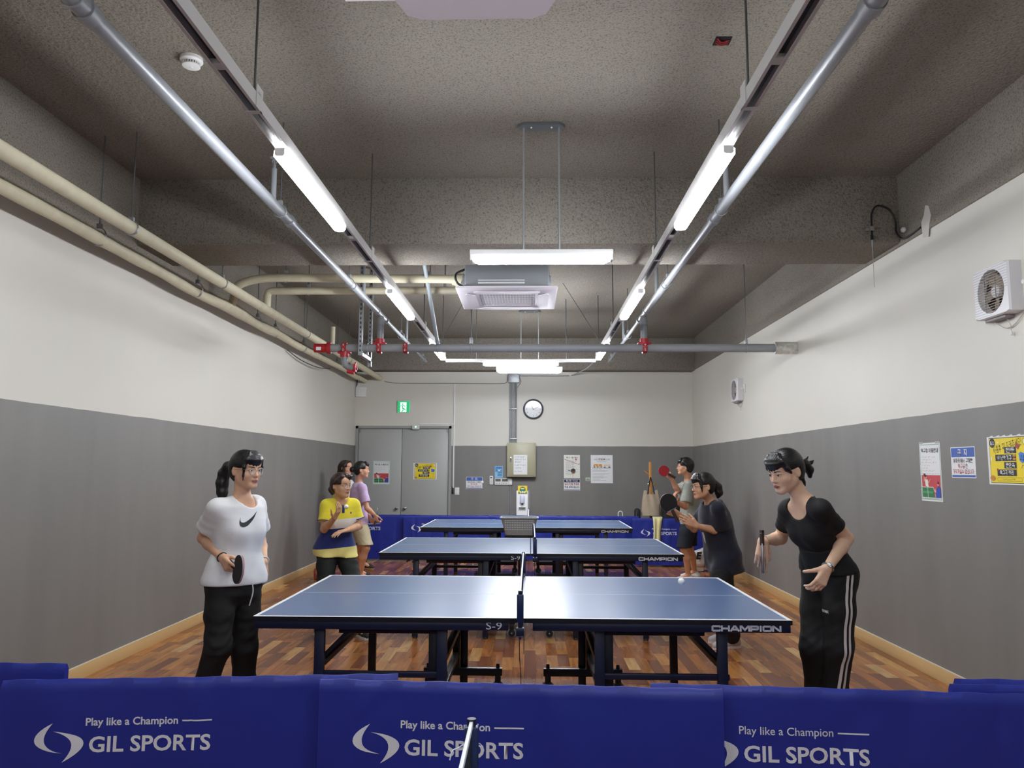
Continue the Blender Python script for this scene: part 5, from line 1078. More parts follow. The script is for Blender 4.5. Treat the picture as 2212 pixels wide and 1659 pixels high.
fs += [tuple(range(k - 1, -1, -1)), tuple(o_ + i for i in range(k))] + [(nz * k + i, nz * k + (i + 1) % k, o_ + nz * k + (i + 1) % k, o_ + nz * k + i) for i in range(k)]
b.add(vs, fs); b.build('shell', GB, t)
MB().tube(rring(0.222, 0.162, 0.935), 0.011, 8, closed=True, flat=0.6).build('rim', GB, t)
b = MB()
for j in range(5):
    z = 0.80 + 0.027 * j; q = (z - 0.735) / 0.195; y = 9.3 - (0.115 + 0.04 * q)
    for i in range(17):
        x = -0.127 - 0.16 + 0.02 * i; b.bbox(x - 0.005, x + 0.005, y - 0.0014, y + 0.001, z - 0.006, z + 0.006, 0.0012, 1)
b.build('hole_rows', mat('basket hole light', 'c9cfd0', 0.6), t)
b = MB().cyl((-0.127, 9.3, 0.2), (-0.127, 9.3, 0.70), 0.016, 12).bbox(-0.30, 0.05, 9.2, 9.4, 0.70, 0.734, 0.008); b.build('stand_post', BLACK_METAL, t)
b = MB().lathe([(0.20, 0.0), (0.2, 0.03), (0.14, 0.16), (0.05, 0.24), (0.017, 0.26)], (-0.127, 9.3, 0.0), n=20); b.build('stand_base', BLACK, t)
# red rolled holder lying on the floor by the left wall
t = thing('red_roll', (-2.86, 10.6, 0), 'red cylindrical roll lying on the floor by the left wall', 'roll')
MB().lathe([(0.055, 0.0), (0.075, 0.0), (0.08, 0.01), (0.08, 0.24), (0.07, 0.25), (0.001, 0.25)], (-2.93, 10.56, 0.08), (0.9, 0.43, 0), 24).build('shell', mat('red vinyl', 'b23a3c', 0.45), t)
MB().lathe([(0.054, 0.005), (0.054, 0.03)], (-2.93, 10.56, 0.08), (0.9, 0.43, 0), 20).build('opening', mat('dark red inside', '4a1518', 0.7), t)
# coat stand with bags
WOOD = mat('orange varnished wood', 'c98a3c', 0.4, noise=(12, 0.1, (3, 3, 0.4)))
t = thing('coat_stand', (2.06, 13.25, 0), 'wooden coat stand with angled pegs in the far right corner', 'coat stand')
MB().bbox(2.04, 2.082, 13.23, 13.27, 0.0, 1.64, 0.004).build('post', WOOD, t)
for (z, sx, sy) in ((1.40, -1, 0), (1.20, 1, 0), (1.04, 0.8, -0.3), (0.98, 0, 1)): MB().cyl((2.06, 13.25, z), (2.06 + 0.095 * sx, 13.25 + 0.095 * sy, z + 0.085), 0.012, 10).build('peg', WOOD, t)
for a in range(3):
    an = math.radians(30 + 120 * a); MB().bar((2.06, 13.25, 0.02), (2.06 + 0.24 * math.cos(an), 13.25 + 0.24 * math.sin(an), 0.012), 0.04, 0.024).build('foot', WOOD, t)
MB().tube(smoothpath([(2.03, 13.2, 1.30), (2.015, 13.19, 1.27), (2.02, 13.19, 1.245), (2.035, 13.2, 1.25)], 5), 0.004, 6).build('hook', CHROME, t)
t = thing('tote_bag', (2.04, 13.12, 0.74), 'beige canvas tote bag with black straps hanging on the coat stand', 'bag')
CANV = mat('beige canvas', 'b5a48d', 0.85, noise=(20, 0.06), bump=(60, 0.3, 0.003))
b = MB(); rr = random.Random(8); n = 12; m_ = 14; vs = []
for side in (-1, 1):
    for j in range(m_ + 1):
        q = j / m_
        for i in range(n + 1):
            p = i / n; x = 2.04 + (p - 0.5) * (0.32 - 0.10 * q ** 2); z = 0.74 + 0.42 * q - 0.05 * q * math.sin(p * math.pi) + 0.02 * q * math.sin(p * 9)
            y = 13.10 + side * (0.012 + 0.055 * math.sin(p * math.pi) ** 0.6 * (1 - q * 0.75)) + 0.012 * math.sin(p * 14 + 3 * q) * q; vs.append((x, y, z))
N_ = (n + 1) * (m_ + 1); fs = []
for s_, o_ in ((-1, 0), (1, N_)):
    for j in range(m_):
        for i in range(n):
            q = (o_ + j * (n + 1) + i, o_ + j * (n + 1) + i + 1, o_ + (j + 1) * (n + 1) + i + 1, o_ + (j + 1) * (n + 1) + i); fs.append(q if s_ < 0 else q[::-1])
for i in range(n): fs += [(i + 1, i, N_ + i, N_ + i + 1)]
for j in range(m_): fs += [(j * (n + 1), (j + 1) * (n + 1), N_ + (j + 1) * (n + 1), N_ + j * (n + 1)), ((j + 1) * (n + 1) + n, j * (n + 1) + n, N_ + j * (n + 1) + n, N_ + (j + 1) * (n + 1) + n)]
b.add(vs, fs); b.build('bag_body', CANV, t, smooth=60)
for sx in (-1, 1): MB().tube(smoothpath([(2.04 + sx * 0.055, 13.07, 1.10), (2.045 + sx * 0.03, 13.1, 1.25), (2.055, 13.18, 1.38)], 6), 0.010, 8, flat=0.4).build('strap', BLACK, t)
t = thing('dark_backpack', (1.81, 13.09, 0), 'dark green backpack slumped behind the barrier beside the tote bag', 'bag')
b = MB().bbox(1.76, 1.86, 13.02, 13.16, 0.0, 0.86, 0.045, 3); b.build('bag_body', mat('dark green nylon', '1d2420', 0.7), t); MB().tube(smoothpath([(1.79, 13.02, 0.8), (1.785, 13.0, 0.7), (1.79, 13.02, 0.58)], 5), 0.012, 8).build('strap', BLACK, t)
t = thing('black_jacket', (2.32, 13.0, 0.4), 'black bag on a seat behind the right barrier', 'bag')
MB().bbox(2.2, 2.5, 12.85, 13.1, 0.42, 0.93, 0.05, 3).build('bag_body', mat('black nylon', '141416', 0.6), t); MB().bbox(2.22, 2.48, 12.83, 12.86, 0.8, 0.84, 0.008).build('zip_strip', mat('dark zip', '2c2c30', 0.4), t); MB().box(2.2, 2.5, 12.85, 13.1, 0.0, 0.42).build('seat_box', mat('dark seat', '23232a', 0.6), t)
# towel over the barrier
t = thing('towel', (2.0, 12.2, 0.4), 'cream yellow towel draped over the right back barrier', 'towel')
TOW = mat('cream towel', 'd9d29a', 0.9, noise=(40, 0.06), bump=(180, 0.6, 0.004), sheen=0.4)
b = MB(); vs = []; n = 10; pr = [(12.245, 0.62), (12.24, 0.75), (12.215, 0.772), (12.185, 0.765), (12.176, 0.70), (12.172, 0.55), (12.165, 0.42), (12.16, 0.30)]
for j, (y, z) in enumerate(pr):
    q = max(0, (0.76 - z) / 0.46) if j > 2 else 0; wd = 0.15 - 0.05 * math.sin(q * 2.4) + 0.07 * max(0, q - 0.6)
    for i in range(n + 1):
        p = i / n; vs.append((2.0 - 0.03 * q + (p - 0.5) * wd, y - 0.012 * (j > 3) * math.sin(p * 11) - 0.004, z + (-0.03 * math.sin(p * 5) if j == len(pr) - 1 else 0)))
fs = [(j * (n + 1) + i, (j + 1) * (n + 1) + i, (j + 1) * (n + 1) + i + 1, j * (n + 1) + i + 1) for j in range(len(pr) - 1) for i in range(n)]
b.add(vs, fs); o = b.build('cloth', TOW, t, smooth=80); md = o.modifiers.new('thickness', 'SOLIDIFY'); md.thickness = 0.006; md.offset = 0
# white arch handle showing above the barrier
t = thing('folding_cart', (1.52, 13.1, 0), 'white arched handle of a cart behind the back barrier', 'cart')
MB().tube([(1.489, 13.1, 0.1)] + [(1.525 - 0.036 * math.cos(a), 13.1, 0.772 + 0.036 * math.sin(a)) for a in [i * math.pi / 10 for i in range(11)]] + [(1.561, 13.1, 0.1)], 0.009, 10).build('handle', WHITE_PLASTIC, t)
MB().bbox(1.4, 1.65, 13.0, 13.25, 0.03, 0.1, 0.01).build('tray', WHITE_PLASTIC, t); 
for x in (1.43, 1.62): MB().cyl((x, 12.98, 0.03), (x, 13.0, 0.03), 0.03, 14).build('wheel', BLACK, t)
# bags by the right wall behind the players
t = thing('carrier_bag', (2.56, 11.7, 0), 'white carrier bag with a black letter E on the floor by the right wall', 'bag')
b = MB().bbox(2.43, 2.60, 11.66, 11.8, 0.0, 0.33, 0.03, 2); b.v = [(x + 0.012 * math.sin(z * 31 + y * 9), y + 0.01 * math.sin(x * 40 + z * 17), z + (0.05 * math.sin(x * 22) if z > 0.3 else 0)) for x, y, z in b.v]
b.build('bag_body', mat('white plastic film', 'd8d6d0', 0.35, noise=(9, 0.12), bump=(18, 0.8, 0.02)), t); text('lettering', 'E', (2.50, 11.643, 0.24), (1, 0, 0), (0, 0, 1), 0.07, 0.11, BLACK, t, 0.07, shear=0.25)
MB().bbox(2.44, 2.59, 11.64, 11.66, 0.08, 0.13, 0.008).build('paper_fold', mat('brown paper', 'b39a86', 0.7), t)
t = thing('racket_backpack', (2.70, 11.7, 0), 'dark brown quilted backpack standing by the right wall', 'bag')
b = MB().lathe([(0.001, 0), (0.085, 0.0), (0.11, 0.08), (0.112, 0.24), (0.09, 0.38), (0.04, 0.44), (0.001, 0.45)], (2.735, 11.7, 0.0), n=20); b.v = [(2.735 + (x - 2.735) * 0.95, 11.7 + (y - 11.7) * 0.7, z) for x, y, z in b.v]
b.build('bag_body', mat('dark brown nylon', '2a2522', 0.6, bump=(60, 0.8, 0.01)), t); MB().bbox(2.67, 2.71, 11.605, 11.645, 0.14, 0.4, 0.012).build('strap', BLACK, t); MB().tube(smoothpath([(2.71, 11.66, 0.43), (2.735, 11.66, 0.5), (2.76, 11.66, 0.43)], 5), 0.008, 8).build('handle', BLACK, t)
tag(MB().bbox(-2.42, -2.24, 9.35, 9.75, 0.0002, 0.004, 0.002).build('floor_plate', mat('grey floor plate', '6f675c', 0.4, 0.3)), 'small grey cover plate set in the floor near the left wall', 'floor plate')

# ------------------------------------------------------------------ people: joints in world space
J_white = {'pel': (-1.677, 4.400, 0.889), 'neck': (-1.658, 4.420, 1.336), 'shR': (-1.756, 4.310, 1.283), 'shL': (-1.621, 4.530, 1.294), 'elR': (-1.874, 4.420, 1.114), 'wrR': (-1.693, 4.260, 1.018), 'elL': (-1.630, 4.660, 1.077), 'wrL': (-1.548, 4.500, 0.971), 'knR': (-1.709, 4.280, 0.538), 'knL': (-1.627, 4.460, 0.493), 'anR': (-1.849, 4.340, 0.134), 'anL': (-1.628, 4.520, 0.120), 'head': (-1.639, 4.400, 1.503)}
J_black = {'pel': (1.638, 4.320, 0.957), 'neck': (1.479, 4.220, 1.353), 'shL': (1.516, 4.070, 1.309), 'shR': (1.437, 4.330, 1.297), 'elL': (1.698, 4.200, 1.151), 'wrL': (1.527, 4.050, 1.009), 'elR': (1.442, 4.500, 1.123), 'wrR': (1.291, 4.340, 1.123), 'knL': (1.645, 4.240, 0.577), 'knR': (1.548, 4.340, 0.549), 'anL': (1.607, 4.340, 0.167), 'anR': (1.609, 4.480, 0.137), 'head': (1.384, 4.200, 1.509)}
J_yellow = {'pel': (-1.804, 7.150, 0.780), 'neck': (-1.744, 7.080, 1.224), 'shR': (-1.850, 7.000, 1.176), 'shL': (-1.636, 7.140, 1.175), 'elR': (-1.855, 6.950, 0.968), 'wrR': (-1.724, 6.800, 1.077), 'elL': (-1.584, 7.160, 0.983), 'wrL': (-1.650, 6.970, 0.959), 'knR': (-1.824, 6.950, 0.483), 'knL': (-1.577, 6.980, 0.488), 'anR': (-1.912, 7.100, 0.123), 'anL': (-1.532, 7.100, 0.134), 'head': (-1.728, 7.020, 1.356)}
J_purple = {'pel': (-2.339, 10.500, 0.859), 'neck': (-2.340, 10.480, 1.310), 'shR': (-2.257, 10.340, 1.251), 'shL': (-2.389, 10.620, 1.250), 'elR': (-2.179, 10.300, 0.982), 'wrR': (-2.087, 10.380, 0.886), 'elL': (-2.300, 10.660, 0.976), 'wrL': (-2.200, 10.500, 0.885), 'knR': (-2.178, 10.300, 0.459), 'knL': (-2.312, 10.600, 0.453), 'anR': (-2.276, 10.420, 0.110), 'anL': (-2.424, 10.850, 0.109), 'head': (-2.299, 10.450, 1.492)}
J_brown = {'pel': (-2.787, 11.800, 0.854), 'neck': (-2.843, 11.800, 1.326), 'shR': (-2.886, 11.660, 1.272), 'shL': (-2.798, 11.920, 1.274), 'elR': (-2.878, 11.600, 1.024), 'wrR': (-2.785, 11.500, 0.850), 'elL': (-2.762, 11.980, 1.023), 'wrL': (-2.684, 11.850, 0.838), 'knR': (-2.765, 11.750, 0.475), 'knL': (-2.649, 11.800, 0.485), 'anR': (-2.805, 11.900, 0.104), 'anL': (-2.536, 11.750, 0.110), 'head': (-2.836, 11.780, 1.517)}
J_man = {'pel': (2.186, 10.650, 0.879), 'neck': (2.173, 10.600, 1.351), 'shL': (2.122, 10.420, 1.286), 'shR': (2.183, 10.780, 1.290), 'elL': (2.074, 10.360, 1.018), 'wrL': (1.922, 10.200, 1.091), 'elR': (2.015, 10.580, 1.225), 'wrR': (1.922, 10.500, 1.383), 'knL': (2.065, 10.500, 0.451), 'knR': (2.207, 10.800, 0.428), 'anL': (2.140, 10.600, 0.128), 'anR': (2.295, 10.950, 0.121), 'head': (2.117, 10.550, 1.552)}
J_navy = {'pel': (1.669, 6.800, 0.793), 'neck': (1.564, 6.700, 1.238), 'shL': (1.580, 6.540, 1.187), 'shR': (1.556, 6.860, 1.183), 'elL': (1.626, 6.640, 0.991), 'wrL': (1.401, 6.550, 1.043), 'elR': (1.454, 6.900, 0.994), 'wrR': (1.315, 6.800, 1.112), 'knL': (1.569, 6.620, 0.468), 'knR': (1.716, 6.900, 0.424), 'anL': (1.725, 6.780, 0.149), 'anR': (1.757, 6.980, 0.152), 'head': (1.478, 6.620, 1.374)}

# implicit surfaces (distance fields joined smoothly, polygonised as one continuous mesh)
def V3(a): return np.asarray(a, dtype=np.float64)
def nrm(v): v = V3(v); return v / (np.linalg.norm(v) + 1e-12)
def smin(a, b, k):
    if k <= 0: return np.minimum(a, b)
    h = np.maximum(k - np.abs(a - b), 0) / k
    return np.minimum(a, b) - h * h * k * 0.25
def smax(a, b, k): return -smin(-a, -b, k)
class Field:
    def __init__(s): s.items = []
    def add(s, fn, c, R, k=0.02, op='u'): s.items.append((fn, V3(c), R, k, op)); return s
    def cone(s, a, b, r1, r2, k=0.02, op='u'):
        a, b = V3(a), V3(b); ab = b - a; l2 = ab @ ab + 1e-12
        def fn(P):
            q = P - a; h = np.clip(q @ ab / l2, 0, 1)
            return np.linalg.norm(q - h[:, None] * ab, axis=1) - (r1 + (r2 - r1) * h)
        return s.add(fn, (a + b) / 2, math.sqrt(l2) / 2 + max(r1, r2), k, op)
    def chain(s, pts, rs, k=0.02):
        for i in range(len(pts) - 1): s.cone(pts[i], pts[i + 1], rs[i], rs[i + 1], k)
        return s
    def ell(s, c, M, r, k=0.02, op='u'):
        """ellipsoid, M rows = local axes"""
        c = V3(c); M = V3(M); r = V3(r)
        def fn(P):
            q = (P - c) @ M.T; k0 = np.linalg.norm(q / r, axis=1); k1 = np.linalg.norm(q / (r * r), axis=1) + 1e-9
            return k0 * (k0 - 1) / k1
        return s.add(fn, c, float(max(r)), k, op)
    def __call__(s, P):
        d = np.full(len(P), 9.0); lo = P.min(0); hi = P.max(0)
        for fn, c, R, k, op in s.items:
            if R is not None:
                q = np.maximum(np.maximum(lo - c, c - hi), 0)
                if q @ q > (R + 0.07) ** 2: continue
            v = fn(P)
            if op == 'u': d = smin(d, v, k)
            elif op == 's': d = smax(d, -v, k)
            elif op == 'i': d = smax(d, v, k)
            else: d = d + v          # 'd' displacement
        return d
def polygonise(fn, lo, hi, h):
    B = 5; H = h * B
    n = np.ceil((V3(hi) - V3(lo)) / H).astype(int) + 1
    ax = [lo[i] + H * (np.arange(n[i]) + 0.5) for i in range(3)]
    dc = np.empty(n)
    for i in range(0, n[0], 5):
        for j in range(0, n[1], 5):
            for k in range(0, n[2], 5):
                g = np.stack(np.meshgrid(ax[0][i:i + 5], ax[1][j:j + 5], ax[2][k:k + 5], indexing='ij'), -1)
                dc[i:i + 5, j:j + 5, k:k + 5] = fn(g.reshape(-1, 3)).reshape(g.shape[:3])
    D = np.repeat(np.repeat(np.repeat(np.where(dc < 0, -1.0, 1.0).astype(np.float32), B, 0), B, 1), B, 2)
    act = np.argwhere(np.abs(dc) < H * 0.95 + 0.004)
    key = (act // 5) @ np.array([1000000, 1000, 1]); order = np.argsort(key, kind='stable'); act = act[order]; key = key[order]
    off = np.stack(np.meshgrid(*[np.arange(B)] * 3, indexing='ij'), -1).reshape(-1, 3)
    cut = np.flatnonzero(np.diff(key)) + 1
    for grp in np.split(act, cut):
        idx = (grp[:, None, :] * B + off[None]).reshape(-1, 3)
        D[idx[:, 0], idx[:, 1], idx[:, 2]] = fn(V3(lo) + h * (idx + 0.5))
    S = D < 0
    cnt = np.zeros(tuple(np.array(S.shape) - 1), np.uint8)
    for dx in (0, 1):
        for dy in (0, 1):
            for dz in (0, 1):
                cnt += S[dx:S.shape[0] - 1 + dx, dy:S.shape[1] - 1 + dy, dz:S.shape[2] - 1 + dz]
    cells = np.argwhere((cnt > 0) & (cnt < 8))
    ids = np.full(cnt.shape, -1, np.int32); ids[cells[:, 0], cells[:, 1], cells[:, 2]] = np.arange(len(cells))
    cor = [(i, j, k) for i in (0, 1) for j in (0, 1) for k in (0, 1)]
    cv = np.stack([D[cells[:, 0] + c[0], cells[:, 1] + c[1], cells[:, 2] + c[2]] for c in cor], 1)
    acc = np.zeros((len(cells), 3)); num = np.zeros(len(cells))
    for a in range(8):
        for b in range(a + 1, 8):
            if sum(abs(cor[a][i] - cor[b][i]) for i in range(3)) != 1: continue
            va, vb = cv[:, a], cv[:, b]; m = (va < 0) != (vb < 0); t = np.where(m, va / np.where(m, va - vb, 1), 0)
            p = V3(cor[a])[None] + t[:, None] * (V3(cor[b]) - V3(cor[a]))[None]
            acc[m] += p[m]; num[m] += 1
    verts = V3(lo) + h * (cells + acc / num[:, None] + 0.5)
    faces = []
    for axis in range(3):
        sl0 = [slice(None)] * 3; sl1 = [slice(None)] * 3; sl0[axis] = slice(0, -1); sl1[axis] = slice(1, None)
        A, Bv = S[tuple(sl0)], S[tuple(sl1)]; e = np.argwhere(A != Bv); sgn = A[e[:, 0], e[:, 1], e[:, 2]]
        u, v = [(1, 2), (2, 0), (0, 1)][axis]
        ok = (e[:, u] > 0) & (e[:, v] > 0) & (e[:, u] < S.shape[u] - 1) & (e[:, v] < S.shape[v] - 1); e = e[ok]; sgn = sgn[ok]
        def cid(du, dv):
            q = e.copy(); q[:, u] += du; q[:, v] += dv; return ids[q[:, 0], q[:, 1], q[:, 2]]
        q = np.stack([cid(-1, -1), cid(0, -1), cid(0, 0), cid(-1, 0)], 1); q[~sgn] = q[~sgn][:, ::-1]; faces.append(q)
    return verts, np.concatenate(faces)
def sdf_mesh(name, field, lo, hi, h, m, parent, fields=None, relax=1):
    v, f = polygonise(field, V3(lo), V3(hi), h)
    for _ in range(relax):      # light smoothing of the voxel steps
        s_ = np.zeros_like(v); c_ = np.zeros(len(v))
        for a, b in ((0, 1), (1, 2), (2, 3), (3, 0)):
            np.add.at(s_, f[:, a], v[f[:, b]]); np.add.at(c_, f[:, a], 1); np.add.at(s_, f[:, b], v[f[:, a]]); np.add.at(c_, f[:, b], 1)
        v = v * 0.45 + 0.55 * s_ / np.maximum(c_, 1)[:, None]
    me = bpy.data.meshes.new(name); me.vertices.add(len(v)); me.vertices.foreach_set('co', v.ravel().astype(np.float32))
    me.loops.add(f.size); me.loops.foreach_set('vertex_index', f.ravel().astype(np.int32)); me.polygons.add(len(f)); me.polygons.foreach_set('loop_start', np.arange(0, f.size, 4, dtype=np.int32)); me.update(calc_edges=True)
    me.validate()
    for nm, fn in (fields or {}).items():
        a = me.attributes.new(nm, 'FLOAT', 'POINT'); a.data.foreach_set('value', fn(v).astype(np.float32))
    o = mobj(name, me, m, parent, smooth=180)
    o_v, o_f = v, f
    return o, v, f

def loft_fn(A, B, R0, R1, st, grow=0.0, gdepth=None):
    """elliptic loft from A (t=0) to B (t=1); R0,R1 right axes at both ends; st rows: t, half width, half depth[, forward offset]"""
    A, B = V3(A), V3(B); U = B - A; L = np.linalg.norm(U); U = U / L; st = np.array([tuple(r) + ((0.0,) if len(r) == 3 else ()) for r in st])
    R0 = nrm(V3(R0) - U * (V3(R0) @ U)); R1 = nrm(V3(R1) - U * (V3(R1) @ U)); gd = grow if gdepth is None else gdepth
    t0, t1 = st[0, 0], st[-1, 0]
    def fn(P):
        q = P - A; t = q @ U / L; tc = np.clip(t, t0, t1)
        a = np.interp(tc, st[:, 0], st[:, 1]) + grow; b = np.interp(tc, st[:, 0], st[:, 2]) + gd; fo = np.interp(tc, st[:, 0], st[:, 3])
        w = np.clip(tc, 0, 1)[:, None]; R = R0 * (1 - w) + R1 * w; R = R / np.linalg.norm(R, axis=1)[:, None]; F = np.cross(np.broadcast_to(U, R.shape), R)
        x = (q * R).sum(1); y = (q * F).sum(1) - fo
        k0 = np.sqrt((x / a) ** 2 + (y / b) ** 2); k1 = np.sqrt((x / a ** 2) ** 2 + (y / b ** 2) ** 2) + 1e-6
        d = k0 * (k0 - 1) / k1; e = np.abs(t - tc) * L
        return np.where(e > 0, np.sqrt(np.maximum(d, 0) ** 2 + e ** 2) + np.minimum(d, 0) * 0, d)
    return fn, (A + B) / 2, L * 0.75 + 0.2
BODY_F = [(0.0, .10, .085), (.16, .158, .10), (.27, .150, .098), (.45, .118, .082), (.66, .134, .098), (.80, .150, .092), (.92, .125, .072), (1.0, .06, .055)]
BODY_M = [(0.0, .10, .085), (.16, .155, .10), (.27, .150, .10), (.45, .142, .098), (.66, .162, .112), (.80, .172, .105), (.92, .14, .08), (1.0, .066, .06)]

class Person:
    def __init__(s, name, J, face, label, male=False, sc=1.0, hs=0.95, skin='d3a283', near=False, heading=None, girth=0.92):
        s.J = {k: V3(v) for k, v in J.items()}; s.sc = sc; s.g = sc * girth; s.hs = hs; s.male = male; s.h = 0.0043 if near else 0.0062
        J = s.J
        for k in 'LR': J['an' + k][2] = max(0.085, min(J['an' + k][2], 0.09))
        s.Rs = nrm(J['shR'] - J['shL']); s.U = nrm(J['neck'] - J['pel']); s.F = nrm(np.cross(s.U, s.Rs))
        Fh = V3(heading) if heading is not None else s.F * [1, 1, 0]; Fh = nrm(Fh * [1, 1, 0]); s.Fh = Fh; s.Rp = V3((Fh[1], -Fh[0], 0))
        for k, g in (('R', 1), ('L', -1)): J['hip' + k] = J['pel'] + s.Rp * 0.082 * g * sc
        s.hf = nrm(face); hu = nrm(V3((0, 0, 1)) + 0.12 * (s.U - V3((0, 0, 1)))); s.hr = nrm(np.cross(s.hf, hu)); s.hu = np.cross(s.hr, s.hf)
        s.root = thing('person', ((J['anL'] + J['anR']) / 2) * V3((1, 1, 0)), label, 'person')
        s.skin = mat('skin ' + skin, skin, 0.5, noise=(18, 0.05), spec=0.35); s.body = Field(); s.build_trunk()
        P = np.array(list(J.values())); s.lo = P.min(0) - V3((0.24, 0.24, 0.095)); s.hi = P.max(0) + V3((0.24, 0.24, 0.19))
    def H(s, x, y, z):
        """head-local (right, forward, up) in metres before head scale"""
        return s.J['head'] + (s.hr * x + s.hf * y + s.hu * z) * s.hs
    def build_trunk(s):
        J, B, sc = s.J, s.body, s.g; crotch = J['pel'] - s.U * 0.085 * s.sc; s.A, s.B = crotch, J['neck']
        fn, c, R = loft_fn(s.A, s.B, s.Rp, s.Rs, [(t, a * sc, b * sc) for t, a, b in (BODY_M if s.male else BODY_F)]); B.add(fn, c, R)
        L = np.linalg.norm(s.B - s.A); s.L = L
        if not s.male:
            for g in (-1, 1): B.ell(s.A + s.U * L * 0.66 + s.Rs * g * 0.066 * sc + s.F * 0.062 * sc, np.stack([s.Rs, s.F, s.U]), V3((.056, .05, .056)) * sc, 0.03)
        for g in (-1, 1): B.ell(J['pel'] - s.U * 0.02 - s.F * 0.04 * sc + s.Rp * g * 0.065 * sc, np.eye(3), V3((.085, .085, .09)) * sc, 0.04)
        m = 1.12 if s.male else 1.0
        for k, g in (('R', 1), ('L', -1)):
            sh, el, wr, hip, kn, an = (J[q + k] for q in ('sh', 'el', 'wr', 'hip', 'kn', 'an'))
            B.cone(J['neck'] - s.U * 0.012, sh, .044 * sc, .044 * sc, 0.03)
            B.chain([sh, sh * .45 + el * .55, el], [.049 * m * sc, .044 * m * sc, .036 * m * sc], 0.02)
            B.chain([el, el * .7 + wr * .3, wr], [.037 * m * sc, .038 * m * sc, .0245 * m * sc], 0.015)
            B.chain([hip, hip * .5 + kn * .5, kn], [.086 * sc, .076 * sc, .053 * sc], 0.03)
            calf = kn * .68 + an * .32 - s.Fh * 0.015
            B.chain([kn, calf, an], [.052 * sc, .053 * sc, .034 * sc], 0.025)
            B.cone(an, an + s.Fh * 0.12 + V3((0, 0, -0.045)), .036, .026, 0.02); B.cone(an, an - s.Fh * 0.03 + V3((0, 0, -0.05)), .034, .026, 0.02)
        # neck and head
        N0 = J['neck'] - s.U * 0.03; B.cone(N0, s.H(0, -.022, -.06), (.056 if s.male else .049) * sc, (.054 if s.male else .047) * s.hs, 0.035)
        M = np.stack([s.hr, s.hf, s.hu]); E = lambda c, r, k, op='u': B.ell(s.H(*c), M, V3(r) * s.hs, k, op)
        E((0, -.012, .03), (.074, .092, .085), .02); E((0, .026, -.028), (.060, .064, .082), .03)
        hh = s.hs
        for g in (-1, 1):
            B.cone(s.H(g * .046, .004, -.052), s.H(g * .012, .066, -.088), .022 * hh, .018 * hh, .025)
            E((g * .036, .052, -.028), (.028, .026, .026), .025)
        B.cone(s.H(-.01, .072, -.092), s.H(.01, .072, -.092), .015 * hh, .015 * hh, .02)
        E((0, .062, .045), (.052, .03, .04), .03)                                  # forehead
        for g in (-1, 1): B.ell(s.H(g * .031, .100, .003), M, V3((.02, .016, .012)) * hh, .014, 's')   # eye sockets
        for g in (-1, 1): E((g * .031, .074, .002), (.017, .0135, .0135), .006)
        B.cone(s.H(0, .086, .008), s.H(0, .103, -.027), .0075 * hh, .0105 * hh, .012)
        for g in (-1, 1): B.cone(s.H(g * .010, .094, -.031), s.H(g * .012, .088, -.031), .0075 * hh, .006 * hh, .006)
        E((0, .081, -.056), (.024, .014, .013), .012)
        B.cone(s.H(-.014, .092, -.0545), s.H(.014, .092, -.0545), .0048 * hh, .0048 * hh, .005); B.cone(s.H(-.012, .0925, -.064), s.H(.012, .0925, -.064), .0055 * hh, .0055 * hh, .005)
        for g in (-1, 1):
            ax = np.stack([nrm(s.hr * g + s.hf * 0.35), nrm(s.hf - s.hr * g * 0.35), s.hu]); B.ell(s.H(g * .076, -.012, -.008), ax, V3((.008, .018, .031)) * hh, .006); B.ell(s.H(g * .085, -.008, -.004), ax, V3((.006, .010, .017)) * hh, .004, 's')
    def hand(s, k, d, n, curl=(0.3, 0.4, 0.3), spread=1.0, thumb=(0.6, 0.75, 0.35), thumb2=(0.9, 0.35, 0.4), idx=None, size=1.0):
        """d finger direction, n palm normal; curl angles (rad) per joint, idx: own curls of the index finger"""
        w = s.J['wr' + k]; d = nrm(d); n = nrm(V3(n) - d * (V3(n) @ d)); sd = np.cross(d, n) * (1 if k == 'R' else -1); z = size * s.sc * 0.98; B = s.body
        s.hands = getattr(s, 'hands', {}); s.hands[k] = (w, d, n, sd)
        for i, (o, l) in enumerate(((.027, .95), (.009, 1.06), (-.009, 1.0), (-.026, .80))):
            kn = w + (d * (.084 - .006 * (i == 3) - .002 * (i == 0)) + sd * o) * z
            B.cone(w + sd * o * .55 * z + d * .004, kn, .0135 * z, .0108 * z, .012)
            a = 0.0; p = kn; cs = idx if (idx is not None and i == 0) else curl
            dd = nrm(d + sd * (o * 3.2 * spread)); rr = (.0092, .0082, .0075, .0066)
            for j, sl in enumerate((.043, .026, .021)):
                a += cs[j] * (1 + 0.06 * (i - 1)); q = p + (dd * math.cos(a) + n * math.sin(a)) * sl * l * z
                B.cone(p, q, rr[j] * z, rr[j + 1] * z, .003); p = q
        b0 = w + (d * .022 + sd * .02 + n * .006) * z
        d1 = nrm(d * thumb[0] + sd * thumb[1] + n * thumb[2]); d2 = nrm(d * thumb2[0] + sd * thumb2[1] + n * thumb2[2])
        p1 = b0 + d1 * .04 * z; p2 = p1 + d2 * .032 * z; p3 = p2 + nrm(d2 + n * .15) * .024 * z
        B.cone(w + sd * .012 * z, p1, .0145 * z, .0115 * z, .01); B.cone(p1, p2, .0105 * z, .0092 * z, .004); B.cone(p2, p3, .0092 * z, .0075 * z, .003)
    def finish(s, open_=0.0046):
        s.bodyobj, v, f = sdf_mesh('body', s.body, s.lo, s.hi, s.h, s.skin, s.root)
        hd = np.linalg.norm(v - s.J['head'], axis=1) < 0.16; keep = hd[f].all(1)
        s.bvh = BVHTree.FromPolygons([tuple(p) for p in v], [tuple(q) for q in f[keep]])
        s.face_parts(open_=open_)
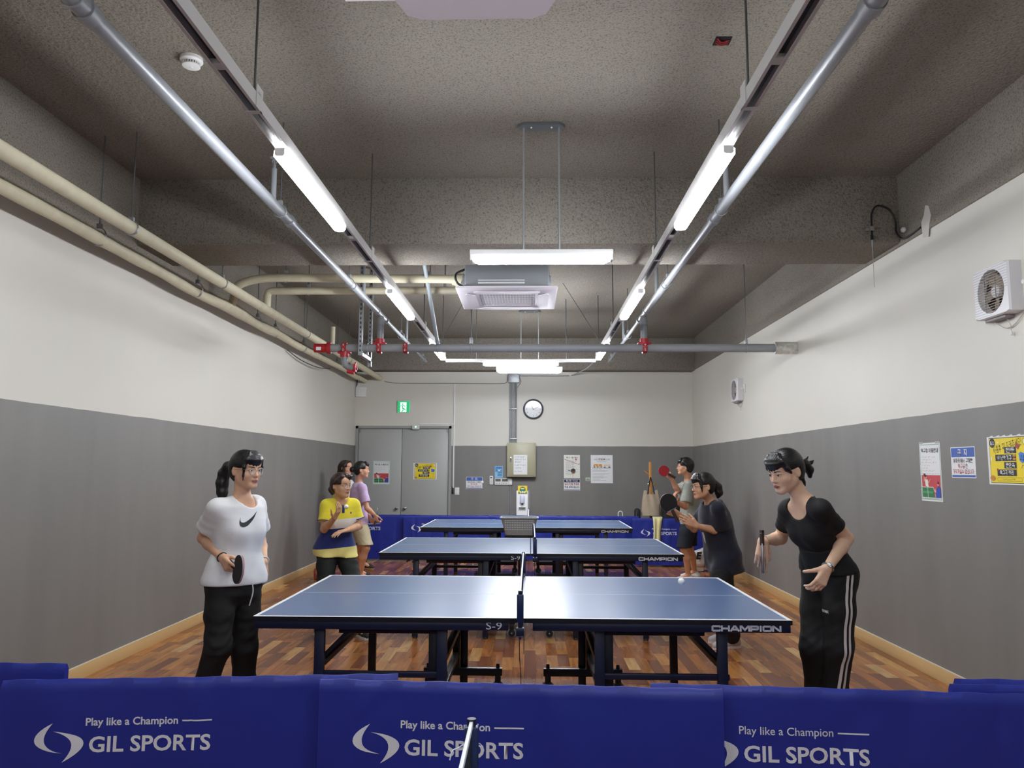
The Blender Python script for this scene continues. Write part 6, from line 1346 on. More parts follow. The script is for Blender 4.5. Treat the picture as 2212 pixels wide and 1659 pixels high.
    def cast(s, x, z, off=0.0008):
        o = Vector(s.H(x, .25, z)); h = s.bvh.ray_cast(o, Vector(-s.hf))
        return (h[0] + h[1] * off) if h[0] else Vector(s.H(x, .07, z))
    def patch(s, name, fn, m, nu=14, nv=5, off=0.0008, parent=None):
        """fn(u in 0..1, v in -1..1) -> (x, z) head-local; pressed onto the face"""
        b = MB(); vs = [s.cast(*fn(i / nu, -1 + 2 * j / nv), off) for j in range(nv + 1) for i in range(nu + 1)]
        b.add(vs, [(j * (nu + 1) + i, j * (nu + 1) + i + 1, (j + 1) * (nu + 1) + i + 1, (j + 1) * (nu + 1) + i) for j in range(nv) for i in range(nu)])
        return b.build(name, m, parent or s.bodyobj, smooth=80)
    def face_parts(s, lip='b0605c', brow='2a201c', open_=0.0055):
        EYE = mat('eye white', 'dcd6d0', 0.25); IRIS = mat('dark iris', '1c1310', 0.15); LIP = mat('lips ' + lip, lip, 0.4); BROW = mat('eyebrow ' + brow, brow, 0.8)
        for g in (-1, 1):
            alm = lambda u, v, g=g, k=1.0: (g * (.017 + .028 * u), .002 + .0015 * u + v * open_ * k * math.sin(math.pi * min(max(u, .02), .98)) ** 0.7)
            e = s.patch('eye', alm, EYE, off=0.0009)
            ir = lambda u, v, g=g: (g * .031 + .0056 * v * math.sin(math.pi * u), .0027 - .0052 * math.cos(math.pi * u) * 0.95)
            s.patch('iris', ir, IRIS, 8, 4, 0.0016, e)
            ls = lambda u, v, g=g: (g * (.015 + .032 * u), .0035 + .0015 * u + open_ * math.sin(math.pi * min(max(u, .02), .98)) ** 0.7 + v * .0011)
            s.patch('eyelash', ls, BROW, 12, 1, 0.0018, e)
            bw = lambda u, v, g=g: (g * (.014 + .034 * u), .021 + .004 * math.sin(u * 2.3) + v * .0026 * (1 - .55 * u))
            s.patch('eyebrow', bw, BROW, 12, 2, 0.0010)
        s.patch('lips', lambda u, v: (-.022 + .044 * u, -.0595 - .001 * abs(u - .5) + v * (.0085 * math.sin(math.pi * u) ** .8)), LIP, 16, 6, 0.0007)
        s.patch('mouth_line', lambda u, v: (-.022 + .044 * u, -.0588 + v * .0009), mat('mouth line', '5a2a2a', 0.6), 16, 1, 0.0014)
    # ---- clothes
    def shirt(s, m, ease=0.022, hem=0.02, sleeve=0.62, sr=(.056, .068), neck=(0.072, 0.0), wr=0.0035, fields=None, name='shirt', st=None, k=0.03, h=None, depth=None, extra=None, vneck=0.02, hipr=.112):
        J, sc = s.J, s.g; f = Field()
        base = st or [(-.12, .155, .112), (0.0, .160, .112), (.16, .162, .108), (.27, .155, .104), (.45, .132, .096), (.66, .142, .104), (.80, .152, .096), (.92, .13, .076), (1.0, .062, .058)]
        fn, c, R = loft_fn(s.A, s.B, s.Rp, s.Rs, [(t, a * sc, b * sc) for t, a, b in base], ease, depth); f.add(fn, c, R + 0.1)
        if not s.male:
            for g in (-1, 1): f.ell(s.A + s.U * s.L * 0.655 + s.Rs * g * 0.064 * sc + s.F * 0.062 * sc, np.stack([s.Rs, s.F, s.U]), V3((.058, .052, .06)) * sc + ease * .3, 0.05)
        for g, kk in ((1, 'R'), (-1, 'L')): f.chain([J['hip' + kk] + (J['kn' + kk] - J['hip' + kk]) * .4, J['hip' + kk], J['hip' + kk] + s.U * .07], [hipr * sc, hipr * sc, .08 * sc], .05)
        for kk in 'LR':
            sh, el = J['sh' + kk], J['el' + kk]; f.cone(J['neck'] - s.U * 0.012, sh, .045 * sc + ease * .2, .046 * sc + ease * .25, k)
            e = sh + (el - sh) * sleeve; d = nrm(el - sh); l = np.linalg.norm(e - sh)
            def sl(P, sh=sh, e=e, d=d, l=l):
                q = P - sh; t = np.clip(q @ d / l, 0, 1.2); v = np.linalg.norm(q - t[:, None] * (d * l), axis=1) - (sr[0] + (sr[1] - sr[0]) * t) * sc
                v = v + 0.0010 * np.sin(t * 23 + (q @ s.F) * 40)
                return smax(v, (P - e) @ d, 0.006)
            f.add(sl, (sh + e) / 2, l * .6 + .11, k + .02)
        if extra: extra(f)
        if wr:
            def wrn(P):
                q = P - s.A; z = q @ s.U; x = q @ s.Rs; y = q @ s.F
                lowf = np.clip((0.36 - z) / 0.25, 0.15, 1.0)
                return wr * lowf * (np.sin(26 * x + 9 * z + 3 * np.sin(11 * z + 5 * y)) + 0.7 * np.sin(21 * (z + 0.8 * x) + 6 * np.sin(8 * x)) + .5 * np.sin(47 * (z - .6 * x) + 4 * y)) * 0.6
            f.add(wrn, s.A, None, 0, 'd')
        f.add(lambda P: (s.A + s.U * hem - P) @ nrm(s.U + V3((0, 0, 1)) * 1.5), s.A, None, 0.006, 'i')
        # neck opening
        n0 = J['neck'] + s.F * neck[1]; f.cone(n0 - s.U * .0 + s.F * vneck - s.U * 0.012, n0 + s.U * 0.16 + s.F * 0.06, neck[0] * sc, neck[0] * sc * 1.25, 0.006, 's')
        return s.cloth(name, f, m, fields, h)
    def cloth(s, name, f, m, fields=None, h=None, relax=2):
        o, v, fc = sdf_mesh(name, f, s.lo, s.hi, h or max(0.006, s.h * 1.2), m, s.root, fields, relax)
        o['_n'] = 0; del o['_n']; s.last = (v, fc); return o
    def trousers(s, m, waist=0.5, r=(.094, .078, .068, .064), length=1.0, ease=0.010, wr=0.003, fields=None, name='trousers', cut=None, h=None):
        J, sc = s.J, s.g; f = Field()
        fn, c, R = loft_fn(s.A, s.B, s.Rp, s.Rs, [(t, a * sc, b * sc) for t, a, b in [(-.12, .06, .06), (0.0, .125, .105), (.16, .160, .106), (.27, .152, .102), (.45, .128, .092), (waist, .126, .09)]], ease); f.add(fn, c, R)
        for g in (-1, 1): f.ell(J['pel'] - s.U * 0.02 - s.F * 0.04 * sc + s.Rp * g * 0.065 * sc, np.eye(3), V3((.086, .086, .09)) * sc, 0.05)
        for k in 'LR':
            hip, kn, an = J['hip' + k], J['kn' + k], J['an' + k]; mid = (hip + kn) / 2; cm = kn * .5 + an * .5 - s.Fh * 0.01; end = an + (kn - an) * .06
            f.chain([hip, mid, kn, cm, end], [r[0] * sc, (r[0] + r[1]) / 2 * sc, r[1] * sc, r[2] * sc, r[3] * sc], 0.03)
        if wr:
            def wrn(P):
                z = P[:, 2]; x = P @ s.Rp; y = P @ s.Fh
                env = np.exp(-((z - s.J['knR'][2]) / .13) ** 2) + .8 * np.exp(-((z - s.J['pel'][2]) / .12) ** 2) + .25
                return wr * .5 * env * (np.sin(75 * z + 40 * x + 5 * np.sin(21 * y + 9 * z)) + .8 * np.sin(58 * z - 33 * y + 4 * np.sin(17 * x)))
            f.add(wrn, s.A, None, 0, 'd')
        if cut is not None: f.add(lambda P: cut - P[:, 2], s.A, None, 0.006, 'i')
        f.add(lambda P: (P - (s.A + s.U * s.L * waist)) @ s.U, s.A, None, 0.008, 'i')
        return s.cloth(name, f, m, fields, h)
    def shoes(s, m, sole, label=None):
        for k, dv in (('L', -.12), ('R', .12)):
            an = s.J['an' + k]; d = nrm(s.Fh + s.Rp * dv); f = Field(); g = V3((an[0], an[1], 0))
            f.cone(g - d * .045 + V3((0, 0, .045)), g + d * .12 + V3((0, 0, .036)), .040, .036, .02); f.cone(g - d * .03 + V3((0, 0, .05)), g + V3((0, 0, .095)), .036, .040, .03); f.cone(g + d * .12 + V3((0, 0, .034)), g + d * .165 + V3((0, 0, .03)), .036, .03, .02)
            f.add(lambda P: 0.014 - P[:, 2], g, None, 0.004, 'i'); f.add(lambda P: P[:, 2] - 0.105, g, None, 0.004, 'i')
            o, _, _ = sdf_mesh('shoe', f, g - V3((.25, .25, 0.01)), g + V3((.25, .25, .14)), 0.006, m, s.root)
            n_ = V3((-d[1], d[0], 0)); b = MB(); pts = [(-.085, 0), (-.075, .03), (-.03, .038), (.05, .038), (.13, .043), (.175, .03), (.197, 0), (.175, -.03), (.13, -.043), (.05, -.038), (-.03, -.038), (-.075, -.03)]
            b.prism(pts, g, d, n_, 0.001, 0.022); b.build('sole', sole, o)
            b = MB()
            for i in range(4): c = g + d * (.04 + .022 * i) + V3((0, 0, .079 - .007 * i)); b.bar(c - n_ * .018, c + n_ * .018, .004, .003)
            b.build('laces', mat('white laces', 'dedede', 0.8), o)
    # ---- hair
    def hair_base(s, fringe=True, tied=True, vol=0.0):
        M = np.stack([s.hr, s.hf, s.hu]); f = Field(); hh = s.hs
        f.ell(s.H(0, -.016, .036), M, V3((.083 + vol, .101 + vol, .09 + vol)) * hh, .01); f.ell(s.H(0, -.045, -.01), M, V3((.074 + vol, .064 + vol, .075 + vol)) * hh, .03)
        top = .036 if fringe else .062
        f.ell(s.H(0, .125, -.055 + (top - .036)), M, V3((.066, .10, .092)) * hh, .012, 's')
        loc = lambda P: (P - s.J['head']) @ M.T / hh
        f.add(lambda P: smax(-.028 - loc(P)[:, 1] - .25 * (loc(P)[:, 2]), loc(P)[:, 2] - .012, .01) * hh, s.J['head'], .2, .008, 's')     # ear and cheek side
        f.add(lambda P: (-.085 - loc(P)[:, 2] + loc(P)[:, 1] * .35) * hh, s.J['head'], .25, .01, 'i')      # nape line
        return f, loc
    def grooves(s, f, loc, amp=0.00055):
        def fn(P):
            q = loc(P); a = np.arctan2(q[:, 0], q[:, 2] - .02 + 1e-6); e = np.arctan2(q[:, 1] + .04, np.hypot(q[:, 0], q[:, 2]) + 1e-6)
            return amp * (np.sin(46 * a + 3 * np.sin(6 * e)) + .6 * np.sin(83 * a + 5 * e))
        f.add(fn, s.J['head'], .22, 0, 'd')
    def hair_mesh(s, f, m, name='hair', lo=None, hi=None, h=None):
        c = s.J['head']; lo = c - 0.22 if lo is None else lo; hi = c + 0.22 if hi is None else hi
        return sdf_mesh(name, f, lo, hi, h or (0.0032 if s.h < .005 else .0045), m, s.root, None, 1)[0]
    def fringe(s, f, xs, zend, r0=.011, r1=.0025, y1=.0915, sweep=0.0):
        xs = np.linspace(min(xs), max(xs), max(4, int((max(xs) - min(xs)) / .0085)))
        for i, x in enumerate(xs):
            x2 = x + sweep; c = 8.0 * x * x; z2 = zend - .004 + .005 * math.sin(i * 2.9) + 5 * x * x
            f.chain([s.H(x * .55, .050, .108), s.H(x * .85, .076 - .6 * c, .084), s.H(x2, y1 - c, zend + .032), s.H(x2 * 1.03, y1 + .003 - c, z2)], [r0 * s.hs, r0 * s.hs, .0075 * s.hs, r1 * s.hs], .012)
    def lock(s, f, pts, rs, k=.012): f.chain([s.H(*p) for p in pts], [r * s.hs for r in rs], k)
    def glasses(s, m, r=.0225, wire=.0013, dx=.0325, z=-.002, sq=1.0):
        b = MB(); y = .103; X, Y, Z = (Vector(q) for q in (s.hr, s.hf, s.hu))
        for g in (-1, 1):
            c = [Vector(s.H(g * dx + r * math.cos(t) , y - abs(math.cos(t) * r + dx) * 0 - (.006 if g * math.cos(t) > .5 else 0), z + r * sq * .9 * math.sin(t))) for t in [2 * math.pi * i / 26 for i in range(26)]]
            b.tube(c, wire, 6, closed=True)
            b.tube([Vector(s.H(g * (dx + r), y - .006, z + .006)), Vector(s.H(g * .073, .07, z + .008)), Vector(s.H(g * .079, .0, z + .006)), Vector(s.H(g * .077, -.02, z - .008))], wire, 6)
        b.tube([Vector(s.H(-dx + r, y, z + .003)), Vector(s.H(0, y + .003, z + .007)), Vector(s.H(dx - r, y, z + .003))], wire, 6)
        gl = b.build('glasses', m, s.root)
        L_ = MB()
        for g in (-1, 1): L_.add([Vector(s.H(g * dx + r * .97 * math.cos(t), y - .002, z + r * sq * .88 * math.sin(t))) for t in [2 * math.pi * i / 20 for i in range(20)]], [tuple(range(20))])
        gm = mat('spectacle lens', 'ffffff', 0.02, alpha=0.12); L_.build('lens', gm, gl)
        return gl
    def band(s, name, k, along, r, m, wd=.004, flat_=1.0, bead=0):
        el, wr = s.J['el' + k], s.J['wr' + k]; d = nrm(wr - el); c = wr - d * along
        if not bead: return MB().torus(c, d, r, wd, 24, 6).build(name, m, s.root)
        b = MB(); ax = Vector(d); x = ax.orthogonal().normalized(); y = ax.cross(x)
        for i in range(bead): t = 2 * math.pi * i / bead; b.sphere(Vector(c) + (x * math.cos(t) + y * math.sin(t)) * r, wd, 8, 6)
        return b.build(name, m, s.root)
    def stick(s, obj_v, pt, dirn): pass

def press(v, f):
    return BVHTree.FromPolygons([tuple(p) for p in v], [tuple(q) for q in f])
def decal(name, quads, bvh, o, X, Y, m, parent, off=0.0016, reach=0.25):
    """2D quads/polygons in X,Y at o pressed on a cloth along -(X×Y)"""
    X = Vector(X).normalized(); Y = Vector(Y).normalized(); N = X.cross(Y); o = Vector(o); b = MB()
    for p in quads:
        vs = []
        for a, c in p:
            q = o + X * a + Y * c; h = bvh.ray_cast(q + N * reach, -N)
            vs.append((h[0] + N * off) if h[0] else q)
        b.add(vs, [tuple(range(len(vs)))])
    return b.build(name, m, parent, smooth=60)
def gridtext(body, w, h, heavy=0.0):
    """lettering as small polygons (triangles of the text mesh)"""
    me = text_mesh(body, heavy, 1.0, 2); co = np.empty(len(me.vertices) * 3); me.vertices.foreach_get('co', co); co = co.reshape(-1, 3); lo, hi = co.min(0), co.max(0)
    q = [[((co[i][0] - lo[0]) / (hi[0] - lo[0]) * w, (co[i][1] - lo[1]) / (hi[1] - lo[1]) * h) for i in p.vertices] for p in me.polygons]
    bpy.data.meshes.remove(me); return q
def attr_mat(name, attr, stops, rough=0.8, bump=None, sheen=0.2):
    """bands of dye by a smooth per-vertex coordinate; stops = [(value, colour)] constant steps"""
    m = bpy.data.materials.new(name); m.use_nodes = True; nt = m.node_tree; b = nt.nodes['Principled BSDF']; L = nt.links.new
    b.inputs['Roughness'].default_value = rough; b.inputs['Sheen Weight'].default_value = sheen
    a = nt.nodes.new('ShaderNodeAttribute'); a.attribute_name = attr
    cur = None
    for i, (v, c) in enumerate(stops):
        if i == 0:
            rgb = nt.nodes.new('ShaderNodeRGB'); rgb.outputs[0].default_value = lin(c); cur = rgb.outputs[0]; continue
        g = nt.nodes.new('ShaderNodeMath'); g.operation = 'GREATER_THAN'; g.inputs[1].default_value = v; L(a.outputs['Fac'], g.inputs[0])
        mx = nt.nodes.new('ShaderNodeMix'); mx.data_type = 'RGBA'; L(g.outputs[0], mx.inputs[0]); L(cur, mx.inputs[6]); mx.inputs[7].default_value = lin(c); cur = mx.outputs[2]
    L(cur, b.inputs['Base Color']); return m
# paddles
def paddle(name, grip, d, nface, label, c1='151517', c2='a8232c', blade=0.078, hl=0.10, edge='c9b79a'):
    """grip: handle end near the blade; d direction from handle to blade; nface normal of the first rubber"""
    d = Vector(d).normalized(); nf = Vector(nface); nf = (nf - d * nf.dot(d)).normalized(); s_ = d.cross(nf); g = Vector(grip)
    t = thing('table_tennis_paddle', g, label, 'paddle')
    n = 36; out = []
    for i in range(n):
        a = 2 * math.pi * i / n; x = blade * 0.96 * math.sin(a); y = blade * 1.03 * (1 - math.cos(a)) ; 
        out.append((x, y))
    ctr = blade * 1.03
    b = MB().prism(out, g, s_, d, -0.0032, 0.0032); b.build('blade', mat('plywood edge', edge, 0.5), t)
    rub = [(x, y) for x, y in out if y > 0.012]
    N = s_.cross(d)
    MB().prism(rub, g, s_, d, 0.0033, 0.0062).build('rubber', mat('rubber ' + c1, c1, 0.75), t)
    MB().prism(rub, g, s_, d, -0.0062, -0.0033).build('rubber', mat('rubber ' + c2, c2, 0.75), t)
    MB().tube([g + d * 0.012, g - d * 0.03, g - d * 0.07, g - d * hl], [0.012, 0.0125, 0.013, 0.0155], 12, flat=1.25, side=tuple(s_)).build('handle', mat('paddle handle', '3a2c24', 0.5), t)
    return t

# ------------------------------------------------------------------ the seven people
def hair_mat(name, c, c2=None):
    return mat(name, c, 0.38, spec=0.5, noise=(60, 0.35, (1, 1, 0.15)))
BLACKHAIR = hair_mat('black hair', '100e0f'); BROWNHAIR = hair_mat('dark brown hair', '2c1d18'); SOFTHAIR = hair_mat('soft black hair', '17120f')
COTTON = lambda n, c, r=0.85: mat(n, c, r, noise=(3, 0.03), bump=(220, 0.25, 0.002), sheen=0.15)
TROUS = mat('black trouser cloth', '0a0a0c', 0.8, bump=(220, 0.25, 0.002))
RUBBER = mat('white shoe sole', 'd9d7d2', 0.6)

# --- white shirt, left end of the nearest table
p = Person('white', J_white, (.87, -.48, -.08), 'person in white T-shirt and black joggers at the near table, holding a black paddle', sc=0.98, hs=0.93, skin='d8ab8c', near=True, heading=(.72, -.69, 0))
p.hand('R', (.60, -.67, -.43), (.74, .64, -.05), (.95, 1.05, .6), thumb=(.75, .45, .5), thumb2=(.8, .1, .6), idx=(.25, .15, .1))
p.hand('L', (.06, -.12, -1), (-.7, .35, 0), (.3, .35, .25), thumb=(.85, .45, .3), thumb2=(.95, .1, .3))
p.finish(.0038)
sh = p.shirt(COTTON('white cotton', 'dcdcdc'), ease=.020, hem=.055, hipr=.096, sleeve=.66, sr=(.060, .078), neck=(.074, 0), wr=.005, vneck=.025)
bv = press(*p.last)
sw = strip(bez((.10, .66), (-.10, .16), (.02, -.16), (.42, .06), 10) + bez((.42, .06), (.6, .22), (.8, .5), (1, .98), 10)[1:], bez((.10, .66), (.04, .42), (.06, .24), (.27, .30), 10) + bez((.27, .30), (.45, .36), (.75, .66), (1, .98), 10)[1:])
decal('chest_mark', [[(-.085 + a * .118, -.04 + b_ * .082) for a, b_ in q] for q in sw], bv, p.A + p.U * p.L * .80 + p.F * .1, -p.Rs, p.U, mat('dark grey print', '26282c', 0.7), sh)
p.trousers(TROUS, r=(.090, .078, .070, .060), wr=.004)
MB().tube(smoothpath([Vector(p.A + p.U * .07 + p.F * .142 - p.Rp * .01), Vector(p.A + p.U * .02 + p.F * .15 - p.Rp * .012), Vector(p.A - p.U * .05 + p.F * .142 - p.Rp * .004)], 6), .0035, 8).build('drawstring', mat('white cord', 'd5d5d5', 0.7), p.root)
p.shoes(mat('grey shoe', '55585c', 0.7), RUBBER)
f, loc = p.hair_base(fringe=True)
p.fringe(f, (-.056, -.042, -.028, -.012, .004, .020, .036, .05), .036, sweep=.003)
for g in (-1, 1): p.lock(f, [(g * .060, .062, .07), (g * .068, .062, .02), (g * .064, .058, -.03), (g * .058, .052, -.062)], [.012, .009, .006, .003])
p.lock(f, [(.0, -.10, .0), (0, -.13, .016), (0, -.165, .008), (0, -.195, -.04), (.004, -.198, -.10), (.004, -.188, -.16), (.006, -.176, -.21)], [.024, .024, .028, .034, .036, .032, .010], .02)
p.grooves(f, loc); p.hair_mesh(f, BLACKHAIR, lo=p.J['head'] - V3((.26, .26, .26)), hi=p.J['head'] + .22)
b = MB()
for i in range(4): b.torus(p.H(0, -.118 - .006 * i, .014 - .004 * i), Vector(p.hf) * -1 + Vector(p.hu) * .2, .031 * p.hs, .0055, 18, 6)
b.build('hair_clip', mat('glossy black clip', '15171a', 0.15), p.root)
p.glasses(mat('thin metal frame', 'a8a4a2', 0.25, 0.8), r=.0235, wire=.0011)
p.band('bracelet', 'R', .012, .028, mat('black cord', '15151a', 0.5), .003); p.band('wrist_watch', 'L', .012, .028, mat('white strap', 'd8d4cf', 0.5), .0045)
paddle('paddle', (-1.606, 4.196, .985), (.6, -.79, -.12), (-.79, -.6, .1), 'black paddle with patterned edge tape held by the white-shirted player', edge='8f8a8c')

# --- black top, right end of the nearest table
p = Person('black', J_black, (-.86, -.40, -.32), 'person in tight black top and black striped track trousers leaning over the near table', sc=1.0, hs=0.97, skin='e4bda0', near=True, heading=(-.93, -.36, 0))
p.hand('L', (-.52, -.21, -.83), (-.3, .95, -.05), (.55, .7, .45), thumb=(.55, .8, .2), thumb2=(.6, .75, .2))
p.hand('R', (-.15, -.12, -1), (.25, 1, 0), (.35, .5, .35), thumb=(.75, .5, .45), thumb2=(.9, .1, .4), idx=(.1, .1, .1))
p.finish(.0032)
def roll(f):
    for z_, r_ in ((.145, .012), (.115, .014), (.085, .014)):
        pass
stt = [(-.12, .150, .108), (0.0, .156, .108), (.14, .160, .108), (.20, .155, .102), (.245, .150, .099), (.27, .140, .092), (.30, .139, .093), (.33, .130, .086), (.36, .131, .088), (.42, .120, .083), (.5, .122, .086), (.66, .136, .100), (.80, .150, .093), (.92, .126, .073), (1.0, .06, .055)]
sh = p.shirt(mat('black stretch cloth', '08080a', 0.75, bump=(220, 0.2, 0.002)), ease=.007, hem=.10, hipr=.090, sleeve=.60, sr=(.052, .054), neck=(.082, .0), wr=.0014, st=stt, vneck=.045, h=.005)
bv = press(*p.last)
decal('waist_lettering', [[(a - .0, c) for a, c in q] for q in gridtext('NE', .05, .02, .04)], bv, p.A + p.U * .115 - p.Rs * .055 + p.F * .1, -p.Rs, p.U, mat('white print', 'd8d8d8', 0.6), sh)
hip, kn, an = p.J['hipL'], p.J['knL'], p.J['anL']
def stripe(P):
    def ax(z):
        t1 = np.clip((hip[2] - z) / (hip[2] - kn[2]), 0, 1)[:, None]; t2 = np.clip((kn[2] - z) / (kn[2] - an[2]), 0, 1)[:, None]
        return hip + (kn - hip) * t1 + (an - kn) * t2
    q = P - ax(P[:, 2]); lat = q @ (-p.Rp); tg = q @ p.Fh - .012
    return tg * np.where(lat > 0, 1.0, 60.0)
p.trousers(attr_mat('black track cloth with white stripes', 'stripe', [(-9, '08080a'), (-.021, 'd6d2cc'), (-.007, '08080a'), (.005, 'd6d2cc'), (.019, '08080a')], .75, sheen=0.0), r=(.094, .078, .070, .072), wr=.002, fields={'stripe': stripe}, h=.0055)
bv = press(*p.last); thn = nrm(p.Fh + V3((0, 0, .12)))
xd = nrm(np.cross(V3((0, 0, 1)), p.Fh)) * 1.0
decal('thigh_lettering', gridtext('XEXYMIX', .062, .014, .03), bv, p.J['hipL'] + (p.J['knL'] - p.J['hipL']) * .52 + p.Fh * .1 - xd * .045, xd, (0, 0, 1), mat('white print', 'd8d8d8', 0.6), p.root)
p.shoes(mat('black shoe', '1a1a1c', 0.6), RUBBER)
f, loc = p.hair_base(fringe=True)
p.fringe(f, (-.056, -.042, -.026, -.01, .008, .024, .042, .056), .034)
for g in (-1, 1): p.lock(f, [(g * .062, .058, .075), (g * .072, .05, .03), (g * .074, .030, .0)], [.014, .012, .006])
p.lock(f, [(0, -.10, -.005), (0, -.125, .0), (0, -.15, -.01), (0, -.168, -.05), (0, -.158, -.085)], [.02, .014, .022, .022, .012], .014)
p.lock(f, [(0, -.14, .002), (.01, -.17, .004), (.012, -.198, .02)], [.014, .010, .003], .008); p.lock(f, [(0, -.15, -.01), (-.012, -.185, -.012), (-.016, -.205, -.004)], [.012, .009, .003], .008)
p.lock(f, [(.03, -.07, -.06), (.036, -.07, -.09), (.034, -.075, -.115)], [.014, .008, .003]); p.lock(f, [(-.03, -.07, -.06), (-.036, -.07, -.09), (-.034, -.075, -.115)], [.014, .008, .003])
p.grooves(f, loc); p.hair_mesh(f, BLACKHAIR, lo=p.J['head'] - .25, hi=p.J['head'] + .25)
MB().torus(p.H(0, -.123, .0), p.hf, .016, .005, 16, 6).build('hair_tie', BLACK, p.root)
w_ = p.band('wrist_watch', 'L', .012, .029, mat('steel watch strap', 'b5b5b5', 0.25, 0.9), .0045)
d_ = nrm(p.J['wrL'] - p.J['elL']); c_ = p.J['wrL'] - d_ * .012; o_ = nrm(V3((-.3, -1, .15)) - d_ * (V3((-.3, -1, .15)) @ d_)); MB().bar(c_ + o_ * .026 - d_ * .013, c_ + o_ * .026 + d_ * .013, .019, .008, o_).build('watch_case', mat('watch glass', 'd5d8dc', 0.1, 0.6), w_)
p.band('bead_bracelet', 'R', .01, .028, mat('pale beads', 'c9b9a4', 0.4), .0045, bead=18)
_, hd, hn, hs_ = p.hands['L']; MB().torus(p.J['wrL'] + hd * .10 + hn * .012 + hs_ * .009, nrm(hd + hn * .6), .0098, .0012, 16, 6).build('ring', CHROME, p.root)
paddle('paddle', (1.270, 4.285, 1.115), (-.03, -.08, -1), (.96, -.28, .02), 'dark paddle seen edge on, held downwards by the black-topped player', c1='3c3440', c2='4a3c46', hl=.05, edge='6a5a60')

# --- yellow polo, left end of the middle table
p = Person('yellow', J_yellow, (.84, -.53, -.05), 'person in yellow, white and navy polo shirt crouching at the middle table', sc=0.96, hs=0.95, skin='cda080', heading=(.45, -.89, 0))
p.hand('R', (.5, -.4, .75), (-.6, .2, .55), (.35, .5, .3)); p.hand('L', (-.6, -.75, -.12), (.1, .25, -.95), (.25, .3, .2))
p.finish()
polo = attr_mat('polo cloth in bands', 'band', [(-9, 'd9cc7a'), (.79, '1b2b6e'), (.968, 'dcdad4'), (1.052, 'e3d534')], .85)
sh = p.shirt(polo, ease=.026, hem=.022, hipr=.118, sleeve=.70, sr=(.060, .072), neck=(.066, 0), wr=.004, vneck=.03, fields={'band': lambda P: P[:, 2] + .06 * ((P - p.A) @ p.Rs) - .03 * ((P - p.A) @ p.F)})
bv = press(*p.last)
for k in 'LR':
    s_, e_ = p.J['sh' + k], p.J['el' + k]; d_ = nrm(e_ - s_); c_ = s_ + (e_ - s_) * .66
    MB().tube([Vector(c_) + Vector(d_).orthogonal().normalized().cross(Vector(d_)) * 0 + (Vector(d_).orthogonal().normalized() * math.cos(t) + Vector(d_).cross(Vector(d_).orthogonal().normalized()) * math.sin(t)) * .0655 for t in [2 * math.pi * i / 24 for i in range(24)]], .0035, 6, closed=True).build('sleeve_stripe', mat('navy rib', '1b2b6e', 0.8), sh)
COLY = COTTON('yellow collar cloth', 'e3d534')
for g in (-1, 1):
    n0 = p.J['neck']; pts = [n0 + p.Rs * g * .012 + p.F * .075 - p.U * .045, n0 + p.Rs * g * .05 + p.F * .055 - p.U * .01, n0 + p.Rs * g * .062 + p.F * .01 + p.U * .02, n0 + p.Rs * g * .045 - p.F * .04 + p.U * .035, n0 - p.F * .058 + p.U * .04]
    MB().tube(smoothpath([Vector(q) for q in pts], 6), .016, 8, flat=.3, side=tuple(p.U)).build('collar', COLY, sh)
decal('placket', [rect(-.012, -.095 + .012 * i, .012, -.083 + .012 * i) for i in range(8)], bv, p.J['neck'] + p.F * .05, -p.Rs, p.U, mat('navy rib', '1b2b6e', 0.8), sh, .002)
decal('chest_mark', [rect(.07, -.105, .082, -.088)], bv, p.J['neck'] + p.F * .05, -p.Rs, p.U, mat('navy rib', '1b2b6e', 0.8), sh, .002)
p.trousers(mat('dark green black cloth', '0a100e', 0.8), r=(.1, .085, .076, .074), wr=.004)
p.shoes(mat('black shoe', '1a1a1c', 0.6), RUBBER)
f, loc = p.hair_base(fringe=False, vol=.004)
p.fringe(f, (-.05, -.034, -.018, .0), .062, sweep=-.012)
for g in (-1, 1): p.lock(f, [(g * .05, .05, .09), (g * .078, .02, .05), (g * .082, -.01, .02)], [.016, .014, .010])
p.lock(f, [(0, -.10, -.02), (0, -.118, -.045), (0, -.112, -.085)], [.034, .036, .016], .02)
p.grooves(f, loc); p.hair_mesh(f, BROWNHAIR)
b = MB()
for i in range(5): b.sphere(p.H(-.05 + .012 * i, -.085 - .006 * i, -.0 - .014 * i), .008, 10, 6)
b.build('hair_clip', mat('pale bow clip', 'ddd8cc', 0.4), p.root)
p.glasses(mat('thin metal frame', 'a8a4a2', 0.25, 0.8), r=.023, wire=.0011)
MB().sphere(p.H(.083, -.005, -.042), .004, 8, 6).build('ear_ring', mat('gold', 'c9a24a', 0.2, 1.0), p.root)

# --- lavender shirt, left end of the farthest table
p = Person('purple', J_purple, (.97, .22, -.02), 'person in lavender shirt and beige shorts turned to the farthest table', sc=1.0, hs=0.97, skin='cf9d80', heading=(.95, .3, 0))
p.hand('R', (.25, .1, -.95), (.4, .9, .1), (.8, .9, .5)); p.hand('L', (.5, -.35, -.7), (.5, .7, 0), (.5, .6, .4))
p.finish()
p.shirt(COTTON('lavender cloth', 'bfa6cb'), ease=.024, hem=.0, sleeve=.72, sr=(.060, .072), neck=(.062, 0), wr=.005)
p.trousers(COTTON('beige shorts cloth', 'b3a98a'), r=(.105, .104, .1, .1), cut=.50, wr=.003, name='shorts')
p.shoes(mat('black shoe', '1a1a1c', 0.6), mat('gum sole', '9a7a4a', 0.6))
f, loc = p.hair_base(fringe=True); p.fringe(f, (-.05, -.03, -.01, .01, .03, .05), .045)
p.lock(f, [(0, -.10, .0), (0, -.125, .002)], [.034, .042], .012); p.grooves(f, loc); p.hair_mesh(f, BLACKHAIR)
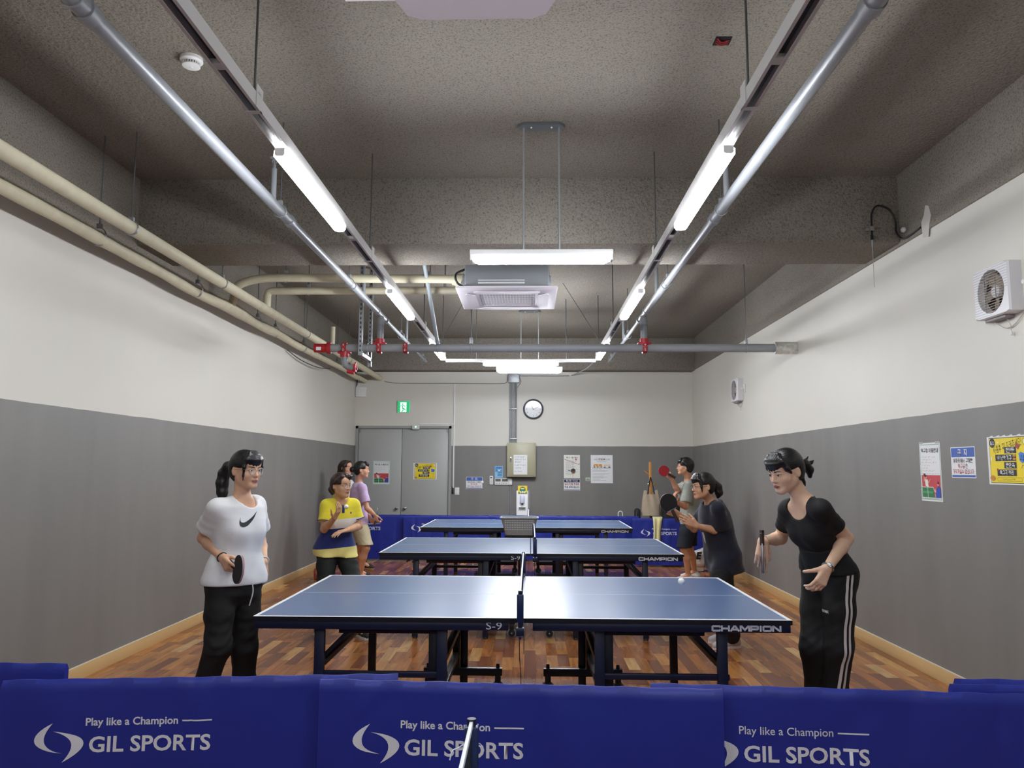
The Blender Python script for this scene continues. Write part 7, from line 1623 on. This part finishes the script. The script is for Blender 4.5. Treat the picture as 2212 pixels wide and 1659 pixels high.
paddle('paddle', (-2.075, 10.405, .845), (.08, .35, .93), (.98, .18, -.1), 'green and black paddle edge in the hand of the lavender-shirted player', c1='1c1c1e', c2='2f9a4a', blade=.07)

# --- long brown hair, standing behind them
p = Person('brown', J_brown, (.90, -.38, -.03), 'person with long brown hair and glasses behind the lavender-shirted player', sc=1.0, hs=0.98, skin='cf9d80', heading=(.85, -.35, 0))
p.hand('R', (.1, -.2, -1), (.4, .9, 0)); p.hand('L', (.1, -.2, -1), (-.4, -.9, 0)); p.finish()
p.shirt(COTTON('white cotton', 'dcdcdc'), ease=.024, hem=.03, sleeve=.7, sr=(.060, .070), neck=(.066, 0), wr=.004)
p.trousers(TROUS, r=(.1, .085, .078, .078)); p.shoes(mat('black shoe', '1a1a1c', 0.6), mat('gum sole', '9a7a4a', 0.6))
f, loc = p.hair_base(fringe=False, vol=.004)
for g in (-1, 1): p.lock(f, [(g * .045, .05, .10), (g * .08, .03, .04), (g * .084, .02, -.03), (g * .08, .015, -.12), (g * .075, .02, -.2)], [.018, .018, .02, .024, .01])
p.lock(f, [(0, -.07, .0), (0, -.085, -.1), (0, -.08, -.22)], [.07, .06, .03], .03); p.grooves(f, loc); p.hair_mesh(f, BROWNHAIR, lo=p.J['head'] - V3((.22, .22, .28)))
p.glasses(mat('thin metal frame', 'a8a4a2', 0.25, 0.8), r=.023, wire=.0011)

# --- grey shirt, right end of the farthest table
p = Person('man', J_man, (-.98, .12, .02), 'person in grey T-shirt and navy shorts raising a red paddle at the farthest table', male=True, sc=1.0, hs=1.0, skin='cf9c7c', heading=(-.95, .15, 0))
p.hand('R', (-.45, -.35, .8), (-.3, .85, .2), (.7, .8, .5), thumb=(.8, .4, .4)); p.hand('L', (-.4, -.35, .85), (.6, .1, .3), (.6, .7, .5)); p.finish()
p.shirt(COTTON('grey cotton', '8e9187'), ease=.034, hem=-.01, sleeve=.80, sr=(.066, .086), neck=(.066, 0), wr=.005)
p.trousers(mat('navy shorts cloth', '10141f', 0.85), r=(.112, .108, .1, .1), cut=.47, wr=.003, name='shorts'); p.shoes(mat('white shoe', 'd2d2d0', 0.6), RUBBER)
f, loc = p.hair_base(fringe=True, vol=.006); p.fringe(f, (-.056, -.04, -.024, -.008, .008, .024, .04, .056), .04)
for g in (-1, 1): p.lock(f, [(g * .07, .02, .06), (g * .08, -.012, .03), (g * .076, -.04, -.04)], [.02, .018, .02])
p.grooves(f, loc, .001); p.hair_mesh(f, BLACKHAIR); p.glasses(mat('thin metal frame', 'a8a4a2', 0.25, 0.8), r=.022, wire=.0011)
paddle('paddle', (1.873, 10.43, 1.452), (-.86, -.1, .5), (.05, -1, .05), 'red paddle held up by the grey-shirted player', c1='a01f2a', c2='151517', blade=.076, edge='c8a070')

# --- navy shirt, right end of the middle table
p = Person('navy', J_navy, (-.97, -.22, -.10), 'person in oversized navy T-shirt and black trousers with a black paddle at the middle table', sc=0.98, hs=0.95, skin='d4a484', heading=(-.95, -.25, 0))
p.hand('R', (-.8, -.45, .38), (-.25, .75, .45), (.75, .85, .5), thumb=(.8, .4, .4)); p.hand('L', (-.86, -.3, .45), (-.2, .9, .1), (.15, .2, .15), thumb=(.8, .6, .1)); p.finish()
stn = [(-.3, .17, .125), (-.12, .170, .122), (0.0, .172, .120), (.16, .168, .114), (.27, .158, .108), (.45, .146, .106), (.66, .15, .108), (.80, .156, .098), (.92, .13, .076), (1.0, .062, .058)]
sh = p.shirt(COTTON('navy cotton', '0c1024'), ease=.038, hem=-.075, sleeve=.78, sr=(.062, .082), neck=(.066, 0), wr=.005, st=stn, k=.012)
bv = press(*p.last); PR = mat('pale print', 'cfd2d6', 0.7)
decal('chest_lettering', gridtext('MOUNT', .10, .045, .05), bv, p.A + p.U * p.L * .60 + p.F * .15 - p.Rs * -.02, -p.Rs, p.U, PR, sh)
decal('chest_print', [[(0.02, -.02), (.055, -.02), (.06, -.05), (.05, -.11), (.035, -.125), (.02, -.10), (.014, -.05)]], bv, p.A + p.U * p.L * .60 + p.F * .15 - p.Rs * -.02, -p.Rs, p.U, PR, sh)
p.trousers(TROUS, r=(.105, .095, .09, .09), wr=.004); p.shoes(mat('pale grey shoe', 'b9b4b4', 0.6), mat('pink white sole', 'dccfd0', 0.6))
f, loc = p.hair_base(fringe=True); p.fringe(f, (-.056, -.042, -.026, -.01, .008, .024, .042, .056), .036)
for g in (-1, 1): p.lock(f, [(g * .064, .055, .06), (g * .072, .05, .0), (g * .066, .045, -.05)], [.013, .010, .004])
p.lock(f, [(0, -.095, .01), (0, -.12, .01), (0, -.142, -.02), (0, -.145, -.075), (0, -.13, -.115)], [.026, .026, .034, .034, .012], .02); p.grooves(f, loc); p.hair_mesh(f, SOFTHAIR, lo=p.J['head'] - .25)
b = MB()
for i in range(12): t = i * math.pi / 6; b.sphere(p.H(.028 * math.cos(t), -.112, .012 + .028 * math.sin(t)), .012, 10, 6)
b.build('scrunchie', mat('wine scrunchie', '3c2226', 0.7), p.root)
p.glasses(mat('dark metal frame', '4a4442', 0.3, 0.7), r=.0225, wire=.0012)
p.band('wrist_band', 'R', .03, .031, mat('white wrist band', 'd9d5cc', 0.8), .006)
paddle('paddle', (1.236, 6.735, 1.155), (-.45, -.1, .9), (.06, -1, .06), 'round black paddle held up by the navy-shirted player', c1='131315', c2='a8232c', edge='b8b4ac')
